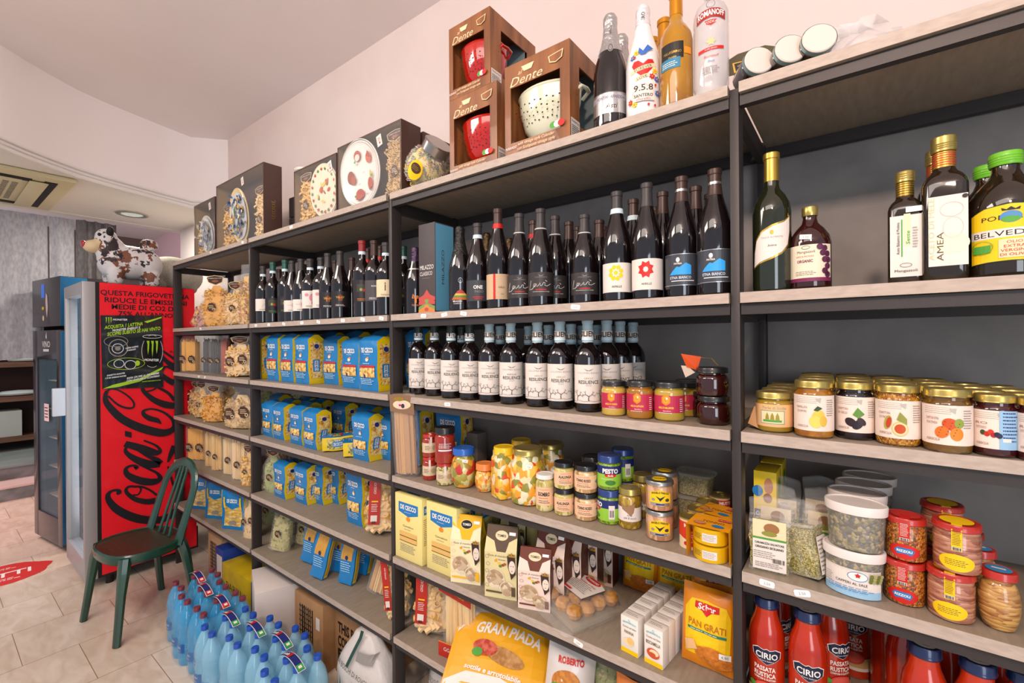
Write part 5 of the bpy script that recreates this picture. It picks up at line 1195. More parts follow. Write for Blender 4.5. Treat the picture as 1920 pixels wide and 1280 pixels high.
place_jar('pickorange', jar_maker(.034, .085, 'belly', V_PICKO, LIDORG, .020, lidr=.030), 909, 925, Z, 37, 'small bellied jar of orange pickles with orange lid', None, r0=.034, h0=.085, ytop=867)
mkT = jar_maker(.036, .135, 'square', V_PICK, LIDYEL, .020, pw=5, lidr=.034)
o, c, s_ = place_jar('picksq', mkT, 946, 937, Z, 42, 'tall square jar of layered pickles with yellow lid, front one', None, r0=.036, h0=.135, ytop=836, turn=.5)
inst('picksq', None, (c.x-.015, c.y+.12, Z), .3, 'tall square jar of pickles with yellow lid behind the front one', None, tuple(o.scale))
mkB = jar_maker(.056, .155, 'round', V_PICK, LIDGOLD, .018, lidr=.048, lidtop=LIDGOLDT, extra=stk)
o, c, s_ = place_jar('pickbig', mkB, 990, 951, Z, 66, 'large round jar of mixed vegetable pickles with gold lid, front one', None, r0=.056, h0=.155, ytop=838)
inst('pickbig', None, (c.x+.0, c.y+.14, Z), .9, 'large round jar of pickles with gold lid behind the front one', None, (o.scale[0]*.92,)*2+(o.scale[2]*.95,))
def L_tonno(t1, fish=True):
    def f(d, r, h):
        d.rect(0, 0, r*4.2, h*.50, PEA); d.text(t1, -r*.15, h*.07, h*.105, BLACK, w=r*1.35, bold=.04); d.lines(-r*.1, -h*.04, r*1.2, h*.05, 1, RED); d.lines(-r*.1, -h*.14, r*1.3, h*.1, 2, INK); d.lines(0, h*.19, r*1.2, h*.03, 1, RED)
        d.poly([(r*.9, h*.02), (r*1.2, h*.09), (r*1.7, h*.08), (r*1.9, h*.0), (r*1.6, -h*.06), (r*1.2, -h*.05)], GREY); return h*.42
    return f
GA = 'fish jars with peach labels and black lids'
mkA = jar_maker(.031, .078, 'std', V_FISHG, LIDBLK, .014, L_tonno('ALALUNGA'), lidr=.031)
o, c, s_ = place_jar('alal', mkA, 1058, 968, Z, 37, 'fish jar lettered ALALUNGA with black lid, bottom of its stack', GA, r0=.031, h0=.078, ytop=913)
zz = Z+.078*o.scale[2]+.001; inst('alal', None, (c.x, c.y, zz), facecam(c)+.25, 'fish jar lettered ALALUNGA with black lid, top of its stack', GA, tuple(o.scale))
mkO = jar_maker(.031, .078, 'std', V_FISH, LIDBLK, .014, L_tonno('TONNO ROSSO'), lidr=.031)
o, c, s_ = place_jar('rosso', mkO, 1099, 978, Z, 43, 'fish jar lettered ROSSO with black lid, bottom of its stack', GA, r0=.031, h0=.078, ytop=920)
zz = Z+.078*o.scale[2]+.001; inst('rosso', None, (c.x, c.y, zz), facecam(c)-.1, 'fish jar lettered ROSSO with black lid, top of its stack', GA, tuple(o.scale))
inst('alal', None, (c.x-.03, c.y+.10, Z), 0, 'fish jar behind the ROSSO stack, lower one', GA, tuple(o.scale)); inst('alal', None, (c.x-.03, c.y+.10, zz), .3, 'fish jar behind the ROSSO stack, upper one', GA, tuple(o.scale))
mkW = jar_maker(.029, .100, 'std', V_FISHG, LIDWHT, .012, L_tonno('SGOMBRO'), lidr=.028)
o, c, s_ = place_jar('sgombro', mkW, 1022, 960, Z, 34, 'slim fish jar lettered SGOMBRO with white lid, front one', None, r0=.029, h0=.100, ytop=887)
inst('sgombro', None, (c.x+.005, c.y+.075, Z), .1, 'slim fish jar with white lid behind the front SGOMBRO jar', None, tuple(o.scale))
def L_pesto(d, r, h):
    d.rect(0, 0, r*4.6, h*.6, mat('pesto_label_green', '#8fc23a', .5)); d.rect(0, h*.18, r*4.6, h*.24, NAVY); d.text('PESTO', 0, h*.16, h*.13, WHITE, w=r*1.35, bold=.05); d.ell(0, h*.03, r*.5, h*.055, RED, 18); d.text('Barilla', 0, h*.03, h*.05, WHITE, bold=.03, shear=.2)
    d.ell(0, -h*.18, r*.45, h*.075, mat('basil', '#3f7a2a', .5), 12); d.rect(r*1.5, -h*.04, r*.5, h*.4, PAPER); d.bars(r*1.5, -h*.08, r*.4, h*.2, 9, BLACK); d.lines(-r*.2, -h*.08, r*1.2, h*.03, 1, WHITE); return h*.42
mkP = jar_maker(.035, .094, 'std', V_PESTO, LIDNAVY, .019, L_pesto, lidr=.034, lidtop=mat('lid_navy_top', '#4a5c94', .3, .3, coat=.5))
GP = 'green pesto jars with blue lids'
o, c, s_ = place_jar('pesto', mkP, 1143, 985, Z, 45, 'pesto jar with blue lid and green label, bottom of the front stack', GP, r0=.035, h0=.094, ytop=914, turn=-1.3)
zz = Z+.094*o.scale[2]+.001; inst('pesto', None, (c.x, c.y, zz), facecam(c)+.1, 'pesto jar with blue lid reading PESTO, top of the front stack', GP, tuple(o.scale))
inst('pesto', None, (c.x-.0, c.y+.095, Z), -.9, 'pesto jar of the rear stack, lower one', GP, tuple(o.scale)); inst('pesto', None, (c.x, c.y+.095, zz), -.6, 'pesto jar of the rear stack, upper one', GP, tuple(o.scale))
def L_cap(d, r, h):
    d.rect(0, -h*.04, r*3.4, h*.34, PAPER); d.poly([(-r*.75, h*.22), (-r*.3, h*.16), (r*.5, h*.24), (r*.35, h*.02), (r*.1, -h*.07), (-r*.3, h*.02), (-r*.7, h*.08)], mat('island_brown', '#9a7454', .6)); d.text('sale & tocco', 0, -h*.12, h*.06, INK, shear=.2, w=r*1.1); d.text('Bottega', 0, -h*.05, h*.04, INK, shear=.2); return h*.42
mkC = jar_maker(.034, .088, 'std', vmat('pate_brown', ['#9a7c1c', '#7c5c14', '#b8982c', '#8a6a18'], 90, .25, 1), LIDGOLD, .014, L_cap, lidtop=LIDGOLDT, lidr=.033)
o, c, s_ = place_jar('pate', mkC, 1181, 994, Z, 43, 'jar of brown pate with gold lid and island shaped label', None, r0=.034, h0=.088, ytop=912)
inst('pate', None, (c.x, c.y+.10, Z), .4, 'jar with gold lid behind the island label jar', None, (o.scale[0], o.scale[1], o.scale[2]*1.12))
def L_par(d, r, h):
    d.poly([(-r*.8, -h*.28), (r*.8, -h*.28), (r*.8, h*.12), (r*.5, h*.2), (0, h*.26), (-r*.5, h*.2), (-r*.8, h*.12)], YEL); d.text('ANGELO PARODI', 0, h*.13, h*.07, BLACK, w=r*1.3, arc=h*.04, bold=.04); d.poly([(-r*.35, h*.06), (0, -h*.02), (r*.4, h*.07), (r*.1, -h*.08), (0, -h*.13), (-r*.1, -h*.06)], BLACK)
    d.ell(-r*.5, -h*.08, r*.14, h*.05, GREY, 12); d.ell(r*.52, -h*.08, r*.16, h*.055, INK, 12); d.rect(0, -h*.23, r*1.5, h*.10, SILVER); d.rect(0, -h*.23, r*.6, h*.05, NAVY); return h*.48
GPA = 'tuna fillet jars with yellow labels and silver lids'
def par_x(t, r, h):
    b = MB(); b.lathe([(r*.55, h+.0002), (.0001, h+.0006)], YEL, 24); b.build('lid_print', t)
    d = Decal(.0002); d.text('TONNO', 0, 0, .008, BLACK, bold=.03); d.build('lid_lettering', t, flat((0, 0, h+.0006), (1, 0, 0), (0, 1, 0)))
mkPA = jar_maker(.037, .083, 'std', V_TUNA, LIDSIL, .012, L_par, lidr=.0385, neck=.97, extra=par_x)
o, c, s_ = place_jar('parodi', mkPA, 1237, 1016, Z, 52, 'tuna jar with yellow label and silver lid, bottom of the front stack', GPA, r0=.037, h0=.083, ytop=952)
zz = Z+.083*o.scale[2]+.002; inst('parodi', None, (c.x, c.y, zz), facecam(c)+.05, 'tuna jar with yellow label and silver lid, top of the front stack', GPA, tuple(o.scale))
inst('parodi', None, (c.x-.015, c.y+.088, Z), .0, 'tuna jar of the rear stack, lower one', GPA, tuple(o.scale)); inst('parodi', None, (c.x-.015, c.y+.088, zz), .1, 'tuna jar of the rear stack, upper one', GPA, tuple(o.scale))
def mk_tub(w, dp, h, food, lid=True):
    def mk():
        t = thing('plastic_tub', 'x', 'tub'); b = MB()
        vs = []; b.lathe([(.42, 0), (.5, .95*h/ w*1)], food, 28, sx=w, sy=dp, pw=5, T=Matrix.Diagonal((1, 1, w, 1))); b.build('herb_filling', t)
        b = MB(); b.lathe([(.43, 0), (.51, h*.97/w)], FILM, 28, sx=w, sy=dp, pw=5, T=Matrix.Diagonal((1, 1, w, 1))); b.build('clear_tub', t)
        b = MB(); b.lathe([(.54, h-.004), (.56, h-.002), (.56, h+.004), (.50, h+.006), (.0001, h+.004)], mat('clear_lid', '#c9c6bc', .15, alpha=.45), 28, sx=w, sy=dp, pw=5); b.build('lid', t)
        return t
    return mk
x = colX(1300, .26, S4)
inst('herbtub', mk_tub(.10, .08, .06, V_HERB), (x, .27, S4), .1, 'clear plastic tub of dried herbs, lower of two at the back'); inst('herbtub', None, (x+.004, .27, S4+.068), -.05, 'clear plastic tub of dried herbs, upper of two at the back')
def mk_mutti():
    t = thing('tomato_can', 'x', 'can'); r, h = .030, .084; b = MB(); b.lathe([(r, 0), (r, .002), (r*.985, .004), (r*.985, h-.004), (r, h-.002), (r, h), (r*.93, h), (r*.93, h-.003), (.0001, h-.003)], mat('can_cream', '#e6cfa8', .4), 32); b.build('can_body', t)
    b = MB(); b.lathe([(r*1.01, h-.003), (r*1.01, h+.0008), (r*.92, h+.0008), (r*.92, h-.002), (.0001, h-.002)], LIDGOLD, 32); b.tube([(.004, 0, h), (.012, .004, h+.001), (.014, 0, h+.001), (.012, -.004, h+.001), (.004, 0, h)], .0009, LIDGOLD, 6); b.build('can_lid', t)
    d = Decal(.00015); d.rect(0, .012, .19, .042, mat('can_red', '#d0341c', .45)); d.poly([(-.03, -.009), (.03, -.009), (0, -.02)], mat('can_red', '#d0341c', .45)); d.text('MUTTI', 0, .024, .0095, WHITE, w=.036, bold=.05); d.text('PELATI', .002, .010, .006, mat('honey_gold', '#f3c14a', .5), w=.026, bold=.03); d.rect(0, -.004, .016, .012, RED); d.lines(0, -.004, .014, .010, 2, WHITE)
    for x, y in ((-.012, -.026), (0, -.027), (.012, -.025)): d.ell(x, y, .0065, .006, RED, 12)
    d.build('label', t, cyl(r*.99, h*.5), cut=.005); return t
cans = [(1296, 1031, 45)]
o, c, s_ = place_jar('mutti', mk_mutti, 1296, 1031, Z, 45, 'small tomato can with red and cream label, front one', 'tomato cans', r0=.030, h0=.084, ytop=967)
for i, (dx, dy) in enumerate(((.0, .07), (.004, .14), (.02, .215))): inst('mutti', None, (c.x+dx, c.y+dy, Z), .4*i, 'small tomato can, %s behind the front one' % ('first', 'second', 'third')[i], 'tomato cans', tuple(o.scale))
def mk_tunapack():
    t = thing('tuna_tin_pack', 'x', 'tin'); YT = mat('tin_yellow', '#e6b80e', .3, .2); r = .036
    for z in (0, .034):
        b = MB(); b.lathe([(r*.95, z), (r, z+.003), (r, z+.027), (r*1.03, z+.029), (r*1.03, z+.031), (r*.9, z+.031), (.0001, z+.030)], YT, 32, c=(0, 0, 0), sx=1.12); b.build('tin', t)
        d = Decal(.0002); d.rect(.006, 0, .03, .016, PAPER); d.lines(.006, 0, .026, .012, 4, GREY); d.lines(-.02, 0, .02, .012, 4, mat('dark_ochre', '#5c4a2a', .5)); d.build('tin_print', t, cyl(r, z+.015, sx=1.12), cut=.005)
    b = MB(); SL = mat('sleeve_orange', '#e89a14', .45); b.add([(-.048, -.034, .068), (.048, -.034, .068), (.05, .05, .069), (-.046, .05, .069)], [(0, 1, 2, 3)], SL); b.add([(-.048, -.034, .068), (-.048, .05, .068), (-.048, .05, .0), (-.048, -.03, .0)], [(0, 1, 2, 3)], SL); b.add([(.048, -.034, .068), (.05, .05, .068), (.05, .05, .0), (.048, -.03, .0)], [(0, 1, 2, 3)], SL); b.build('card_sleeve', t, smooth=False)
    d = Decal(.0003); d.text('TONNO', .005, .0, .013, mat('dark_ochre', '#5c4a2a', .5), w=.05); d.ell(.02, -.022, .014, .008, BLUE, 16); d.rect(.026, .02, .03, .014, RED); d.text('CALLIPO', .026, .02, .006, WHITE); d.ell(-.022, -.02, .014, .010, mat('tuna_pic', '#c0825c', .5), 12); d.build('sleeve_print', t, flat((0, .008, .069), (1, 0, 0), (0, 1, 0)))
    return t
c, r = cylat(1336, 1060, Z, 66)
inst('tunapack', mk_tunapack, (c.x-.0, c.y+.004, Z), facecam(c)-.25, 'pack of two yellow tuna tins in an orange card sleeve beside the post', None, (1.0, 1.0, 1.2))
inst('tunapack', None, (c.x-.0, c.y+.115, Z), -.2, 'second pack of tuna tins behind the front pack', None, (1.0, 1.0, 1.1))
# ---- jams on the right bay
Z = S3
def L_jam(kind):
    def f(d, r, h):
        k = r/.042; JP = mat('jam_label', '#e9d6c8', .6); d.rect(0, 0, r*3.7, h*.62, JP)
        for i in range(4): d.rect(-.012*k, h*.27-i*h*.03, .05*k, .0005, GREY)
        d.poly([(-.0+.01*k, h*.26), (.022*k, h*.27), (.020*k, h*.18), (.012*k, h*.22)], mat('island_grey', '#b5aea6', .5)); d.lines(.044*k, h*.1, .02*k, h*.3, 8, GREY)
        t1 = {'lemon': ('MARMELLATA', 'DI LIMONI'), 'mul': ('CONFETTURA', 'DI GELSI'), 'fig': ('CONFETTURA', 'DI FICHI'), 'prick': ('CONFETTURA EXTRA', "FICHI D'INDIA"), 'berry': ('RO', 'FRUTTI DI BOSCO')}[kind]
        d.text(t1[0], -.020*k, h*.1, .0045*k, mat('rose_ink', '#9a7468', .5), w=.026*k); d.text(t1[1], -.020*k, h*.03, .0045*k, mat('rose_ink', '#9a7468', .5), w=.022*k); d.text('AGRISICILIA', -.018*k, -h*.23, .0045*k, mat('rose_ink', '#9a7468', .5), w=.026*k)
        def E(x, y, a, b_, c, rot=0, nm=None): d.ell(x*k, y*k, a*k, b_*k, mat(nm or ('fruit_'+c), c, .5), 18, rot)
        if kind == 'lemon': E(.016, -.004, .013, .010, '#e3bf4c', .3); E(.010, -.016, .013, .011, '#edcb5c', -.2); E(.026, -.014, .008, .010, '#d6b040'); d.poly([(.006*k, .006*k), (.014*k, .014*k), (.024*k, .010*k), (.014*k, .004*k)], mat('leaf_dark', '#2f4a20', .5))
        if kind == 'mul': E(-.002, -.014, .012, .008, '#2a1a20', -.3); E(.012, -.018, .012, .008, '#241820', .5); E(.020, -.012, .010, .006, '#332028', -.6); d.poly([(.002*k, .0), (.012*k, .014*k), (.026*k, .002*k), (.014*k, -.006*k)], mat('leaf_green', '#5c8a34', .5))
        if kind == 'fig': E(.010, -.016, .015, .013, '#cfc070'); E(.010, -.016, .0125, .0105, '#e6d8b0'); E(.010, -.016, .010, .0085, '#c04a1c'); E(-.012, -.006, .007, .013, '#a8a048', -.3); E(-.010, -.006, .005, .010, '#b8401c', -.3); d.poly([(.004*k, .0), (.010*k, .014*k), (.022*k, .002*k), (.022*k, -.008*k)], mat('fig_green', '#8a8f3a', .5))
        if kind == 'prick': E(.012, .002, .014, .010, '#c9501c', -.2); E(-.002, -.012, .012, .010, '#d87024', .3); E(.022, -.014, .011, .011, '#d8801c'); E(.026, .004, .008, .008, '#8a9a3a')
        if kind == 'prick':
            for i in range(16): d.ell((-.008+.036*((i*7 % 16)/16))*k, (-.018+.026*((i*5 % 16)/16))*k, .0008*k, .0008*k, INK, 6)
        if kind == 'berry':
            d.rect(.034*k, 0, .040*k, h*.62, mat('sky_label', '#8fb8d8', .5)); d.lines(.036*k, h*.05, .032*k, h*.5, 9, NAVY); d.rect(.028*k, -h*.16, .016*k, .006*k, PAPER)
            for x, y, c in ((-.016, -.006, '#2c4a20'), (-.008, -.008, '#b8281c'), (-.001, -.004, '#c83820'), (.004, -.009, '#a82018'), (.010, -.008, '#24203c'), (.014, -.010, '#2a2440')): E(x, y, .0055, .0045, c)
        return h*.44
    return f
JB = [('lemon', V_JAML, 1526, 822, 712, 75, 'jam jar with yellow lemon label'), ('mul', V_JAMB, 1603, 825, 715, 77, 'jam jar with black mulberry label'), ('fig', V_JAMF, 1684, 837, 720, 87, 'jam jar with cut fig label'), ('prick', V_JAMP, 1776, 850, 727, 96, 'jam jar with orange prickly pear label'), ('berry', V_JAMR, 1866, 857, 738, 88, 'jam jar with pale blue berry label'), ('berry', V_JAMR, 1950, 868, 745, 92, 'jam jar of dark red jam cut by the right edge of the view')]
for i, (k, fd, cx, yb, yt, wp, lb) in enumerate(JB):
    G = 'gold lidded jam jars'
    o, c, s_ = place_jar('jam_'+k, jar_maker(.042, .108, 'std', fd, LIDGOLD, .014, L_jam(k), lidr=.041, lidtop=LIDGOLDT), cx, yb, Z, wp, lb+', front row', G, r0=.042, h0=.108, ytop=yt, turn=-.15)
    for j in range(3):
        if c.y+.083*(j+1) < .36: inst('jam_'+k, None, (c.x-.004*j, c.y+.083*(j+1), Z), .3*j, lb.split(' cut')[0]+', %s row behind the front' % ('first', 'second', 'third')[j], G, tuple(o.scale))
def L_sj(d, r, h):
    OR = mat('peach_orange', '#e8b27a', .6); d.rect(0, 0, r*3.3, h*.56, OR); d.rect(-.004, -h*.04, r*1.35, h*.34, mat('teal_line', '#7a9a8a', .5)); d.rect(-.004, -h*.04, r*1.25, h*.30, CREAM); d.text('Perle di Sicilia', 0, h*.2, h*.075, mat('teal_line', '#7a9a8a', .5), w=r*1.3)
    for x in (-.014, -.004, .006): d.poly([(x-.004, -h*.1), (x+.004, -h*.1), (x+.003, h*.0), (x, h*.08), (x-.003, h*.0)], mat('olive_fig', '#9a8a34', .5))
    d.rect(-.004, -h*.13, r*1.0, h*.05, GREEN); return h*.42
o, c, s_ = place_jar('smalljam', jar_maker(.037, .083, 'std', mat('olive_jam', '#9a7a20', .1, coat=1), LIDGOLD, .014, L_sj, lidr=.037, lidtop=LIDGOLDT), 1452, 811, Z, 70, 'small jar with orange and teal label beside the post, front one', 'small orange label jars', r0=.037, h0=.083, ytop=733)
for j in range(3): inst('smalljam', None, (c.x, c.y+.08*(j+1), Z), .2*j, 'small jar with orange label, %s behind the front one' % ('first', 'second', 'third')[j], 'small orange label jars', tuple(o.scale))
q = onZ(1412, 806, Z); t = thing('hanging_tag', 'diamond shaped brown tag leaning beside the small orange label jar', 'tag', (q.x+.004, q.y+.012, Z+.004), -.5)
b = MB(); b.box((-.022, 0, 0), (.022, .0015, .044), mat('tag_frame', '#d8a070', .5), Matrix.Rotation(.25, 4, 'Y') @ Matrix.Rotation(-.2, 4, 'X')); b.build('card', t, smooth=False)
# ---- fourth shelf of the right bay
Z = S4
def mk_tunabox():
    t = thing('tuna_carton', 'x', 'box'); b = MB(); w, dp, h = .05, .09, .20; b.box((-w/2, -dp/2, 0), (w/2, dp/2, h), mat('carton_yellow', '#e9c61c', .45)); b.build('carton', t, bevel=.001)
    d = Decal(.0003); d.ell(-.016, .15, .012, .014, BLUE, 16); d.ell(.008, .165, .010, .02, mat('tuna_pic', '#c0825c', .5), 14); d.ell(.006, .135, .010, .012, mat('bread_pic', '#8f4a1c', .5), 12); d.rect(-.016, .06, .014, .09, mat('indigo', '#2b2f7c', .5)); d.text('PORTICELLO', -.016, .06, .008, WHITE, rot=PI/2, w=.08, bold=.03); d.text('TONNO', .004, .06, .013, BLACK, rot=PI/2, w=.075); d.rect(.018, .06, .006, .06, mat('indigo', '#2b2f7c', .5)); d.rect(-.018, .008, .012, .014, ORANGE)
    d.build('front_print', t, flat((0, -dp/2, 0), (1, 0, 0), (0, 0, 1)))
    d = Decal(.0003); d.ell(0, .15, .02, .03, GREEN, 12); d.ell(0, .08, .02, .02, mat('bread_pic', '#8f4a1c', .5), 12); d.build('side_print', t, flat((w/2, 0, 0), (0, 1, 0), (0, 0, 1))); return t
x = colX(1418, .14, Z+.1)
inst('tunabox', mk_tunabox, (x, .17, Z), .0, 'tall yellow tuna carton with blue side lettering, front one beside the post', 'yellow tuna cartons'); inst('tunabox', None, (x+.004, .27, Z), 0, 'tall yellow tuna carton behind the front one', 'yellow tuna cartons')
def mk_herbbag(lab=True, side=False):
    def mk():
        t = thing('herb_bag', 'x', 'bag'); w, dp, h = .072, .046, .165
        b = MB(); P = soft_box(b, w*.97, dp*.95, h*.66, (V_HERB,)*4, 3, top=.95, bulge=.004); b.build('herb_filling', t)
        b = MB(); P = soft_box(b, w, dp, h, (FILM,)*4, 5, top=.66, bulge=.004); b.build('clear_bag', t, ang=60)
        d = Decal(.0004)
        if lab: d.rect(0, .098, w*.82, .04, CREAM); d.ell(.004, .10, .014, .012, mat('spoon_brown', '#9a6a40', .5), 12); d.ell(0, .088, .014, .006, mat('herb_pile', '#8a8a3a', .5), 12); d.rect(0, .076, w*.82, .004, GREEN); d.rect(0, .040, w*.82, .068, PAPER); d.text('CARAMAZZA SALVATORE', 0, .066, .0048, BLACK, w=w*.72, bold=.03); d.text('ORIGANO SICILIANO', 0, .057, .0052, BLACK, w=w*.7, bold=.03); d.lines(-.008, .04, .04, .018, 4, GREY); d.bars(.016, .03, .022, .010, 12, BLACK); d.lines(0, .018, w*.7, .012, 3, GREY)
        else: d.rect(0, .05, w*.5, .08, PAPER); d.lines(0, .05, w*.4, .07, 8, GREY)
        d.build('label', t, flat((0, -dp/2-.004, 0), (1, 0, 0), (0, 0, 1))) if lab else d.build('label', t, flat((w/2+.003, 0, 0), (0, 1, 0), (0, 0, 1)))
        return t
    return mk
GHB = 'bags of dried oregano'
q = onZ(1440, 1074, Z); inst('herb1', mk_herbbag(True), (q.x, q.y+.03, Z), facecam(q)-.05, 'clear bag of dried oregano with white paper label, front left one', GHB, (1.12, 1, 1.0))
inst('herb1', None, (q.x+.005, q.y+.10, Z), .05, 'clear bag of dried oregano behind the front left one', GHB, (1.05, 1, 1.08)); inst('herb1', None, (q.x+.01, q.y+.17, Z), .05, 'clear bag of dried oregano, third in the left row', GHB, (1.05, 1, 1.1))
q = onZ(1508, 1090, Z); o = inst('herb2', mk_herbbag(False), (q.x+.006, q.y+.035, Z+.003), facecam(q)-.5, 'clear bag of dried oregano turned and leaning, second from the left', GHB, (.95, 1, .98)); o.rotation_euler = (.0, -.16, facecam(q)-.45)
inst('herb1', None, (q.x+.03, q.y+.115, Z), 0, 'clear bag of dried oregano behind the leaning one', GHB, (1, 1, 1.1)); inst('herb1', None, (q.x+.02, q.y+.185, Z), 0, 'clear bag of dried oregano, third in the right row', GHB, (1, 1, 1.15))
def mk_captub():
    t = thing('caper_tub', 'x', 'tub'); w, dp, h = .098, .075, .088; TP = mat('tub_plastic', '#d8d4d0', .2, alpha=.16)
    b = MB(); b.lathe([(.43, 0), (.445, .004), (.475, h*.8)], V_CAP, 40, sx=w, sy=dp); b.build('caper_filling', t)
    b = MB(); b.lathe([(.44, 0), (.455, .003), (.495, h*.9)], TP, 40, sx=w, sy=dp); b.build('clear_tub', t)
    b = MB(); b.lathe([(.50, h*.80), (.515, h*.80), (.525, h*.97), (.51, h), (.48, h), (.47, h*.975), (.0001, h*.97)], mat('tub_lid_white', '#e3d9d2', .35), 40, sx=w, sy=dp); b.build('lid', t); return t
def mk_captub2():
    t = mk_captub(); t.name = 'caper_tub'; d = Decal(.0004); w = .098
    d.poly([(-.055, -.03), (.055, -.03), (.055, .022), (-.055, .022)], PAPER); d.rect(0, -.024, .11, .014, mat('pale_blue_wave', '#9cc4de', .5)); d.ell(.010, .010, .016, .009, WHITE, 20); d.ring(.010, .010, .016, .009, .001, BLUE, 24); d.star(.010, .012, .005, .003, 5, RED, PI/2); d.text('CAPPERI AL SALE', 0, -.004, .005, BLACK, w=.05)
    for i in range(12): d.ell(.03+.006*(i % 4), .004+.006*(i//4), .0035, .0035, mat('caper_%d' % (i % 2), ('#6a7030', '#a8a060')[i % 2], .5), 8)
    d.lines(0, -.014, .07, .010, 3, BLUE); d.lines(-.035, .0, .018, .02, 5, GREY)
    d.build('label', t, cyl(w*.475, .032, sx=1, sy=.765), cut=.005); return t
q = onZ(1600, 1123, Z); c = q+Vector((0, .045, 0)); sc_ = 1.06
o = inst('captub2', mk_captub2, (c.x, c.y, Z), facecam(q)-.1, 'oval white lidded tub labelled CAPPERI AL SALE, bottom of the front stack', 'oval caper tubs', sc_)
inst('captub', mk_captub, (c.x+.004, c.y+.0, Z+.088*sc_+.001), facecam(q)-.15, 'oval clear tub of capers with white lid, top of the front stack', 'oval caper tubs', sc_)
for j in range(1, 4):
    inst('captub2', None, (c.x-.006+.012*j, c.y+.083*j, Z), .0, 'oval caper tub, lower one of the %s stack' % ('second', 'third', 'rearmost')[j-1], 'oval caper tubs', sc_) if c.y+.083*j < .37 else None
    if c.y+.083*j < .37: inst('captub', None, (c.x-.006+.012*j, c.y+.083*j, Z+.088*sc_+.001), .0, 'oval caper tub, upper one of the %s stack' % ('second', 'third', 'rearmost')[j-1], 'oval caper tubs', sc_)
def L_anch(cA, cB):
    def f(d, r, h):
        d.ell(.0, -h*.26, r*.78, h*.17, cA, 26)
        if cB: d.poly([(-r*.5, -h*.24), (-r*.35, -h*.18), (0, -h*.17), (r*.35, -h*.18), (r*.5, -h*.24), (r*.35, -h*.33), (0, -h*.30), (-r*.35, -h*.33)], BLUE); d.text('RIZZOLI', 0, -h*.245, h*.055, WHITE, w=r*.75, bold=.04)
        else: d.lines(0, -h*.26, r*1.0, h*.14, 4, mat('dark_ochre', '#5c4a2a', .5))
        return h*.5
    return f
def anch_x(c1):
    def ex(t, r, h):
        d = Decal(.0005); d.rect(0, 0, .020, h*.44, c1); d.lines(0, h*.05, .016, h*.3, 9, PAPER if c1 is RED else mat('dark_ochre', '#5c4a2a', .5)); d.rect(0, -h*.17, .018, h*.07, PAPER); d.bars(0, -h*.17, .016, h*.06, 12, BLACK); d.build('paper_seal', t, cyl(r*1.03, h*.70))
        b = MB(); b.box((-.010, -r*.98, h+.0001), (.010, -r*.1, h+.0008), c1); b.lathe([(r*.72, h+.0004), (.0001, h+.0007)], mat('lid_print_red', '#c8342c', .4) if c1 is RED else YEL, 28); b.build('lid_print', t, smooth=False)
    return ex
mkRA = jar_maker(.041, .098, 'std', V_CHOP, LIDRED, .014, L_anch(RED, 1), lidr=.0425, neck=.97, extra=anch_x(RED))
mkYA = jar_maker(.046, .100, 'std', V_ANCH, LIDRED, .014, L_anch(YEL, 0), lidr=.0475, neck=.97, extra=anch_x(YEL))
o, c, s_ = place_jar('anchr', mkRA, 1696, 1137, Z, 79, 'jar of chopped anchovies with red seal and red oval label, bottom of its stack', 'red sealed anchovy jars', r0=.041, h0=.098, ytop=1045, turn=-.1)
zz = Z+.098*o.scale[2]+.002; inst('anchr', None, (c.x+.002, c.y+.002, zz), facecam(c)-.05, 'jar of chopped anchovies with red seal and red oval label, top of its stack', 'red sealed anchovy jars', tuple(o.scale))
inst('anchr', None, (c.x, c.y+.10, Z), .2, 'jar of chopped anchovies behind the red sealed stack', 'red sealed anchovy jars', tuple(o.scale))
o, c, s_ = place_jar('anchy', mkYA, 1783, 1168, Z, 92, 'jar of anchovy fillets with yellow seal and yellow oval label, bottom of its stack', 'yellow sealed anchovy jars', r0=.046, h0=.100, ytop=1064, turn=-.05)
zz = Z+.100*o.scale[2]+.002; inst('anchy', None, (c.x+.008, c.y-.002, zz), facecam(c)+.0, 'jar of anchovy fillets with yellow seal and yellow oval label, top of its stack', 'yellow sealed anchovy jars', tuple(o.scale))
inst('anchy', None, (c.x, c.y+.112, Z), .2, 'jar of anchovy fillets of the rear stack, lower one', 'yellow sealed anchovy jars', tuple(o.scale)); inst('anchy', None, (c.x, c.y+.112, zz), .1, 'jar of anchovy fillets of the rear stack, upper one', 'yellow sealed anchovy jars', tuple(o.scale))
def bl_x(t, r, h):
    b = MB(); b.lathe([(r*.62, h+.0004), (.0001, h+.0007)], mat('lid_print_blue', '#3b8ac0', .4), 28); b.build('lid_print', t); d = Decal(.0003); d.rect(0, 0, .03, .010, PAPER); d.build('price_sticker', t, flat((0, 0, h+.001), (1, 0, 0), (0, 1, 0)))
mkBL = jar_maker(.046, .118, 'belly', vmat('anchovy_strips', ['#b07c3c', '#c89a54', '#9a6230', '#b88a4a'], 60, .3, 1, (.5, .5, 3)), LIDRED, .016, None, lidr=.040, extra=bl_x)
o, c, s_ = place_jar('anchb', mkBL, 1873, 1187, Z, 86, 'bellied jar of anchovies with red and blue lid, front one', None, r0=.046, h0=.118, ytop=1066)
inst('anchb', None, (c.x-.01, c.y+.10, Z), .2, 'bellied jar of anchovies with red and blue lid, behind the front one', None, tuple(o.scale)); inst('anchb', None, (c.x-.012, c.y+.20, Z), .2, 'bellied jar of anchovies with red and blue lid, rearmost', None, tuple(o.scale))
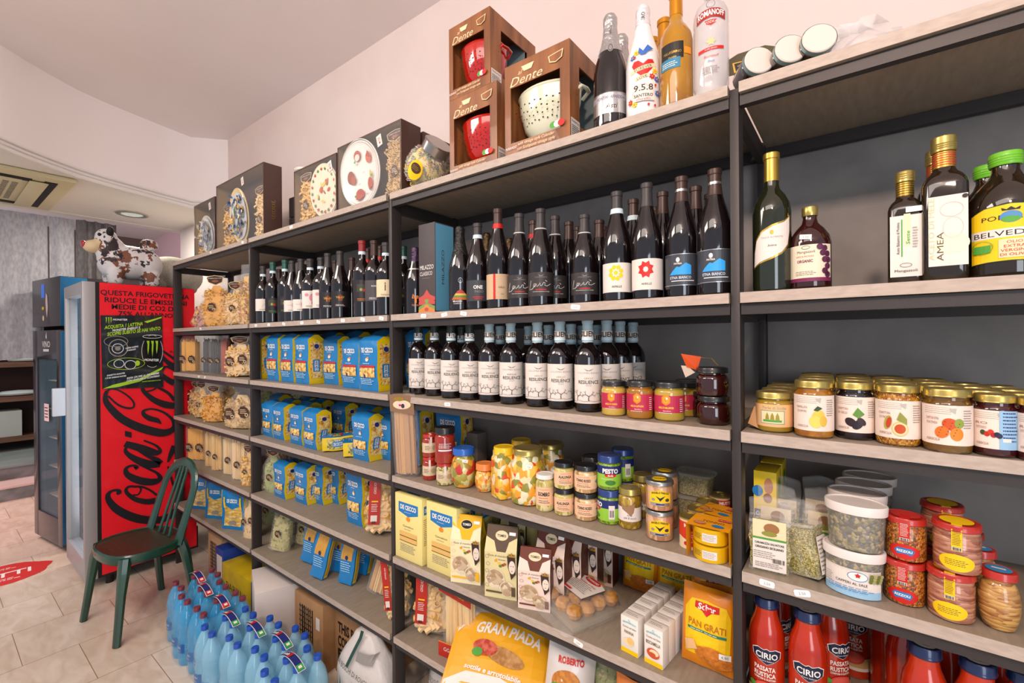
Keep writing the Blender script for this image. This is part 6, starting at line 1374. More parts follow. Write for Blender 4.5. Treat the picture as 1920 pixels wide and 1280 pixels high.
# passata on the fifth shelf
Z = S5
PAS = [(.031, 0), (.036, .005), (.037, .02), (.036, .035), (.037, .05), (.037, .165), (.033, .19), (.025, .212), (.0225, .225), (.0225, .25)]
def mk_pas():
    t = thing('passata_bottle', 'x', 'bottle'); b = MB(); b.lathe(PAS, V_TOM, 32); b.build('filled_glass', t)
    b = MB(); LN = mat('cap_navy', '#1c2a52', .3, .2, coat=.5); b.lathe([(.0255, .236), (.027, .239), (.026, .242), (.026, .255), (.024, .2585), (.022, .258), (.0001, .258)], LN, 32); b.build('cap', t)
    d = Decal(.0002); d.ell(0, 0, .0185, .0185, PAPER, 26); d.ell(0, 0, .0165, .010, BLACK, 24); d.text('CIRIO', 0, 0, .008, WHITE); d.build('cap_print', t, flat((0, 0, .2584), (1, 0, 0), (0, 1, 0)))
    d = Decal(.00015); sh_ = [(-.030, .018), (-.018, .024), (-.006, .021), (0, .024), (.006, .021), (.018, .024), (.030, .018), (.028, .004), (.012, -.006), (0, -.012), (-.012, -.006), (-.028, .004)]
    d.poly([(x*1.06, y*1.06) for x, y in sh_], WHITE); d.poly(sh_, NAVY if 0 else mat('cirio_navy', '#17203c', .4)); d.text('CIRIO', 0, .009, .014, WHITE, w=.046, bold=.02); d.text('Cuore Italiano', 0, -.003, .0035, WHITE, shear=.2)
    d.text('PASSATA', -.004, -.022, .0105, PAPER, w=.044, bold=.03); d.text('RUSTICA', -.004, -.036, .0105, PAPER, w=.044, bold=.03); d.text('CORPOSA E GUSTOSA', -.004, -.046, .0045, PAPER, w=.044, bold=.03)
    d.poly([(-.045, -.075), (.045, -.066), (.045, -.1), (-.045, -.1)], mat('wood_pic', '#c8a068', .5)); d.ell(-.002, -.068, .024, .016, mat('bowl_red', '#c8483c', .4), 26); d.ell(-.002, -.067, .020, .012, mat('bowl_sauce', '#d8584a', .3), 26); d.ell(-.03, -.066, .008, .006, GREEN, 10); d.rect(0, -.096, .09, .008, PAPER)
    d.build('label', t, cyl(.0374, .125), cut=.005); return t
PL = [(1437, 1107, .055, 'leftmost in the front row'), (1514, 1133, .050, 'second in the front row, reading CIRIO'.replace(', reading CIRIO', '')), (1556, 1120, .17, 'behind the second one'), (1600, 1110, .30, 'standing alone at the back'), (1668, 1135, .25, 'dark one turned away at the back'),
      (1733, 1195, .05, 'third in the front row'), (1833, 1222, .05, 'fourth in the front row'), (1700, 1165, .16, 'turned sideways between rows'), (1880, 1215, .17, 'behind the fourth one'), (1925, 1225, .06, 'at the right edge of the view'), (1760, 1170, .2, 'behind the third one'), (1420, 1110, .19, 'behind the leftmost one')]
for i, (cx, yt, Y, lb) in enumerate(PL):
    X = colX(cx, Y, Z+.2); inst('passata', mk_pas, (X, Y, Z), facecam((X, Y, 0))+(0, .05, .7, .0, 2.6, 0, .1, 1.7, .5, .3, 2, 1)[i], 'tomato passata bottle with navy cap, '+lb, 'tomato passata bottles', (1, 1, .97))
# ================================================================ gift boxes, colander boxes and jar on top of the unit
BXB = mat('gift_box_brown', '#4c342c', .45, coat=.2); BXK = mat('gift_box_kraft', '#8a7048', .6); WIN = mat('window_film', '#ffffff', .05, alpha=.05, spec=.9)
TRAYB = mat('gift_tray_brown', '#4a3028', .7)
def script(d, x0, y0, k, mt, n=7, rot=0, w=.0016, seed=1):
    rnd = random.Random(seed); P = []
    for i in range(n*8):
        t = i/8; x = t*.012*k; y = .006*k*math.sin(t*2*PI)*(1 if i % 16 < 8 else 1.6)+.004*k*math.sin(t*4*PI+1); c, s_ = math.cos(rot), math.sin(rot)
        x += .006*k*math.cos(t*2*PI); P.append((x0+x*c-y*s_, y0+x*s_+y*c))
    d.stroke(P, w, mt)
def gift_box(w, h, dp, plate, px, pr, kind, bags, tagx=None):
    """window box with a painted plate and pasta inside; px, pr = plate centre x and radii"""
    def mk():
        t = thing('gift_box', 'x', 'box'); b = MB(); e = .008; fr = .006
        b.box((-w/2, dp-.003, 0), (w/2, dp, h), TRAYB); b.box((-w/2, 0, 0), (-w/2+.003, dp, h), BXK); b.box((w/2-.003, 0, 0), (w/2, dp, h), BXB); b.box((-w/2, 0, 0), (w/2, dp, .003), BXB); b.box((-w/2, 0, h-.003), (w/2, dp, h), BXK)
        for a, c in (((-w/2, -.001, 0), (w/2, 0, e)), ((-w/2, -.001, h-e), (w/2, 0, h)), ((-w/2, -.001, 0), (-w/2+e, 0, h)), ((w/2-e, -.001, 0), (w/2, 0, h))): b.box(a, c, BXB)
        b.build('box', t, smooth=False)
        b = MB(); b.box((-w/2+e, -.0006, e), (w/2-e, -.0002, h-e), WIN); b.build('window', t, smooth=False)
        b = MB(); zc = e+pr[1]; T = Matrix.Translation((px, .03, zc)) @ Matrix.Rotation(PI/2+.1, 4, 'X')
        b.lathe([(.0001, -.002), (.6, -.0), (.72, .004), (1.0, .016), (1.0, .020), (.985, .021), (.74, .010), (.62, .005), (.0001, .003)], plate['rim'], 48, sx=pr[0], sy=pr[1], T=T)
        pl = b.build('plate', t); d = Decal(.0003)
        k = pr[0]
        if plate['kind'] == 'food':
            d.ring(0, 0, k*.97, pr[1]*.97, .0016, mat('plate_line', '#4a3424', .5), 48); d.ring(0, 0, k*.90, pr[1]*.90, .001, mat('plate_line', '#4a3424', .5), 48)
            for x, y, a, b_, c in ((-.1, .55, .17, .16, '#a84c34'), (-.1, .50, .12, .1, '#e8d0c0'), (.45, .40, .14, .17, '#b85438'), (-.5, -.02, .18, .2, '#8f4428'), (-.38, -.12, .12, .13, '#a8583c'), (-.1, -.6, .22, .17, '#a83c2c'), (.45, -.38, .12, .2, '#a84430'), (.5, -.1, .05, .12, '#c8a85c')):
                d.ell(x*k, y*pr[1], a*k, b_*pr[1], mat('plate_pic_'+c, c, .35, coat=.3), 16)
            for x, y in ((-.1, .28), (-.05, -.3), (.2, .0), (.3, -.65)): script(d, x*k-.01, y*pr[1], .35, INK, 4, .1, .0006, 3)
            for x, y in ((-.32, -.62), (.55, -.15), (-.2, .38)): d.ell(x*k, y*pr[1], .05*k, .04*k, GREEN, 8)
        else:
            rnd = random.Random(plate['seed'])
            if plate['kind'] == 'rings': 
                d.ell(0, 0, k*.95, pr[1]*.95, mat('plate_ivory', '#e9dcc0', .3, coat=.6), 40); d.ring(0, 0, k*.62, pr[1]*.62, .0012, mat('plate_pic_rust', '#b0482c', .4), 40)
                for i in range(20):
                    a = 2*PI*i/20; d.star(.79*k*math.cos(a), .79*pr[1]*math.sin(a), .012, .005, 5, mat(('plate_pic_green', 'plate_pic_rust')[i % 2], ('#5c7a3c', '#b0482c')[i % 2], .4), a)
                R = .5; n = 26
            else: d.ell(0, 0, k*.84, pr[1]*.84, mat('plate_blue_ground', plate['ground'], .3, coat=.6), 40); R = .74; n = 110
            for i in range(n):
                a, r = rnd.uniform(0, 2*PI), R*rnd.random()**.5; c = plate['cols'][rnd.randrange(len(plate['cols']))]
                d.ell(r*k*math.cos(a), r*pr[1]*math.sin(a), k*rnd.uniform(.08, .2), k*rnd.uniform(.05, .1), mat('plate_dab_'+c, c, .35, coat=.3), 8, rnd.uniform(0, 3))
        d.build('plate_painting', pl, lambda u, v, z: T @ Vector((u, v, .0215+z-(0.0 if (u/pr[0])**2+(v/pr[1])**2 > .55 else .0105))))
        for bx, bw, bh, mt_, pk in bags:
            b = MB(); rnd = random.Random(5); b.box((bx-bw/2, .036, .006), (bx+bw/2, dp-.01, bh), mt_)
            for i in range(int(110*bw/.1)):
                piece(b, pk, (bx+rnd.uniform(-.46, .46)*bw, .030+rnd.uniform(-.006, .006), .015+rnd.random()*(bh-.02)), Matrix.Rotation(rnd.uniform(0, 6), 3, 'Y') @ Matrix.Rotation(rnd.uniform(-.4, .4), 3, 'X'), 1.0, mt_)
            tag(b.build('pasta', t, ang=50), kind='stuff')
            d = Decal(.0004); crest(d, bw*.9, .05); d.build('header_card', t, flat((bx, .024, min(bh+.02, h-.04)), (1, 0, 0), (0, 0, 1)))
            d = Decal(.0004); oval_tag(d, bx, bh*.45, 1.2); d.build('round_sticker', t, flat((0, .018, 0), (1, 0, 0), (0, 0, 1)))
        d = Decal(.0005)
        if tagx is not None:
            c_, s_ = math.cos(.25), math.sin(.25); d.poly([(tagx+x*c_-y*s_, h-.05+x*s_+y*c_) for x, y in ((-.016, -.024), (.016, -.024), (.016, .024), (-.016, .024))], PAPER); d.ell(tagx+.004, h-.06, .005, .005, RED, 8); d.lines(tagx, h-.045, .02, .018, 4, GREY)
            d.build('gift_tag', t, flat((0, -.0012, 0), (1, 0, 0), (0, 0, 1)))
        d = Decal(.0004); script(d, .0, 0, 1.1, GOLD, 8, PI/2, .0014, 4); d.build('side_lettering', t, flat((w/2+.0003, dp*.5, h*.25), (0, 1, 0), (0, 0, 1)))
        return t
    return mk
def boxat(mk, xa, xb, key, lab, Y=.025, z=None, sc=None, name=None):
    Xa, Xb = onY(xa, 300, Y).x, onY(xb, 300, Y).x
    return inst(key, mk, ((Xa+Xb)/2, Y, z or S1), 0, lab, None, sc)
def bx_w(xa, xb, Y=.025): return onY(xb, 300, Y).x-onY(xa, 300, Y).x
h1 = onY(494, 304, .025).z-S1; h2 = onY(754, 221, .025).z-S1; h0_ = onY(404, 368, .025).z-S1
boxat(gift_box(bx_w(363, 402), h0_, .10, {'kind': 'dab', 'rim': mat('plate_white', '#ddd8d0', .25, coat=.8), 'ground': '#c9cdd0', 'seed': 3, 'cols': ['#8a8fa8', '#b8b0a0', '#5c6488', '#d8d0c0']}, .02, (.115, .125), 0, [(-.12, .11, .20, P_CRM, 'ribbon')], .10), 363, 402, 'gift_a', 'leftmost brown window gift box with a pale plate on top of the unit')
boxat(gift_box(bx_w(405, 494), h1, .10, {'kind': 'dab', 'rim': mat('plate_cream_rim', '#e6c98c', .25, coat=.8), 'ground': '#d8d0b8', 'seed': 5, 'cols': ['#2c3c6c', '#3c5a8c', '#d8a030', '#5c7a4c', '#e8dcc0', '#27345c']}, -.02, (.125, .165), 0, [(-.22, .13, .24, P_CRM, 'ribbon'), (.22, .12, .26, P_PAL, 'ribbon')], .06), 405, 494, 'gift_b', 'brown window gift box with a blue and yellow painted plate')
boxat(gift_box(bx_w(551, 631), h2*.93, .10, {'kind': 'rings', 'rim': mat('plate_ivory', '#e9dcc0', .3, coat=.6), 'seed': 8, 'cols': ['#d8a030', '#b8402c', '#5c7a3c', '#e8c060', '#c8602c']}, .068, (.122, .125), 0, [(-.12, .12, .22, P_CRM, 'ribbon')], .14), 551, 631, 'gift_c', 'brown window gift box with a fruit painted plate, partly behind its neighbour')
boxat(gift_box(bx_w(633, 753), h2, .10, {'kind': 'food', 'rim': mat('plate_white_glaze', '#ece6dd', .2, coat=.8)}, -.076, (.145, .145), 0, [(.155, .12, .25, P_PAL, 'fusilli')], .085), 633, 753, 'gift_d', 'brown window gift box with a white plate of meat drawings')
def plainbox(key, w, dp, h, mt, name, label, loc, extra=None, sc=None, rz=0, cat='box'):
    def mk():
        t = thing(name, 'x', cat); b = MB(); carton(b, w, dp, h, mt); b.build('box', t, bevel=.0015)
        if extra: extra(t, w, dp, h)
        return t
    return inst(key, mk, loc, rz, label, None, sc)
def seam(t, w, dp, h):
    d = Decal(.0004); d.rect(0, h/2, .002, h*.9, GOLD); d.build('gold_trim', t, flat((w/2, 0, 0), (0, 1, 0), (0, 0, 1)))
xr = onY(754, 250, .025).x
plainbox('dark_gift', .16, .10, h2*.97, BXB, 'gift_box', 'brown gift box end behind the plate box, beside the pasta jar', (xr-.085, .19, S1), seam); plainbox('dark_gift', 0, 0, 0, None, 'gift_box', 'second brown gift box end further back beside the pasta jar', (xr-.085, .30, S1), seam)
BK = mat('black_carton', '#1b1817', .45)
xg = onY(494, 400, .025).x
for i, (y, zz) in enumerate(((.18, 0), (.18, .115), (.285, 0), (.285, .115))): plainbox('blk', .09, .09, .11, BK, 'small_carton', 'small black carton beside the blue plate box, %s %s' % (('front', 'front', 'rear', 'rear')[i], ('lower', 'upper', 'lower', 'upper')[i]), (xg+.11, y, S1+zz+.0005), lambda t, w, dp, h: None)
def mk_roll():
    t = thing('plastic_roll', 'x', 'container'); b = MB(); b.lathe([(.052, 0), (.055, .005), (.055, .16), (.052, .165)], mat('frosted_plastic', '#dcd2c8', .3, alpha=.55), 24); b.build('clear_cylinder', t); b = MB(); b.lathe([(.056, .158), (.057, .17), (.0001, .171)], mat('frosted_lid', '#e0d6cc', .4), 24); b.build('lid', t); return t
inst('roll', mk_roll, (xg+.105, .21, S1+.227), 0, 'frosted clear cylinder standing on the small black cartons')
# glass jar of coloured pasta lying tilted
def mk_pjar():
    t = thing('pasta_jar', 'x', 'jar'); R = .085; b = MB(); prof = [(.0001, -R), (R*.5, -R*.87), (R*.87, -R*.5), (R, 0), (R*.9, R*.45), (R*.66, R*.76), (R*.6, R*.9)]
    b.lathe([(r*.93, z*.93) for r, z in prof[:-1]], mat('pasta_mix_core', '#e0c88c', .6), 28); b.build('pasta_core', t)
    rnd = random.Random(3); b = MB(); ms = [mat('twist_yellow', '#ecca62', .5), mat('twist_green', '#b9c09c', .5), mat('twist_pink', '#cfa4a4', .5), mat('twist_cream', '#e0cfa0', .5), mat('twist_grey', '#aab2a8', .5)]
    for i in range(230):
        a, u = rnd.uniform(0, 2*PI), rnd.uniform(-1, .72); rr = (1-u*u)**.5; c = (R*.94*rr*math.cos(a), R*.94*rr*math.sin(a), R*.94*u)
        piece(b, 'fusilli', c, Matrix.Rotation(a, 3, 'Z') @ Matrix.Rotation(rnd.uniform(0, 6), 3, 'X') , 1.1, ms[rnd.randrange(5)])
    tag(b.build('pasta', t, ang=50), kind='stuff')
    b = MB(); b.lathe([(r*1.04, z*1.04) for r, z in prof], FILM, 32, cap=False); b.build('glass', t)
    b = MB(); b.lathe([(R*.66, R*.84), (R*.68, R*.86), (R*.68, R*1.25), (R*.62, R*1.3), (.0001, R*1.3)], mat('brushed_lid', '#a5a09c', .25, .9), 32); b.build('lid', t)
    d = Decal(.0006); d.ell(0, 0, .03, .04, YEL, 20); d.ell(0, .008, .022, .020, HDR, 16); d.lines(0, .008, .03, .018, 3, GOLD); d.build('round_sticker', t, cyl(R*1.045, 0, .45), cut=.008); return t
o = inst('pjar', mk_pjar, (-1.352, .08, S1+.0895), 0, 'round glass jar of coloured twisted pasta lying tilted with its silver lid up right'); o.rotation_euler = (.1, .85, .0)
# colander boxes
WD = mat('wood_print', '#a5683a', .5, noise=('#6c3e1e', 7, .3, .7, (4, 4, .5)), coat=.15); WDL = mat('wood_print_light', '#9a6438', .5, noise=('#7c4c28', 7, .3, .7, (4, 4, .5)))
def colander_box(col, w=.17, dp=.27, h=.25, pale=False):
    def mk():
        t = thing('colander_gift_box', 'x', 'box'); b = MB(); th = .003
        b.box((-w/2, 0, 0), (w/2, dp, th), WD); b.box((-w/2, 0, h-th), (w/2, dp, h), WD); b.box((-w/2, dp-th, 0), (w/2, dp, h), WD)
        b.box((-w/2, 0, 0), (-w/2+th, dp, h), WD)
        for a, c in (((-w/2, 0, 0), (w/2, th, h*.13)), ((-w/2, 0, h*.74), (w/2, th, h)), ((-w/2, 0, 0), (-w/2+w*.10, th, h)), ((w/2-w*.14, 0, 0), (w/2, th, h))): b.box(a, c, WD)
        for a, c in (((w/2-th, 0, 0), (w/2, dp, h*.18)), ((w/2-th, 0, h*.8), (w/2, dp, h)), ((w/2-th, 0, 0), (w/2, dp*.22, h)), ((w/2-th, dp*.8, 0), (w/2, dp, h))): b.box(a, c, WD)
        b.build('box', t, smooth=False)
        b = MB(); b.add([(-w*.42, 0.0, h*.72), (w*.38, 0, h*.74), (-w*.42, 0.0, h*.5)], [(0, 1, 2)], WD)
        cm = mat('enamel_'+col, col, .12, coat=1); r = w*.47; b = MB(); cy = w*.5
        b.lathe([(r*.42, h*.14), (r*.5, h*.16), (r*.78, h*.3), (r*.93, h*.5), (r*.97, h*.66), (r*1.0, h*.67), (r*.98, h*.69)], cm, 36, c=(0, cy, 0)); b.lathe([(r*.36, h*.04), (r*.42, h*.13)], cm, 24, c=(0, cy, 0))
        co = b.build('colander', t); d = Decal(.0004); hm = mat('hole_dark', '#2a1410' if not pale else '#2a2620', .6)
        prf = [(r*.5, h*.16), (r*.78, h*.3), (r*.93, h*.5), (r*.97, h*.66)]
        for rr2 in range(4):
            for k in range(9+rr2*2): d.ell((k-4-rr2)*.0125, .04+rr2*.014+.004*(k % 2), .0022, .0022, hm, 8)
        fn = surf(prf, h*.16); f2 = lambda u, v, z: fn(u, v, z+.0004)+Vector((0, cy, 0)); d.build('drain_holes', co, f2)
        b = MB(); b.tube([(r*.9, cy-.03, h*.55), (r*1.12, cy-.025, h*.60), (r*1.16, cy, h*.6), (r*1.12, cy+.025, h*.60), (r*.9, cy+.03, h*.55)], .005, cm, 8); b.build('handle', co)
        b = MB(); b.box((-w*.4, th+.001, h*.13), (-w*.36, dp*.9, h*.16), TRAYB); b.box((-w/2+th, dp*.75, th), (w/2-th, dp*.76, h-th), mat('inner_card', '#6c7c80', .7)); b.build('inner_card', t, smooth=False)
        d = Decal(.0004); script(d, -w*.40, h*.80, 1.1, CREAM, 0, .0) if 0 else None
        d.text('Dente', -w*.16, h*.80, h*.10, CREAM, shear=.35, w=w*.5, rot=.0); d.text('al', -w*.25, h*.88, h*.05, CREAM, shear=.3); d.poly([(-w*.22, h*.93), (-w*.02, h*.93), (-w*.06, h*.87), (-w*.18, h*.87)], CREAM); crest(d, w*.0+.001, .001)
        d.poly([(w*.20, h*.90), (w*.42, h*.92), (w*.40, h*.84), (w*.31, h*.81), (w*.22, h*.83)], CREAM); d.poly([(w*.215, h*.893), (w*.405, h*.91), (w*.388, h*.846), (w*.31, h*.82), (w*.232, h*.838)], WD)
        d.text('with vintage style Colander', .0, h*.095, h*.035, CREAM, w=w*.56, shear=.2); d.text('con Scolapasta vintage style', .0, h*.045, h*.035, CREAM, w=w*.58, shear=.2); d.text('MACARONI PRODUCT', -w*.38, h*.07, h*.03, WHITE, w=w*.18)
        for x, c in ((.27, GREEN), (.33, WHITE), (.39, RED)): d.ell(w*x, h*.17, w*.05, h*.035, c, 10, .6 if c is RED else -.4)
        d.build('front_print', t, flat((0, -.0002, 0), (1, 0, 0), (0, 0, 1)))
        d = Decal(.0004); d.rect(.032, .028, .055, .05, PAPER); d.text('Nutrition Facts', .032, .046, .006, BLACK, w=.045); d.lines(.032, .022, .048, .03, 6, BLACK); d.build('side_label', t, flat((w/2+.0002, 0, 0), (0, 1, 0), (0, 0, 1)))
        return t
    return mk
def cbox(key, mk, xa, xb, z, h, lab, Y=.02, w0=.17, h0=.25, dp=1):
    Xa, Xb = onY(xa, 250, Y).x, onY(xb, 250, Y).x; sw = (Xb-Xa)/w0
    return inst(key, mk, ((Xa+Xb)/2, Y, z), 0, lab, 'boxed enamel colanders', (sw, dp, h/h0))
ha = onY(843, 190, .02).z-S1; hb = onY(843, 55, .02).z-S1-ha
cbox('col_red', colander_box('#b8180c'), 843, 932, S1, ha-.001, 'wood print box with a red colander, bottom of the two stacked'); cbox('col_red', None, 843, 920, S1+ha, hb, 'wood print box with a red colander, top of the two stacked')
hc_ = onY(1070, 70, .0).z-S1
cbox('col_white', colander_box('#d9d8bc', pale=True), 947, 1069, S1, hc_, 'large wood print box with a cream colander beside the bottles', Y=.0, dp=.95)
# three small jars in clear wrap and a crumpled bag
def mk_spr():
    t = thing('wrapped_jar', 'x', 'jar'); b = MB(); b.lathe([(.030, 0), (.033, .005), (.033, .06), (.028, .066)], mat('choco_spread', '#2c1a12', .15, coat=1), 24); b.build('filled_glass', t)
    b = MB(); b.lathe([(.031, .062), (.032, .064), (.032, .074), (.030, .076), (.0001, .076)], mat('white_lid_print', '#dccfc4', .4), 28); b.build('lid', t)
    b = MB(); b.lathe([(.0335, .064), (.0335, .073)], mat('pale_blue_ring', '#8aa8ac', .3, .4), 28, cap=False); b.build('lid_ring', t); return t
for i, (cx, y_) in enumerate(((1375, 130), (1436, 112), (1492, 108))):
    Y = -.0+.035; X = colX(cx, Y+.0, S1+.035)
    o = inst('spr', mk_spr, (X+.02, Y+.04, S1+.0345), 0, '%s of three small dark jars lying in clear wrap on top of the unit' % ('leftmost', 'middle', 'rightmost')[i], 'wrapped small jars'); o.rotation_euler = (PI/2-.12, 0, .55-.1*i)
def crumple(key, w, dp, h, seed, label, loc, rz=0, name='plastic_bag'):
    def mk():
        t = thing(name, 'x', 'bag'); rnd = random.Random(seed); b = MB(); nu, nv = 18, 9; vs = []
        for j in range(nv+1):
            for i in range(nu):
                a = 2*PI*i/nu; ph = PI/2*j/nv; r = math.cos(ph)**.8*(1+rnd.uniform(-.18, .18)); vs.append((math.cos(a)*w/2*r, math.sin(a)*dp/2*r, max(0, math.sin(ph)*h*(1+rnd.uniform(-.25, .25)))))
        b.add(vs, [(j*nu+i, j*nu+(i+1) % nu, (j+1)*nu+(i+1) % nu, (j+1)*nu+i) for j in range(nv) for i in range(nu)], mat('crumpled_film', '#e9e4e2', .06, alpha=.30, spec=1)); b.build('film', t, ang=20); return t
    return inst(key, mk, loc, rz, label)
crumple('crump', .24, .12, .085, 3, 'crumpled clear plastic bag on top of the unit right of the wrapped jars', (colX(1575, .09, S1), .09, S1))
def mk_card():
    t = thing('header_card', 'x', 'card'); d = Decal(.0008); d.poly([(-.05, -.018), (.05, -.014), (.052, .03), (.03, .04), (-.03, .036), (-.052, .026)], mat('olive_card', '#4a4020', .5)); d.poly([(-.038, -.012), (.0, -.024), (.04, -.008), (.044, .018), (0, .014), (-.042, .014)], GOLD); d.poly([(-.034, -.010), (.0, -.020), (.036, -.006), (.040, .015), (0, .011), (-.038, .011)], BLACK); d.text('LA FABBRICA DELLA PASTA', 0, .003, .005, CREAM, w=.06); d.build('card', t, flat((0, 0, 0), (1, 0, 0), (0, .1, 1))); return t
inst('topcard', mk_card, (colX(1405, .08, S1+.1), .105, S1+.09), facecam((colX(1405, .08, S1), .08, 0)), 'small olive header card standing behind the wrapped jars')
# ================================================================ narrow bays: pasta
def at(px, py, z, dy=0.0):
    p = onZ(px, py, z); return Vector((p.x, p.y+dy, z))
GB = 'clear bags of pasta in the far bay'
mkLong = lambda mt, seed, w=.11, dp=.07, h=.25, n=26, tags=2, rr=.003, mts=None: long_bag(w, dp, h, mt, n, seed, tags, rr, mts=mts)
# far bay, second shelf
inst('bag_rib', pasta_bag(.20, .10, .34, 'ribbon', P_YEL, 150, 3, tags=1, mt2=[P_YEL, P_CRM]), (colX(404, .08, S2), .09, S2), .55, 'big bag of yellow ribbon pasta with brown crest card', GB)
inst('bag_pen', pasta_bag(.15, .08, .27, 'penne', P_PAL, 110, 4, tags=1, mt2=[P_PAL, P_CRM]), (colX(441, .08, S2), .09, S2), .5, 'bag of pale pasta with crest card beside the big ribbon bag', GB)
inst('bag_pnk', pasta_bag(.09, .07, .20, 'shell', P_PNK, 60, 5, header=False, mt2=[P_PNK, P_CRM]), (colX(375, .06, S2), .07, S2), .5, 'small bag of pink shell pasta left of the big ribbon bag', GB)
inst('bag_col', pasta_bag(.085, .07, .36, 'fusilli', P_CRM, 130, 6, header=False, tags=0, mt2=[P_CRM, P_PNK, P_YEL, P_TAN], film_prof=lambda t: 1-.1*t), (colX(461, .06, S2), .065, S2), .3, 'tall bag of multicoloured pasta against the second post', GB)
o = inst('bag_lean', mkLong(P_CRM, 3, .08, .06, .24, 20, 0), (colX(352, .05, S2)+.02, .09, S2+.012), .4, 'bag of spaghetti leaning at the far left post', GB); o.rotation_euler = (0, .65, .4)
inst('bag_grn', pasta_bag(.3, .10, .30, 'ribbon', P_GRN, 40, 8, header=False, tags=0), (colX(430, .27, S2), .30, S2), .0, 'pale green pasta bag at the back of the far bay top shelf', GB)
# far bay, third shelf
inst('long_y', mkLong(P_YEL, 5, .155, .07, .262), (colX(352, .05, S3), .07, S3), .5, 'bag of yellow spaghetti with two round stickers', GB)
inst('long_k', mkLong(P_BLK, 6, .10, .06, .262, mts=[P_BLK, mat('pasta_charcoal', '#4a4644', .4)]), (colX(383, .05, S3), .085, S3), .5, 'bag of black spaghetti, left of the two', GB); inst('long_k', None, (colX(398, .06, S3), .09, S3), .5, 'bag of black spaghetti, right of the two', GB, .98)
inst('long_r', mkLong(P_RED, 7, .06, .05, .262, 14, 0), (colX(414, .09, S3), .12, S3), .5, 'narrow bag of red spaghetti between black and pale pasta', GB); inst('bag_rs', pasta_bag(.20, .09, .24, 'penne', P_PAL, 150, 9, tags=2, mt2=[P_PAL, P_CRM]), (colX(448, .06, S3), .075, S3), .5, 'wide bag of pale pasta with crest card beside the second post', GB)
inst('long_r', None, (colX(437, .2, S3), .25, S3), .5, 'narrow bag of red spaghetti behind the wide pale bag', GB, 1.0)
# far bay, fourth shelf
inst('bag_rs4', pasta_bag(.12, .08, .25, 'ribbon', P_CRM, 90, 10, tags=1, mt2=[P_CRM, P_TAN]), (colX(352, .09, S4), .12, S4), .5, 'bag of tan pasta at the left end of the far bay fourth shelf', GB, .95); inst('bag_rs4', None, (colX(374, .06, S4), .08, S4), .5, 'bag of cream pasta, second on the far bay fourth shelf', GB)
inst('bag_yel4', pasta_bag(.15, .09, .24, 'ribbon', P_YEL, 140, 11, tags=0), (colX(397, .05, S4), .07, S4), .5, 'bright yellow ribbon pasta bag on the far bay fourth shelf', GB); inst('bag_rs4', None, (colX(423, .2, S4), .24, S4), .5, 'bag of cream pasta behind the bright yellow bag', GB, 1.05)
inst('bag_big4', pasta_bag(.24, .10, .25, 'fusilli', P_PAL, 200, 12, tags=2, header=False, mt2=[P_PAL, P_CRM]), (colX(447, .05, S4), .075, S4), .45, 'wide bag of knobbly pale pasta beside the second post', GB)
# far bay, fifth shelf
for i, (cx, w, k, mt, lb) in enumerate(((362, .17, 'long5a', P_YEL, 'wide bag of yellow long pasta'), (390, .10, 'long5b', P_CRM, 'bag of cream long pasta'), (406, .09, 'long5b', P_CRM, 'second bag of cream long pasta'), (426, .12, 'long5c', P_PAL, 'bag of pale ridged long pasta'), (447, .11, 'long5c', P_PAL, 'second bag of pale ridged long pasta'))):
    inst(k, mkLong(mt, 20+i, w, .07, .275, 26, 1 if i else 2, .0042), (colX(cx, .06, S5), .075+.012*(i % 2), S5), .5, lb+' on the far bay fifth shelf', GB)
inst('bag_sm5', pasta_bag(.10, .07, .24, 'shell', P_CRM, 80, 14, tags=1), (colX(463, .04, S5), .055, S5), .4, 'small bag of shell pasta with crest card beside the second post', GB)
# blue egg pasta boxes, sixth shelf
def mk_egg():
    t = thing('egg_pasta_packet', 'x', 'pasta'); w, dp, h = .125, .07, .235; b = MB(); P = soft_box(b, w, dp, h, (DB, DY, DB, DB), 4, top=.9, bulge=.003); b.build('packet', t, ang=60)
    d = Decal(.0004); nest = vmat('egg_nests', ['#e0b850', '#c89a3c', '#ecd088', '#b8a070', '#d8b060'], 55, .3, 1, (1, 1, 2)); d.rect(0, h*.36, w*.76, h*.56, nest); d.poly([(-w*.3, h*.8), (w*.3, h*.8), (w*.3, h*.56), (0, h*.48), (-w*.3, h*.56)], DB); d.text('DE CECCO', 0, h*.68, h*.085, WHITE, w=w*.42, bold=.04)
    for x in (-.36, .36): d.poly([(w*x-.005, h*.5), (w*x+.005, h*.5), (w*x+.005, h*.76), (w*x-.005, h*.76)], YEL)
    d.ell(0, h*.16, w*.2, h*.05, GREY, 12); d.build('front_print', t, on_packet(P, w, dp, h), cut=w/6, cutv=h/12); return t
GE = 'blue egg pasta packets with windows'
for i, (cx, Y) in enumerate(((346, .14), (372, .05), (401, .045), (433, .04))):
    inst('egg', mk_egg, (colX(cx, Y, S6), Y+.04, S6), .42, 'blue windowed packet of egg pasta, %s of four in the far bay' % ('leftmost', 'second', 'third', 'rightmost')[i], GE, (1.35, 1, 1.12))
for i, cx in enumerate((424, 448)): inst('egg', None, (colX(cx, .17, S6), .20, S6), .42, 'blue windowed packet of egg pasta, %s of the back row' % ('left one', 'right one')[i], GE, (1.2, 1, 1.05))
inst('bag_sq6', pasta_bag(.125, .08, .27, 'chip', P_PAL, 120, 15, tags=2, header=False, mt2=[P_PAL, P_CRM], film_prof=lambda t: 1-.2*t), (colX(458, .03, S6), .05, S6), .35, 'bag of flat pale pasta beside the egg pasta packets', GB)
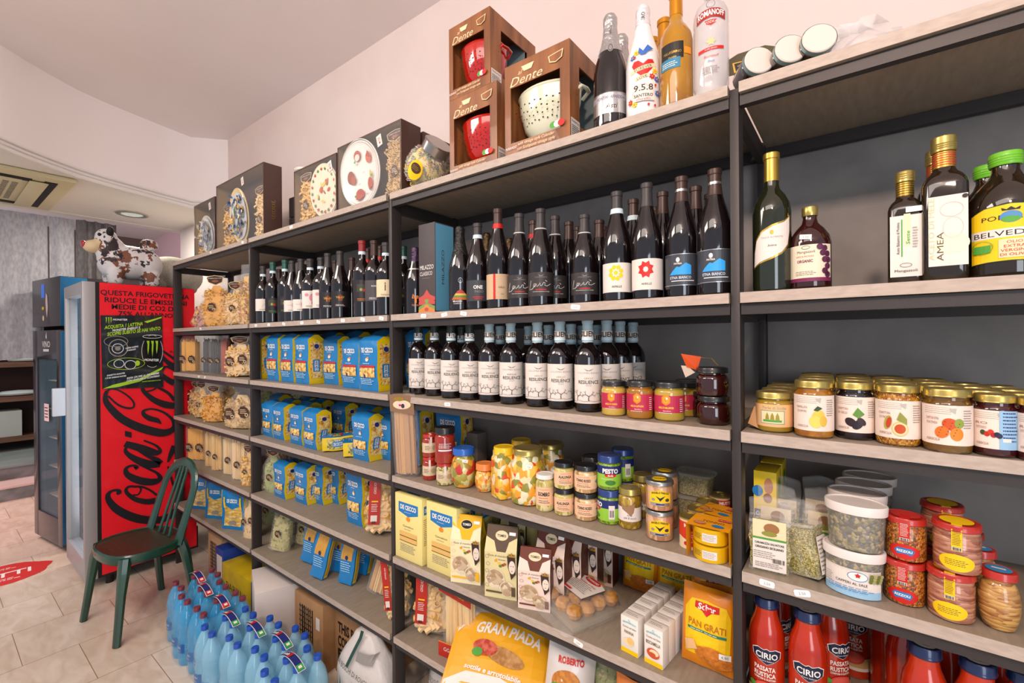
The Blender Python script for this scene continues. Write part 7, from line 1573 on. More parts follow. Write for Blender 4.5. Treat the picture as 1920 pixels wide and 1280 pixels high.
# ---- second bay: blue packets
PW, PD, PH = .165, .085, .27
mkD = dececco(PW, PD, PH, seed=1); mkD2 = dececco(.13, .08, .25, seed=2, food=V_PAST, strip=False); mkD3 = dececco(.12, .08, .25, seed=4, food=V_PASTD)
GD = 'blue and yellow pasta packets on the narrow bay shelves'
def dcrow(rows, z, key, mk, where, G, wx=1.0):
    for i, (xl, yb, yt, Y) in enumerate(rows):
        X = colX(xl, Y, z)+PW*.5*wx; s_ = (onY(xl, yt, Y).z-z)/PH
        inst(key, mk, (X, Y+PD*.5+.004, z), 0, 'blue pasta packet, %s, %s' % (ordn(i, len(rows)), where), G, (wx, 1, s_))
dcrow([(474, 715, 628, .055), (499, 722, 625, .04), (525, 728, 625, .035), (552, 730, 625, .03), (605, 728, 628, .10), (640, 728, 632, .045), (672, 730, 628, .02)], S3, 'dc1', mkD, 'front row, narrow bay third shelf', GD, .80)
for i, cx in enumerate((520, 560, 604, 650, 700)): inst('dc1', None, (colX(cx, .23, S3)+.05, .27, S3), 0, 'blue pasta packet, %s, back row, narrow bay third shelf' % ordn(i, 5), GD, (.8, 1, 1.0))
mkE = mkD2
def dc4(lst, z, key, mk, w, dp, where, n0=0, h=.25):
    for i, (xl, yt, Y, rz) in enumerate(lst):
        X = colX(xl, Y, z)+w*.5; s_ = max(.8, min(1.2, (onY(xl, yt, Y).z-z)/h))
        inst(key, mk, (X, Y+dp*.5+.004, z), rz, 'blue pasta packet, %s, %s' % (ordn(i, len(lst)), where), GD, (.95, 1, s_))
dc4([(489, 758, .05, 0), (510, 762, .045, 0), (542, 772, .04, 0), (567, 776, .03, 0), (659, 770, .05, 0), (700, 776, .12, 0)], S4, 'dc2', mkD2, .13, .08, 'front row, narrow bay fourth shelf')
dc4([(520, 766, .15, 0), (556, 766, .15, 0)], S4, 'dc3', mkD3, .12, .08, 'middle row, narrow bay fourth shelf')
dc4([(505, 762, .245, 0), (540, 762, .25, 0), (580, 762, .25, 0), (622, 762, .25, 0), (668, 762, .25, 0), (712, 762, .25, 0)], S4, 'dc2', mkD2, .13, .08, 'back row, narrow bay fourth shelf')
for i, (cx, yb) in enumerate(((612, 855), (642, 862))):
    o = inst('dc3', None, (0, 0, 0), 0, 'blue pasta packet lying on its back, %s of two' % ('left', 'right')[i], GD, (.8, .8, .8)); o.location = (colX((598, 636)[i], .05, S4)+.03, .055, S4+.036); o.rotation_euler = (-PI/2+.03, 0, -.62)
# fifth shelf
dc4([(512, 866, .05, 0), (551, 866, .075, 0), (580, 862, .125, 0), (609, 862, .18, 0), (638, 862, .24, 0)], S5, 'dc2', mkD2, .13, .08, 'slanting row, narrow bay fifth shelf')
dc4([(548, 850, .28, 0)], S5, 'dc3', mkD3, .12, .08, 'behind the slanting row on the fifth shelf')
dc4([(648, 874, .08, 0), (690, 874, .17, 0)], S5, 'dc2', mkD2, .13, .08, 'beside the rigatoni bag on the fifth shelf')
GC = 'clear bags of pasta in the narrow bay'
inst('bag_c5', pasta_bag(.13, .08, .25, 'chip', P_GRN, 90, 31, tags=1, header=True, mt2=[P_GRN, P_PAL]), (colX(494, .07, S5), .09, S5), .4, 'bag of pale green pasta behind the second post on the fifth shelf', GC); inst('bag_c5b', pasta_bag(.14, .08, .26, 'penne', P_CRM, 110, 32, tags=0, header=True, mt2=[P_CRM, P_TAN]), (colX(510, .16, S5), .20, S5), .4, 'bag of cream pasta with crest card beside the pale green one', GC)
for i, cx in enumerate((500, 535, 562)): inst('bag_gr3', pasta_bag(.20, .10, .24, 'ribbon', P_GRN, 110, 33, tags=0, header=False), (colX(cx, .34, S4), .355, S4+.001), .0, 'bag of green nest pasta high behind the blue packets, %s of three' % ('left', 'middle', 'right')[i], GC, (.85, .45, 1.12))
def mk_rig():
    t = thing('pasta_bag', 'x', 'pasta'); rnd = random.Random(2); w, dp, h = .17, .10, .30; b = MB(); prof = lambda q: [1, 1.02, 1, .9, .75, .6, .5][min(6, int(q*7))] if q < 1 else .45
    pf = lambda q: 1.0-.0*q if q < .35 else 1-.75*(q-.35)
    b.lathe([(.42, 0), (.44, h*.5/w)], P_PAL, 12, sx=w, sy=dp, T=Matrix.Diagonal((1, 1, w, 1)))
    for i in range(58):
        z = .018+rnd.random()*.20; f = pf(z/h); a = rnd.uniform(0, 2*PI) if i % 3 == 0 else rnd.uniform(PI*1.05, PI*1.95)
        piece(b, 'rigatoni', (math.cos(a)*w*.36*f, math.sin(a)*dp*.33*f, max(z, .022)), Matrix.Rotation(rnd.uniform(0, 6), 3, 'Y') @ Matrix.Rotation(rnd.uniform(-.6, .6), 3, 'X'), 1.0, P_PAL if i % 4 else P_CRM)
    tag(b.build('pasta', t, ang=40), kind='stuff')
    b = MB(); bag_film(b, w, dp, h, 4, FILM, prof=lambda q: pf(q)); b.build('clear_bag', t, ang=70)
    d = Decal(.0005); RC = mat('rigatoni_red', '#b5281c', .45); d.poly([(-.038, .03), (.014, .03), (.014, .17), (.004, .28), (-.044, .28), (-.04, .16)], RC); d.text('GIGLIO', -.014, .2, .012, WHITE, rot=PI/2, shear=.3); d.rect(-.012, .14, .03, .006, YEL); d.lines(-.012, .11, .03, .04, 5, WHITE); d.rect(-.013, .06, .03, .03, PAPER); d.bars(-.013, .042, .02, .012, 9, BLACK); d.build('red_label', t, flat((-.03, -dp*.54, 0), (1, 0, .12), (-.12, 0, 1)))
    return t
GRG = 'rigatoni bags with red labels'
p = at(692, 1008, S5); o = inst('rig', mk_rig, (p.x, p.y+.055, S5), facecam(p)-.15, 'rigatoni bag with slanting red label beside the third post', GRG, 1.0); o.rotation_euler = (-.05, .18, facecam(p)-.1)
# sixth shelf
GSP = 'blue spaghetti packets fanned on the narrow bay sixth shelf'
def mk_spag():
    t = thing('spaghetti_packet', 'x', 'pasta'); w, dp, h = .085, .035, .27; SPG = mat('spaghetti_window', '#d9a23c', .4, coat=.5, noise=('#c08a2c', 60, .4, .6, (8, 8, .3)))
    b = MB(); P = soft_box(b, w, dp, h, (DB, DB, DB, DB), 6, top=.93, bulge=.004); b.build('packet', t, ang=60)
    d = Decal(.0004); d.rect(0, h*.66, w*.72, h*.56, SPG); d.rect(0, h*.93, w*.7, h*.02, RED); d.lines(0, h*.965, w*.6, h*.02, 1, WHITE); d.ell(0, h*.42, w*.12, w*.12, NAVY, 12); d.lines(0, h*.27, w*.7, h*.18, 5, mat('pale_blue_ink', '#bfe0f0', .5)); d.build('front_print', t, on_packet(P, w, dp, h), cut=w/6, cutv=h/12)
    d = Decal(.0004); d.rect(0, h*.5, dp*.66, h*.96, DY); d.rect(0, h*.36, dp*.34, h*.6, SPG); d.rect(0, h*.78, dp*.5, h*.24, DB); d.text('DE CECCO', 0, h*.78, dp*.34, WHITE, rot=PI/2, w=h*.2, bold=.03); d.build('side_print', t, on_packet(P, w, dp, h, 'side'), cut=dp/4, cutv=h/12); return t
for i, (cx, yb, dy) in enumerate(((568, 1058, .03), (590, 1086, .02), (618, 1098-20, .05), (640, 1098, .03), (662, 1082, .05), (682, 1056, .10))):
    p = at(cx, yb, S6); o = inst('spag', mk_spag, (p.x, p.y+dy, S6+.004), .25, 'blue spaghetti packet, %s in the fan' % ordn(i, 6), GSP, 1.05); o.rotation_euler = (-.16, .14 if i < 2 else .05, .25)
mkSq = pasta_bag(.13, .085, .27, 'chip', mat('pasta_speckled', '#b8b070', .6), 150, 41, tags=1, header=False, mt2=[P_PAL, P_GRN, P_CRM], film_prof=lambda t: 1-.12*t if t < .9 else .8)
p = at(513, 1035, S6); o = inst('bag_sq', mkSq, (p.x, p.y+.04, S6+.004), .5, 'speckled pasta bag leaning at the left of the sixth shelf, front one', GC, 1.0); o.rotation_euler = (0, .16, .45)
p = at(546, 1026, S6); o = inst('bag_sq', None, (p.x+.01, p.y+.075, S6+.004), .3, 'speckled pasta bag leaning at the left of the sixth shelf, right one', GC, .92); o.rotation_euler = (0, .12, .35)
inst('bag_c5', None, (colX(496, .2, S6), .24, S6), .3, 'bag of pale green pasta at the back left of the sixth shelf', GC, 1.05)
def stick_hdr(mt_):
    def f(t, w, dp, h):
        d = Decal(.0005); d.poly([(-w*.46, h*.80), (w*.46, h*.76), (w*.46, h*.98), (0, h*1.01), (-w*.46, h*1.0)], mat('header_rustic', '#8a6a50', .5)); d.ell(0, h*.88, w*.34, h*.055, CREAM, 18); d.ell(0, h*.87, w*.2, h*.045, PINKP, 14); d.ell(w*.04, h*.865, w*.07, h*.028, INK, 10); d.ell(-w*.07, h*.875, w*.05, h*.012, RED, 8); d.ell(-w*.1, h*.95, w*.2, h*.025, GOLD, 14); d.build('header_card', t, flat((0, -dp/2*1.05, 0), (1, 0, 0), (0, 0, 1)))
    return f
p = at(700, 1128, S6); o = inst('twig', long_bag(.12, .06, .26, P_TAN, 30, 51, 0, .005, mts=[P_TAN, P_PAL]), (p.x-.03, p.y+.05, S6+.004), .5, 'bag of knotted twig pasta leaning beside the third post', GC); o.rotation_euler = (0, .3, .45)
o = inst('rig', None, (-1.56, .075, S6), .45, 'rigatoni bag with red label behind the third post on the sixth shelf', GRG, (.62, .8, .95))
# ---- wide bay left corner: breadsticks and a packet
p = at(766, 905, S4); inst('sticks', long_bag(.105, .06, .325, P_BRN, 44, 61, 0, .0036, hdr=stick_hdr(0), name='breadstick_bag', mts=[P_BRN, P_TAN, mat('breadstick_dark', '#9a7048', .7)], wob=.002), (-1.415, .022, S4+.006), .35, 'tall bag of thin brown breadsticks with picture card by the third post', None, (1, .7, 1)).rotation_euler = (.11, 0, .5)
inst('dc1', None, (colX(770, .17, S3), .24, S3), 0, 'blue and yellow pasta packet behind the vine label bottles by the third post', None, (.8, 1, 1.0)); inst('dc2', None, (colX(815, .22, S4), .27, S4), .1, 'blue and yellow pasta packet behind the small red lidded jars, right one', None, (1, 1, 1.0)); inst('dc2', None, (colX(778, .16, S4), .2, S4), 0, 'blue and yellow pasta packet behind the small red lidded jars, left one', None, (.9, 1, 1.0))
plainbox('greyflat', .10, .06, .14, mat('grey_card', '#6f6860', .7), 'small_carton', 'plain grey carton behind the blue lidded pickle jar', (colX(882, .28, S4), .30, S4))
# ================================================================ wide bay, fifth shelf
Z = S5
def mk_cann():
    t = thing('pasta_carton', 'x', 'box'); w, dp, h = .105, .075, .245; CR = mat('carton_cream', '#ecdb8c', .5); b = MB(); carton(b, w, dp, h, CR); b.build('carton', t, bevel=.001)
    d = Decal(.0003); d.poly([(-.038, .215), (.038, .215), (.038, .178), (0, .164), (-.038, .178)], BLUE); d.text('DE CECCO', 0, .198, .017, WHITE, w=.062, bold=.04); d.lines(0, .18, .03, .004, 1, WHITE); d.ell(0, .156, .008, .009, ORANGE, 10); d.text('Cannelloni', 0, .128, .007, mat('dark_ochre', '#5c4a2a', .5)); d.lines(0, .116, .03, .005, 1, GREY)
    d.rect(0, .087, .066, .036, P_CRM); d.rect(0, .088, .066, .003, mat('dark_ochre', '#5c4a2a', .5)); d.rect(0, .070, .066, .002, TRAYB); d.lines(0, .045, .062, .032, 5, GREY); d.build('front_print', t, flat((0, -dp/2, 0), (1, 0, 0), (0, 0, 1)))
    d = Decal(.0003); d.rect(0, .2, .055, .032, BLUE); d.text('DE CECCO', 0, .2, .013, WHITE, w=.046, bold=.03); d.lines(0, .12, .06, .1, 14, mat('dark_ochre', '#5c4a2a', .5), t=.0016); d.rect(.012, .03, .035, .022, PAPER); d.bars(.012, .03, .03, .018, 12, BLACK); d.build('side_print', t, flat((w/2, 0, 0), (0, 1, 0), (0, 0, 1)))
    d = Decal(.0003); d.rect(0, 0, .05, .03, BLUE); d.text('DE CECCO', 0, 0, .012, WHITE, w=.044); d.build('top_print', t, flat((0, 0, h), (1, 0, 0), (0, 1, 0))); return t
GCN = 'cream cannelloni cartons'
pa, pb = onZ(740, 1044, Z), onZ(800, 1058, Z)
x1 = colX(759, .03, Z+.1); 
inst('cann', mk_cann, (pb.x-.088, .042, Z), .0, 'cream pasta carton with blue logo, front left one', GCN, (1.5, 1, 1.03)); inst('cann', None, (pb.x+.095, .050, Z), .0, 'cream pasta carton with blue logo, second from left', GCN, (1.5, 1, 1.03))
inst('cann', None, (pb.x-.06, .135, Z), .0, 'cream pasta carton behind the front left one', GCN, (1.5, 1, 1.03)); inst('cann', None, (pb.x+.12, .145, Z), 0, 'cream pasta carton behind the second one', GCN, (1.5, 1, 1.03)); inst('cann', None, (pb.x+.30, .26, Z), .05, 'cream pasta carton furthest right at the back', GCN, (1.4, 1, 1.0)); inst('cann', None, (pb.x+.1, .26, Z), 0, 'cream pasta carton at the back, left of the furthest one', GCN, (1.3, 1, 1.0))
def gable(c1, c2, top, face, ring='#e8e0c8'):
    """tall paper box pinched at the top with round windows"""
    def mk():
        t = thing('biscuit_box', 'x', 'box'); w, dp, h = .10, .065, .235; A, B2 = mat('gable_'+c1, c1, .5), mat('gable_'+c2, c2, .5); z1 = h*.66
        b = MB(); P = [(-w/2, -dp/2, 0), (w/2, -dp/2, 0), (w/2, dp/2, 0), (-w/2, dp/2, 0), (-w/2, -dp/2, z1), (w/2, -dp/2, z1), (w/2, dp/2, z1), (-w/2, dp/2, z1), (-w*.47, -.004, h), (w*.47, -.004, h), (w*.47, .004, h), (-w*.47, .004, h), (w*.40, 0, z1+.03), (-w*.40, 0, z1+.03)]
        b.add(P, [(0, 1, 5, 4), (4, 5, 9, 8)], A); b.add(P, [(1, 2, 6, 5), (2, 3, 7, 6), (3, 0, 4, 7), (6, 7, 11, 10), (8, 9, 10, 11), (5, 6, 12), (5, 12, 9), (6, 10, 12), (7, 4, 13), (4, 8, 13), (7, 13, 11), (3, 2, 1, 0)], B2); b.build('box', t, smooth=False)
        up = Vector((0, dp/2-.004, h-z1)).normalized(); hh = (Vector((0, dp/2-.004, h-z1))).length; d = Decal(.0004); T2 = mat('gable_'+top, top, .5)
        d.poly([(-w*.48, hh), (-w*.48, hh*.55), (-w*.22, hh*.4), (-w*.12, hh*.02), (w*.16, hh*.02), (w*.24, hh*.4), (w*.49, hh*.6), (w*.48, hh)], T2); d.ell(-.0, hh*.62, .020, .016, CREAM, 22); d.ell(0, hh*.62, .0185, .0145, BLACK if top == '#f0b418' else CREAM, 22); d.text('TOMEO', 0, hh*.62, .008, WHITE if top == '#f0b418' else INK, w=.028, bold=.03); d.rect(.033, hh*.72, .020, .010, STICK); d.build('top_print', t, flat((0, -dp/2, z1), (1, 0, 0), up))
        d = Decal(.0003); d.text('Paste di mandorla', -.008, z1-.012, .0075, INK, shear=.25, w=.062); d.text('al limone', -.0, z1-.024, .006, INK, shear=.25)
        for x, y, c in ((-.014, .128, '#e8a01c'), (-.004, .120, '#f0c030'), (.008, .116, '#8a4a24'), (.014, .12, '#a85c30'), (.0, .112, '#5c7a30')): d.ell(x, y-.002, .005, .0045, mat('gable_fruit_'+c, c, .5), 10)
        win = vmat('biscuits_'+c1, ['#c8b090', '#e0d0b4', '#a88c68', '#b89c7c'], 70, .2, 1); RR = mat('gable_ring_'+ring, ring, .5)
        d.ell(-.016, .066, .029, .033, RR, 26); d.ell(-.016, .066, .027, .031, win, 26); d.ell(.020, .036, .022, .026, RR, 24); d.ell(.020, .036, .020, .024, win, 24); d.rect(-.02, .022, .05, .006, RR if 0 else mat('gable_'+top, top, .5)); d.rect(.04, .03, .012, .03, mat('gable_'+top, top, .5))
        d.poly([(.022, .148), (.036, .158), (.046, .15), (.048, .09), (.034, .07), (.030, .09), (.024, .11)], mat('hair_dark', '#3a2824', .5)); d.ell(.037, .112, .010, .022, mat('face_pale', face, .5), 20); d.poly([(.026, .146), (.047, .146), (.046, .158), (.040, .150), (.036, .162), (.031, .150), (.026, .158)], GOLD); d.ell(.034, .116, .002, .001, INK, 8); d.ell(.041, .116, .002, .001, INK, 8); d.ell(.037, .100, .003, .001, RED, 8)
        for i in range(5): d.ring(-.040+.003*(i % 2), .14-.024*i, .006, .006, .0009, mat('gable_'+top, top, .5), 14)
        d.build('front_print', t, flat((0, -dp/2, 0), (1, 0, 0), (0, 0, 1))); return t
    return mk
GBX = 'paper boxes of almond biscuits'
def gb(key, mk, cx, yb, yt, lab, dy=.0, sx=1.12, rz=None):
    p = onZ(cx, yb, Z); h_ = onY(cx, yt, p.y+.03).z-Z; return inst(key, mk, (p.x, p.y+.036+dy, Z), (facecam(p)*.5 if rz is None else rz), lab, GBX, (sx, 1, h_/.235))
gb('gab_y', gable('#efe2b8', '#b8940c', '#f0b418', '#e8d8c8'), 866, 1093, 962, 'paper biscuit box with yellow top and crowned lady')
gb('gab_g', gable('#ddd09a', '#4a4a2c', '#5c4a38', '#e0d0b0'), 932, 1121, 982, 'paper biscuit box with dark olive top and bearded face')
inst('gab_g', None, (colX(958, .19, Z), .22, Z), .3, 'dark olive topped biscuit box at the back left of the brown row', GBX)
mkb = gable('#ecd4c4', '#5c2c1c', '#6a3020', '#5a3426', '#c8a070'); gb('gab_b', mkb, 994, 1143, 1024, 'paper biscuit box with brown top, front one of the receding row', rz=.35, sx=1.05)
p = onZ(994, 1143, Z)
for i in range(4): inst('gab_b', None, (p.x+.055*(i+1)*.45, p.y+.036+.066*(i+1), Z), .1, 'paper biscuit box with brown top, %s behind the front one' % ('first', 'second', 'third', 'fourth')[i], GBX, (1.05, 1, .98)) if p.y+.036+.066*(i+1) < .37 else None
def mk_cook():
    t = thing('biscuit_tray', 'x', 'food'); rnd = random.Random(4); b = MB()
    for i in range(3):
        for j in range(4):
            b.lathe([(.0001, -.014), (.018, -.011), (.026, 0), (.02, .010), (.0001, .014)], mat('biscuit', '#c8924c', .6, noise=('#a8702c', 60, .35, .65)), 14, c=(-.06+.058*i+rnd.uniform(-.004, .004), -.07+.048*j, .022+rnd.uniform(0, .006)))
    b.build('biscuits', t); b = MB(); b.box((-.092, -.10, 0), (.092, .10, .012), mat('tray_plastic', '#b9a88c', .2, alpha=.5)); b.build('tray', t, bevel=.003)
    b = MB(); vs = []; nx, ny = 14, 16
    for j in range(ny+1):
        for i in range(nx+1):
            u, v = -1+2*i/nx, -1+2*j/ny; z = .043*(1-abs(u)**5)*(1-abs(v)**6)+rnd.uniform(-.002, .002)+.002; vs.append((u*.10, v*.135, z))
    b.add(vs, [(j*(nx+1)+i, j*(nx+1)+i+1, (j+1)*(nx+1)+i+1, (j+1)*(nx+1)+i) for j in range(ny) for i in range(nx)], FILM); b.build('wrapper', t, ang=30)
    d = Decal(.0005); d.poly([(-.06, -.045), (.06, -.045), (.06, .05), (.03, .06), (-.03, .06), (-.06, .05)], PAPER); d.ell(0, .05, .036, .013, RED, 24); d.text('TOMARCHIO', 0, .05, .009, WHITE, w=.055, bold=.03); d.text('Panchine di Fichi', 0, .025, .009, RED, shear=.2); d.lines(0, -.005, .10, .045, 6, GREY); d.rect(-.03, -.04, .06, .008, RED); d.ell(-.05, -.04, .008, .006, GREEN, 8); d.build('label', t, flat((0, 0, .047), (1, 0, 0), (0, 1, 0))); return t
p = onZ(1072, 1150, Z); o = inst('cook', mk_cook, (p.x+.01, .125, Z), -.42, 'clear wrapped tray of round biscuits with white and red label', None, (.98, .98, 1.5))
def mk_pan(nm, pic):
    def mk():
        t = thing('small_carton', 'x', 'carton'); w, dp, h = .052, .038, .098; b = MB(); carton(b, w, dp, h, mat('carton_white', '#e9e0d6', .5)); b.build('carton', t, bevel=.0012)
        d = Decal(.0003); d.rect(0, .006, w-.001, .012, YEL); d.text('GRANAROLO', 0, .082, .005, mat('aqua_ink', '#5ab4c4', .5), w=.04, bold=.03, arc=.002); d.ring(0, .090, .003, .003, .0008, mat('aqua_ink', '#5ab4c4', .5)); d.text('Cucina nel latte', 0, .072, .0055, INK, shear=.25, w=.04); d.text(nm, 0, .058, .009, mat('dark_ochre', '#5c4a2a', .5), w=.04 if len(nm) > 6 else .028, bold=.01)
        if pic: d.ell(0, .032, .018, .013, mat('lasagne', '#c8502c', .5), 16); d.ell(.003, .035, .013, .008, CREAM, 12); d.ell(-.002, .030, .01, .005, mat('lasagne', '#c8502c', .5), 10)
        else: d.ell(-.002, .032, .016, .010, CREAM, 16); d.ell(.004, .036, .010, .010, mat('butter', '#e8c070', .5), 14)
        d.build('front_print', t, flat((0, -dp/2, 0), (1, 0, 0), (0, 0, 1))); d = Decal(.0003); d.lines(0, 0, .038, .012, 2, GREY); d.rect(0, .013, .05, .001, GREY); d.build('top_print', t, flat((0, 0, h), (1, 0, 0), (0, 1, 0))); return t
    return mk
for k, (key, nm, pic, cx, yb, lab) in enumerate((('panna', 'PANNA', 0, 1180, 1226, 'small white cream carton'), ('besc', 'BESCIAMELLA', 1, 1225, 1248, 'small white sauce carton'))):
    p = onZ(cx, yb, Z); a = -.12; ux, uy = -math.sin(a+.0), math.cos(a)
    for i in range(6):
        L = .0395*i+.02; inst(key, mk_pan(nm, pic), (p.x+ux*L*.9+.02*k*0, p.y+uy*L, Z), a, lab+' %s' % ('at the front of its row', 'second from the front', 'third from the front', 'fourth from the front', 'fifth from the front', 'last in its row')[i], 'rows of small white cream and sauce cartons', 1.0)
def pillow_pack(name, w, h, dp, front, side, prints, cat='bag', amp=.004):
    def mk():
        t = thing(name, 'x', cat); b = MB(); n = 10; rnd = random.Random(3); F, S_ = front, side; f = lambda u, v: dp/2*(1-abs(u)**3.2)*(1-abs(v)**4)+.0012+amp*.5*math.sin(u*6+v*9)*(1-abs(u))
        for s_, m_ in ((-1, F), (1, S_)):
            vs = [(-w/2+w*i/n, s_*f(-1+2*i/n, -1+2*j/n), h*j/n) for j in range(n+1) for i in range(n+1)]; fs = [(j*(n+1)+i, j*(n+1)+i+1, (j+1)*(n+1)+i+1, (j+1)*(n+1)+i) for j in range(n) for i in range(n)]
            b.add(vs, fs if s_ < 0 else [q[::-1] for q in fs], m_)
        b.build('packet', t, ang=80); d = Decal(.0005); prints(d); d.build('front_print', t, lambda u, v, z: Vector((u, -f(u/(w/2), v/(h/2)-1)-z-.0004, v)), cut=w/9, cutv=h/10); return t
    return mk
def pr_grati(d):
    d.poly([(-.055, .03), (-.058, .14), (-.04, .168), (0, .172), (.045, .165), (.056, .14), (.054, .04)], YEL); d.poly([(-.03, .165), (.03, .165), (.03, .150), (.012, .146), (0, .134), (-.012, .146), (-.03, .150)], RED); d.text('Schar', 0, .156, .014, WHITE, w=.044, bold=.03)
    d.text('PAN GRATI', 0, .112, .0165, mat('mustard_ink', '#b8700c', .5), w=.092, bold=.02); d.rect(0, .096, .095, .006, mat('teal_ink', '#1f7a68', .5)); d.lines(0, .096, .08, .004, 1, WHITE); d.ell(.02, .040, .048, .024, mat('cutlet', '#d8842c', .6, noise=('#b8641c', 120, .35, .65)), 22, -.1); d.poly([(-.056, .06), (-.03, .072), (-.02, .05), (-.05, .036)], mat('bread_slice', '#e8b884', .6)); d.rect(.045, .052, .026, .014, STICK); d.text('4,90', .045, .052, .007, GREY)
mkG = pillow_pack('breadcrumb_bag', .135, .20, .05, mat('bag_orange', '#e88a10', .35, coat=.4), mat('bag_orange_b', '#d8780c', .35), pr_grati)
GPG = 'orange and yellow breadcrumb bags'
p = onZ(1313, 1276, Z); o = inst('grati', mkG, (p.x+.005, p.y+.055, Z+.002), -.06, 'orange breadcrumb bag with white price sticker, front one', GPG, (1.0, 1, 1.0)); o.rotation_euler = (-.12, 0, -.05)
for i, (cx, Y, lab) in enumerate(((1200, .33, 'leaning at the back left'), (1270, .31, 'lying against the back panel, middle'), (1345, .24, 'at the back right by the post'), (1352, .14, 'directly behind the front one'))): 
    o = inst('grati', None, (colX(cx, Y, Z+.1), Y, Z+.002), -.1*i, 'orange breadcrumb bag '+lab, GPG, .95); o.rotation_euler = (-.08, 0, -.1+.1*i)
# ================================================================ wide bay, sixth shelf
Z = S6
p = onZ(778, 1205, Z); o = inst('rig', None, (p.x+.0, p.y+.065, Z), .5, 'rigatoni bag with red label at the left of the lowest shelf', GRG, 1.08); o.rotation_euler = (0, .18, .5)
def hd2(t, w, dp, h):
    RC = mat('rigatoni_red', '#b5281c', .45); d = Decal(.0005); d.poly([(-w*.5, h*.93), (w*.5, h*.80), (w*.5, h*.96), (-w*.5, h*1.05)], RC); d.text('NUOVA TRAFILATA', 0, h*.94, .008, YEL, rot=-.28, w=w*.6); d.rect(0, h*.10, w*1.02, h*.2, RC); d.rect(0, h*.205, w*1.02, h*.012, ORANGE); d.text('GG', -w*.25, h*.12, .014, WHITE); d.ell(w*.2, h*.07, .010, .012, YEL, 14); d.build('red_bands', t, flat((0, -dp/2*1.08, 0), (1, 0, 0), (0, 0, 1)))
GTW = 'bags of twisted pale pasta sticks with red bands'
p = onZ(838, 1248, Z); mkT2 = long_bag(.145, .07, .26, P_WHT, 46, 71, 0, .005, hdr=hd2, mts=[P_WHT, P_CRM, P_PAL], wob=.006)
inst('twist', mkT2, (p.x-.0, p.y+.05, Z), .15, 'bag of twisted pale pasta sticks with red bands, front one', GTW); inst('twist', None, (p.x+.10, p.y+.19, Z), .1, 'bag of twisted pale pasta sticks with red bands, second', GTW, .97)
inst('twist', None, (p.x+.25, p.y+.26, Z), .1, 'bag of twisted pale pasta sticks with red bands, third', GTW, .95)
def pr_piada(d):
    d.poly([(-.17, .02), (-.16, .17), (-.10, .24), (.12, .26), (.17, .12), (.15, .0)], mat('piada_yellow', '#eaa81c', .4)); d.poly([(-.17, .17), (-.10, .24), (.12, .26), (.06, .30), (-.17, .30)], mat('piada_white', '#e6ded4', .4)); d.poly([(-.175, .02), (-.175, .0), (.15, .0), (.02, .045), (-.1, .05)], mat('piada_white', '#e6ded4', .4))
    d.text('GRAN PIADA', .02, .175, .036, WHITE, w=.24, bold=.03, rot=-.12, shear=.1, arc=.012); d.poly([(-.01, .245), (.13, .225), (.13, .252), (-.01, .272)], RED); d.text('Roberto', .06, .249, .018, WHITE, w=.11, rot=-.13, bold=.04)
    d.ell(.02, .105, .075, .026, mat('wrap_bread', '#c8965c', .6, noise=('#a8743c', 60, .4, .6)), 22, -.25); d.ell(-.05, .125, .045, .026, mat('wrap_ham', '#b83c24', .5, noise=('#d8705c', 60, .4, .6)), 16, -.1); d.ell(-.075, .108, .02, .014, GREEN, 10); d.text('sottile e arrotolabile', -.01, .055, .014, WHITE, w=.2, shear=.2, rot=-.1, bold=.03)
mkPi = pillow_pack('flatbread_packet', .36, .30, .05, mat('piada_yellow', '#eaa81c', .4), mat('piada_white', '#e6ded4', .4), pr_piada, 'packet')
p = onZ(925, 1290, Z); o = inst('piada', mkPi, (p.x-.01, p.y-.0, Z+.03), 0, 'large yellow and white flatbread packet leaning back on the lowest shelf'); o.location = (p.x+.035, -.03, Z+.022); o.rotation_euler = (-1.02, .0, .40)
def pr_bun(d): d.ell(-.01, .10, .045, .04, mat('bun', '#d08a3c', .5, noise=('#b8702c', 90, .4, .6)), 22); d.ell(-.01, .09, .045, .012, GREEN, 16); d.ell(-.01, .083, .042, .010, mat('patty', '#6a3018', .5), 16); d.ell(-.01, .072, .042, .012, mat('bun', '#d08a3c', .5), 16); d.poly([(-.06, .0), (.06, .0), (.06, .05), (-.06, .03)], RED); d.text('ROBERTO', .0, .165, .016, RED, w=.08, bold=.04); d.ell(-.02, .02, .04, .016, mat('sesame', '#c89a5c', .5), 14)
mkBu = pillow_pack('bun_packet', .15, .20, .09, mat('bun_packet_white', '#d8d2cc', .35, coat=.4), mat('bun_packet_grey', '#8f8a86', .3), pr_bun, 'packet')
for i, (cx, Y, lab) in enumerate(((1062, .07, 'front one'), (1100, .26, 'behind the front one'))): o = inst('bun', mkBu, (colX(cx, Y, Z+.1), Y, Z+.002), -.3+.2*i, 'white and red burger bun packet on the lowest shelf, '+lab, 'burger bun packets'); o.rotation_euler = (-.2, .1, .45+.1*i)
def pr_pil(d): d.rect(0, .165, .05, .03, RED); d.text('la Pizza', 0, .12, .022, WHITE, w=.08, bold=.05); d.ell(0, .06, .05, .03, CREAM, 20)
o = inst('pil', pillow_pack('flour_packet', .12, .21, .06, mat('packet_peach', '#e8843c', .45), mat('packet_peach_b', '#c8641c', .45), pr_pil, 'packet'), (colX(1190, .06, Z+.15), .07, Z), -.1, 'peach coloured packet with white lettering on the lowest shelf')
o = inst('bag_c5', None, (colX(1135, .14, Z+.1), .17, Z), 0, 'clear bag of food with dark card on the lowest shelf', None, .9)
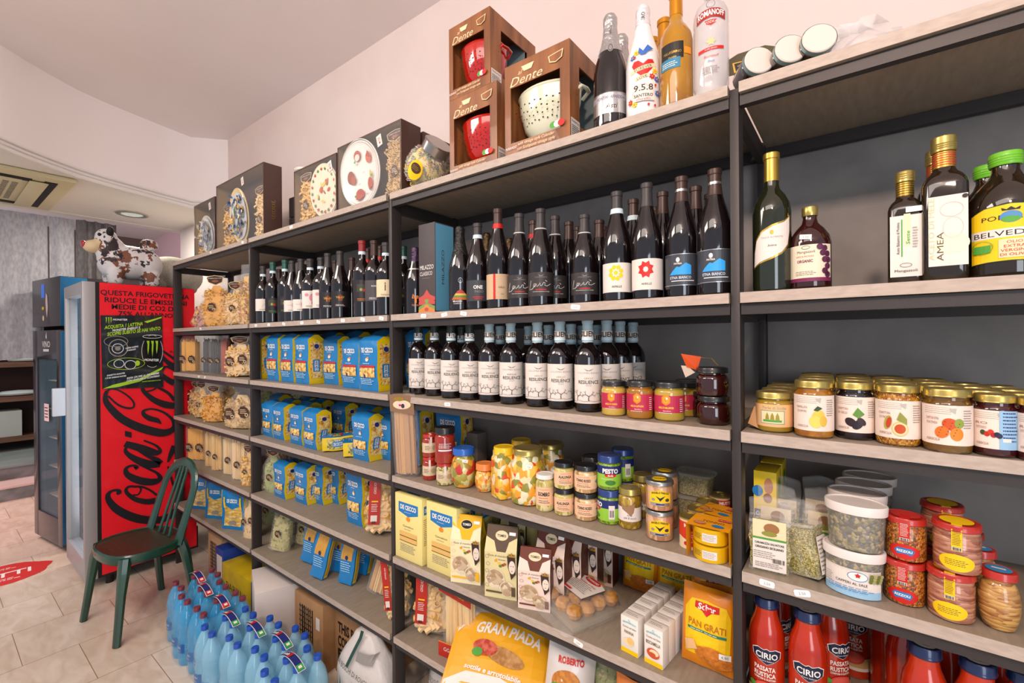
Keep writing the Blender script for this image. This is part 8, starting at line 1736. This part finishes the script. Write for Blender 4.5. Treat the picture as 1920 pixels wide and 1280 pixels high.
# ================================================================ on the floor
KR = mat('cardboard', '#b0845a', .75, noise=('#a0744c', 12, .3, .7)); KRL = mat('cardboard_light', '#c29a72', .75)
def cb(key, w, dp, h, mt, label, loc, rz=0, extra=None, cat='box', name='cardboard_box'): return plainbox(key, w, dp, h, mt, name, label, loc, extra, None, rz, cat)
E1 = .0008
def this_box(t, w, dp, h):
    d = Decal(.0004)
    for i, s_ in enumerate(('THIS BOX', 'CONTAINS', 'FOOD')): d.text(s_, 0, h*.74-i*.065, .05, BLACK, w=w*.8, bold=.04)
    d.build('front_print', t, flat((0, -dp/2, 0), (1, 0, 0), (0, 0, 1))); d = Decal(.0004); d.rect(0, 0, .004, dp, mat('seam_dark', '#5c4028', .8)); d.rect(0, 0, .05, dp, mat('tape', '#b8905c', .3, alpha=.6)); d.build('top_seam', t, flat((0, 0, h), (1, 0, 0), (0, 1, 0)))
def clutter(t, w, dp, h):
    d = Decal(.0004); d.bars(-.02, h*.55, w*.5, h*.6, 7, BLACK); d.lines(-.02, h*.55, w*.5, h*.6, 8, BLACK, t=.006); d.rect(.09, h*.7, .035, .06, PAPER); d.build('front_print', t, flat((0, -dp/2, 0), (1, 0, 0), (0, 0, 1)))
cb('thisbox', .26, .30, .31, KR, 'brown cardboard box lettered THIS BOX, right of the two', (-1.93, .245, E1), 0, this_box); cb('clutbox', .27, .30, .33, KR, 'brown cardboard box with dense black print, left of the two', (-2.21, .19, E1), 0, clutter)
cb('whitebox', .30, .26, .34, mat('white_cardboard', '#d9ccc4', .7), 'white cardboard carton standing beside the second post', (-2.54, .06, E1), -.35)
YB_ = mat('box_yellow', '#d8b818', .5, noise=('#b8980c', 9, .3, .7)); NB = mat('box_navy', '#1f3f94', .5)
def yb(t, w, dp, h):
    d = Decal(.0004); d.rect(0, h/2, dp*.98, h*.98, NB); d.rect(0, h*.62, dp*.6, h*.35, PAPER); d.lines(0, h*.62, dp*.5, h*.25, 4, GREY); d.build('side_print', t, flat((w/2, 0, 0), (0, 1, 0), (0, 0, 1))); d = Decal(.0004); d.text('BARILLA', 0, h*.5, .05, mat('box_ink', '#3c3410', .6), w=w*.7); d.build('front_print', t, flat((0, -dp/2, 0), (1, 0, 0), (0, 0, 1)))
cb('ybox', .40, .22, .24, YB_, 'yellow and navy carton in front under the far bay', (-2.99, .12, E1), 0, yb, name='pasta_carton'); cb('ybox2', .42, .16, .31, YB_, 'larger yellow carton behind the front yellow one', (-3.02, .32, E1), 0, yb, name='pasta_carton')
cb('nbox', .12, .30, .29, NB, 'navy carton with white labels under the far bay', (-3.29, .18, E1), 0, lambda t, w, dp, h: [d.rect(0, h*.6, w*.7, h*.5, PAPER) and d.build('front_print', t, flat((0, -dp/2, 0), (1, 0, 0), (0, 0, 1))) for d in [Decal(.0004)]]); cb('kbox', .22, .26, .31, KRL, 'open cardboard box at the far end under the shelving', (-3.48, .2, E1), 0, clutter)
b = MB(); b.box((-.13, 0, 0), (.13, .10, .003), KRL); o = b.build('flap', None, smooth=False); o.location = (0, .0, 0); o.parent = [q for q in bpy.data.objects if q.get('label', '').startswith('open cardboard box')][0]; o.location = (.0, -.13, .311); o.rotation_euler = (.6, 0, 0)
cb('pinkbox', .36, .30, .27, mat('white_cardboard', '#d9ccc4', .7), 'pale cardboard carton under the lowest shelf of the wide bay', (-1.03, .21, E1), -.25)
# charcoal sack in a white bag with green tree print
def mk_sack():
    t = thing('charcoal_sack', 'x', 'bag'); WB = mat('sack_white', '#cfc8c2', .45, coat=.3, bump=(14, .7)); b = MB(); rnd = random.Random(9); n, rows = 28, 14; w, dp, h = .36, .30, .36; vs = []
    R = lambda q: (.93+.09*math.sin(q*PI))*(1 if q < .62 else 1-.62*((q-.62)/.38)**1.3)
    for i in range(rows+1):
        q = i/rows
        for k in range(n):
            a = 2*PI*k/n; ca, sa = math.cos(a), math.sin(a); g = (abs(ca)**3+abs(sa)**3)**(-1/3); j = 1+.025*math.sin(5*a+q*7)+rnd.uniform(-.018, .018); vs.append((ca*g*w/2*R(q)*j, sa*g*dp/2*R(q)*j, q*h+rnd.uniform(-.003, .003)*(q > .1)+.003))
    b.add(vs, [(i*n+k, i*n+(k+1) % n, (i+1)*n+(k+1) % n, (i+1)*n+k) for i in range(rows) for k in range(n)]+[tuple(rows*n+k for k in range(n)), tuple(range(n-1, -1, -1))], WB); b.build('sack', t, ang=60)
    f = lambda u, v, z: Vector((u, -dp/2*R(min(1, v/h))*1.04*max(0, 1-abs(u/(w/2*R(min(1, v/h))))**3)**.333-z-.022, v)); d = Decal(.0004); TG = mat('tree_green', '#24463c', .5)
    for i in range(13): x = -.145+.022*i; hh = .05+.022*((i*5) % 4); d.poly([(x-.011, .05), (x+.011, .05), (x+.007, .05+hh*.5), (x, .05+hh), (x-.007, .05+hh*.5)], TG)
    d.text('DAI BOSCHI DI ROVOLO', -.0, .19, .017, INK, w=.26, rot=-.12); d.text('SALVATORE', .0, .035, .022, TG, w=.2, bold=.05); d.rect(.06, .245, .10, .03, GREY); d.poly([(-.05, .2), (-.03, .2), (.03, .33), (.01, .33)], TG); d.build('front_print', t, lambda u, v, z: f(u, v+.06, z), cut=.02, cutv=.03)
    d = Decal(.001); d.poly([(-.05, .0), (.07, .0), (.09, .06), (.08, .13), (.0, .16), (-.05, .1)], mat('charcoal_window', '#2c2c2e', .15, coat=.8, bump=(30, .8))); d.build('side_window', t, flat((w*.47, 0, .02), (0, 1, 0), (0, 0, 1))); return t
p = onZ(672, 1300, 0); inst('sack', mk_sack, (-1.655, -.0, E1), .1, 'white charcoal sack printed with green trees beside the water packs', None, (.84, .5, 1.09)); 
inst('sack', None, (-1.40, .25, E1), 0, 'second white charcoal sack behind the third post', None, (.3, .8, 1.0))
# ---------------------------------------------------------------- water packs
def water_pack(tint, capc, tc):
    BT = mat('water_'+tint, tint, .06, alpha=.5, spec=.9, coat=.6); LB = mat('water_label', '#2458a0', .4); CP = mat('water_cap_'+capc, capc, .35, coat=.3); HV = mat('handle_navy', '#232c74', .4)
    PR = [(.030, 0), (.038, .004), (.041, .02), (.039, .05), (.0415, .07), (.041, .13), (.036, .15), (.0385, .165), (.041, .185), (.040, .215), (.033, .245), (.021, .272), (.0135, .285), (.0125, .296)]
    def mk():
        t = thing('water_pack', 'x', 'water bottles')
        for i in range(2):
            for j in range(3):
                x, y = (-.5+i)*.0845, (j-1)*.088; b = MB(); b.lathe(PR, BT, 18, c=(x, y, 0))
                for z in (.08, .093, .106): b.lathe([(.0415, z), (.0425, z+.004), (.0415, z+.008)], BT, 18, c=(x, y, 0), cap=False)
                o = b.build('bottle', t); b = MB(); b.lathe([(.0155, .292), (.0158, .308), (.0145, .311), (.0001, .311)], CP, 14, c=(x, y, 0)); b.build('cap', o)
                if j == 0: d = Decal(.0003); d.rect(0, 0, .09, .045, LB); d.text('fonte alba', 0, .006, .012, WHITE, w=.05); d.lines(0, -.012, .05, .01, 2, WHITE); f = cyl(.042, .09, -.15); d.build('label', o, lambda u, v, z: f(u, v, z)+Vector((x, y, 0)), cut=.01)
        b = MB(); n = 26; vs = []; rows = [(0, 1.0), (.02, 1.03), (.10, 1.02), (.20, 1.02), (.235, .95), (.262, .78), (.268, .5)]
        for z, s_ in rows:
            for k in range(n):
                a = 2*PI*k/n; ca, sa = math.cos(a), math.sin(a); g = (abs(ca)**4.5+abs(sa)**4.5)**(-1/4.5); vs.append((ca*g*.086*s_, sa*g*.132*s_, z))
        b.add(vs, [(i*n+k, i*n+(k+1) % n, (i+1)*n+(k+1) % n, (i+1)*n+k) for i in range(len(rows)-1) for k in range(n)], mat('wrap_film', '#8fd0ea', .08, alpha=.16, spec=.9)); b.build('shrink_wrap', t, ang=70)
        d = Decal(.0006); d.rect(0, 0, .19, .033, WHITE); d.rect(0, 0, .186, .028, HV); d.text('Fontalba', -.045, 0, .014, WHITE, w=.06, bold=.04); d.rect(.078, 0, .028, .026, mat('handle_'+tc, tc, .4)); d.rect(-.01, 0, .018, .026, RED); d.rect(.078, 0, .012, .014, WHITE)
        A = .0; d.build('carry_handle', t, lambda u, v, z: Vector((u*.86, v, .335-2.9*u*u+z)), cut=.015); return t
    return mk
GW = 'shrink wrapped six packs of water'
WP = [(-2.945, -.205, 'a'), (-2.765, -.232, 'a'), (-2.572, -.225, 'a'), (-2.375, -.258, 'b'), (-2.20, -.221, 'b'), (-2.025, -.187, 'b'), (-1.85, -.226, 'b')]
for i, (x, y, k) in enumerate(WP):
    inst('wat_'+k, water_pack('#3fb0e6', '#7a2c3c', '#d8342c') if k == 'a' else water_pack('#a4dcf4', '#1c4fb4', '#3aa04a'), (x, y, E1), .0, ('deep blue six pack of water bottles with maroon caps, %s' % ('nearest the chair', 'middle of three', 'last of three')[i] if k == 'a' else 'pale blue six pack of water bottles with blue caps, %s' % ('first next to the maroon caps', 'second from the maroon caps', 'third from the maroon caps', 'farthest from the chair')[i-3]), GW)
def mk_pet():
    t = thing('water_bottle', 'x', 'bottle'); b = MB(); b.lathe([(.030, 0), (.038, .005), (.038, .2), (.03, .24), (.014, .275), (.013, .30)], mat('clear_pet', '#b8bcc0', .05, alpha=.5, spec=.9), 20); b.build('bottle', t); b = MB(); b.lathe([(.0155, .294), (.0155, .311), (.0001, .312)], mat('grey_cap', '#8f949a', .4), 16); b.build('cap', t); return t
inst('pet', mk_pet, (-1.335, -.11, E1), 0, 'clear bottle with grey cap standing in front of the third post', None, .98)
# ================================================================ toy cow and sheep on the fridge
FUR = bpy.data.materials.new('cow_hide'); FUR.use_nodes = True; nt = FUR.node_tree; bs = nt.nodes['Principled BSDF']; tc = nt.nodes.new('ShaderNodeTexCoord'); bs.inputs['Roughness'].default_value = .6
prev = lin('#d8d4d4')+(1,)
def layer(prev_sock, scale, lo, hi, col, loc):
    mp = nt.nodes.new('ShaderNodeMapping'); mp.inputs['Location'].default_value = loc; nt.links.new(tc.outputs['Object'], mp.inputs[0]); n = nt.nodes.new('ShaderNodeTexNoise'); n.inputs['Scale'].default_value = scale; n.inputs['Detail'].default_value = 4; n.inputs['Roughness'].default_value = .65; nt.links.new(mp.outputs[0], n.inputs['Vector'])
    r = nt.nodes.new('ShaderNodeValToRGB'); r.color_ramp.elements[0].position = lo; r.color_ramp.elements[1].position = hi; nt.links.new(n.outputs['Fac'], r.inputs[0]); mx = nt.nodes.new('ShaderNodeMix'); mx.data_type = 'RGBA'; nt.links.new(r.outputs[0], mx.inputs[0]); mx.inputs[7].default_value = lin(col)+(1,)
    if isinstance(prev_sock, tuple): mx.inputs[6].default_value = prev_sock
    else: nt.links.new(prev_sock, mx.inputs[6])
    return mx.outputs[2]
s1 = layer(prev, 9, .55, .57, '#7a4a34', (3, 0, 1)); s2 = layer(s1, 7, .585, .60, '#2c2026', (7, 2, 5)); s3 = layer(s2, 45, .68, .70, '#5a3a30', (0, 0, 0)); nt.links.new(s3, bs.inputs['Base Color'])
def blob(b, c, r, mt, rot=None, n=20):
    T = Matrix.Translation(c) @ (rot or Matrix.Identity(4)) @ Matrix.Diagonal((r[0], r[1], r[2], 1)); b.lathe([(math.sin(PI*i/12)+1e-6*(i in (0, 12)), -math.cos(PI*i/12)) for i in range(13)], mt, n, T=T, cap=False)
def fuse(o, v=.009, it=6):
    m = o.modifiers.new('fuse', 'REMESH'); m.mode = 'VOXEL'; m.voxel_size = v; m.use_smooth_shade = True; m = o.modifiers.new('soften', 'SMOOTH'); m.iterations = it; m.factor = .5
FT = 2.032
cx = -4.25; py = lambda px, yy: onX(px, yy, cx)
bc = py(245, 493)
t = thing('toy_cow', 'white toy cow with brown and black patches standing on the red fridge', 'toy', (cx, bc.y, FT))
R_ = lambda a: Matrix.Rotation(a, 4, 'X')
b = MB(); zc = bc.z-FT; blob(b, (0, .0, zc), (.11, .165, .125), FUR); blob(b, (0, -.09, zc-.005), (.105, .10, .125), FUR); blob(b, (0, .09, zc-.01), (.11, .10, .12), FUR)
hd = py(199, 447); hz = hd.z-FT; hy = hd.y-bc.y; blob(b, (0, (hy-.09)/2, (zc+hz)/2), (.07, .09, .10), FUR); blob(b, (0, hy, hz), (.062, .065, .07), FUR)
for sx_, y in ((-1, -.10), (1, -.10), (-1, .11), (1, .11)): blob(b, (sx_*.065, y, zc*.42), (.042, .05, zc*.46), FUR); blob(b, (sx_*.065, y, .028), (.04, .045, .03), FUR)
tl = py(263, 450); blob(b, (0, .11, tl.z-FT-.03), (.035, .06, .045), FUR); o = b.build('body', t); fuse(o)
mz = py(174, 462); b = MB(); MC = mat('muzzle_cream', '#dcc49c', .6); blob(b, (0, mz.y-bc.y, mz.z-FT), (.05, .055, .045), MC); blob(b, (0, (mz.y-bc.y+hy)/2, (mz.z-FT+hz)/2-.01), (.045, .045, .042), MC); o = b.build('muzzle', t, ang=180); fuse(o, .007)
nz = py(161, 453); b = MB(); blob(b, (0, mz.y-bc.y-.05, mz.z-FT+.012), (.026, .014, .024), mat('nose_red', '#b01c24', .25, coat=1)); b.build('nose', t, ang=180)
for s_ in (-1, 1): b = MB(); blob(b, (s_*.062, hy+.01, hz+.04), (.018, .022, .038), mat('ear_black', '#1c1618', .6), Matrix.Rotation(s_*.6, 4, 'Y')); b.build('ear', t, ang=180)
for s_ in (-1, 1): b = MB(); blob(b, (s_*.045, hy-.045, hz+.015), (.010, .010, .012), BLACK, n=10); b.build('eye', t, ang=180)
WOOL = mat('wool', '#cfc8b8', .95, noise=('#a8a296', 160, .35, .65), bump=(220, .9))
sp = onX(322, 512, -4.49); t = thing('toy_sheep', 'woolly grey white toy sheep behind the toy cow on the fridge', 'toy', (-4.49, sp.y, FT)); zc = sp.z-FT
b = MB(); blob(b, (0, 0, zc), (.12, .19, .135), WOOL); blob(b, (0, .10, zc-.02), (.12, .12, .13), WOOL)
for sx_, y in ((-1, -.09), (1, -.09), (-1, .13), (1, .13)): blob(b, (sx_*.06, y, zc*.4), (.035, .035, zc*.42), WOOL)
o = b.build('fleece', t); fuse(o); b = MB(); blob(b, (-.0, -.20, zc+.05), (.05, .07, .055), mat('sheep_face', '#b8ab98', .8)); o = b.build('head', t, ang=180)

# ---------------------------------------------------------------- keep every article inside its compartment
bpy.context.view_layer.update()
def bounds(r):
    lo, hi = [1e9]*3, [-1e9]*3
    for c in [r]+list(r.children)+[g for c in r.children for g in c.children]:
        if c.type != 'MESH': continue
        n = len(c.data.vertices); co = np.empty(n*3); c.data.vertices.foreach_get('co', co); mw = np.array(c.matrix_world); q = co.reshape(n, 3) @ mw[:3, :3].T + mw[:3, 3]
        for i in range(3): lo[i] = min(lo[i], q[:, i].min()); hi[i] = max(hi[i], q[:, i].max())
    return lo, hi
def fit():
    for o in list(bpy.data.objects):
        if o.parent or o.type != 'EMPTY' or o is SH or o.name[:3] == 'toy' or o.name[:11] == 'breadstick_' or not (PX[0]-.4 < o.location.x < 1.2): continue
        lo, hi = bounds(o)
        if lo[2] < .4 or hi[1] < -.05: continue
        lv = [i for i in range(6) if lo[2] > SZ[i]-.05]
        if not lv: continue
        i = lv[0]; top = 9 if i == 0 else SZ[i-1]-.026
        if lo[2] < SZ[i]+.0004: o.location.z += SZ[i]+.0006-lo[2]; hi[2] += SZ[i]+.0006-lo[2]
        if i and hi[2] > top: f = (top-SZ[i]-.002)/(hi[2]-SZ[i]); o.scale = (o.scale[0], o.scale[1], o.scale[2]*f) if abs(o.rotation_euler.x)+abs(o.rotation_euler.y) < .02 else tuple(v*f for v in o.scale); hi[2] = top-.002
        if i == 0: continue
        k = max([j for j in range(4) if PX[j] < (lo[0]+hi[0])/2+.02] or [0]); a, b_ = PX[k]+.0215, PX[k+1]-.002
        if lo[1] > .006 or lo[1] > -.05:
            if hi[0]-lo[0] > b_-a: pass
            elif lo[0] < a: o.location.x += a-lo[0]
            elif hi[0] > b_: o.location.x -= hi[0]-b_
        lim = .372
        if hi[1] > lim: o.location.y -= hi[1]-lim; lo[1] -= hi[1]-lim
        if hi[2] > top-.027 and lo[1] < .0235 and lo[1] > -.02: o.location.y += .0235-lo[1]
        bpy.context.view_layer.update()
fit(); fit()
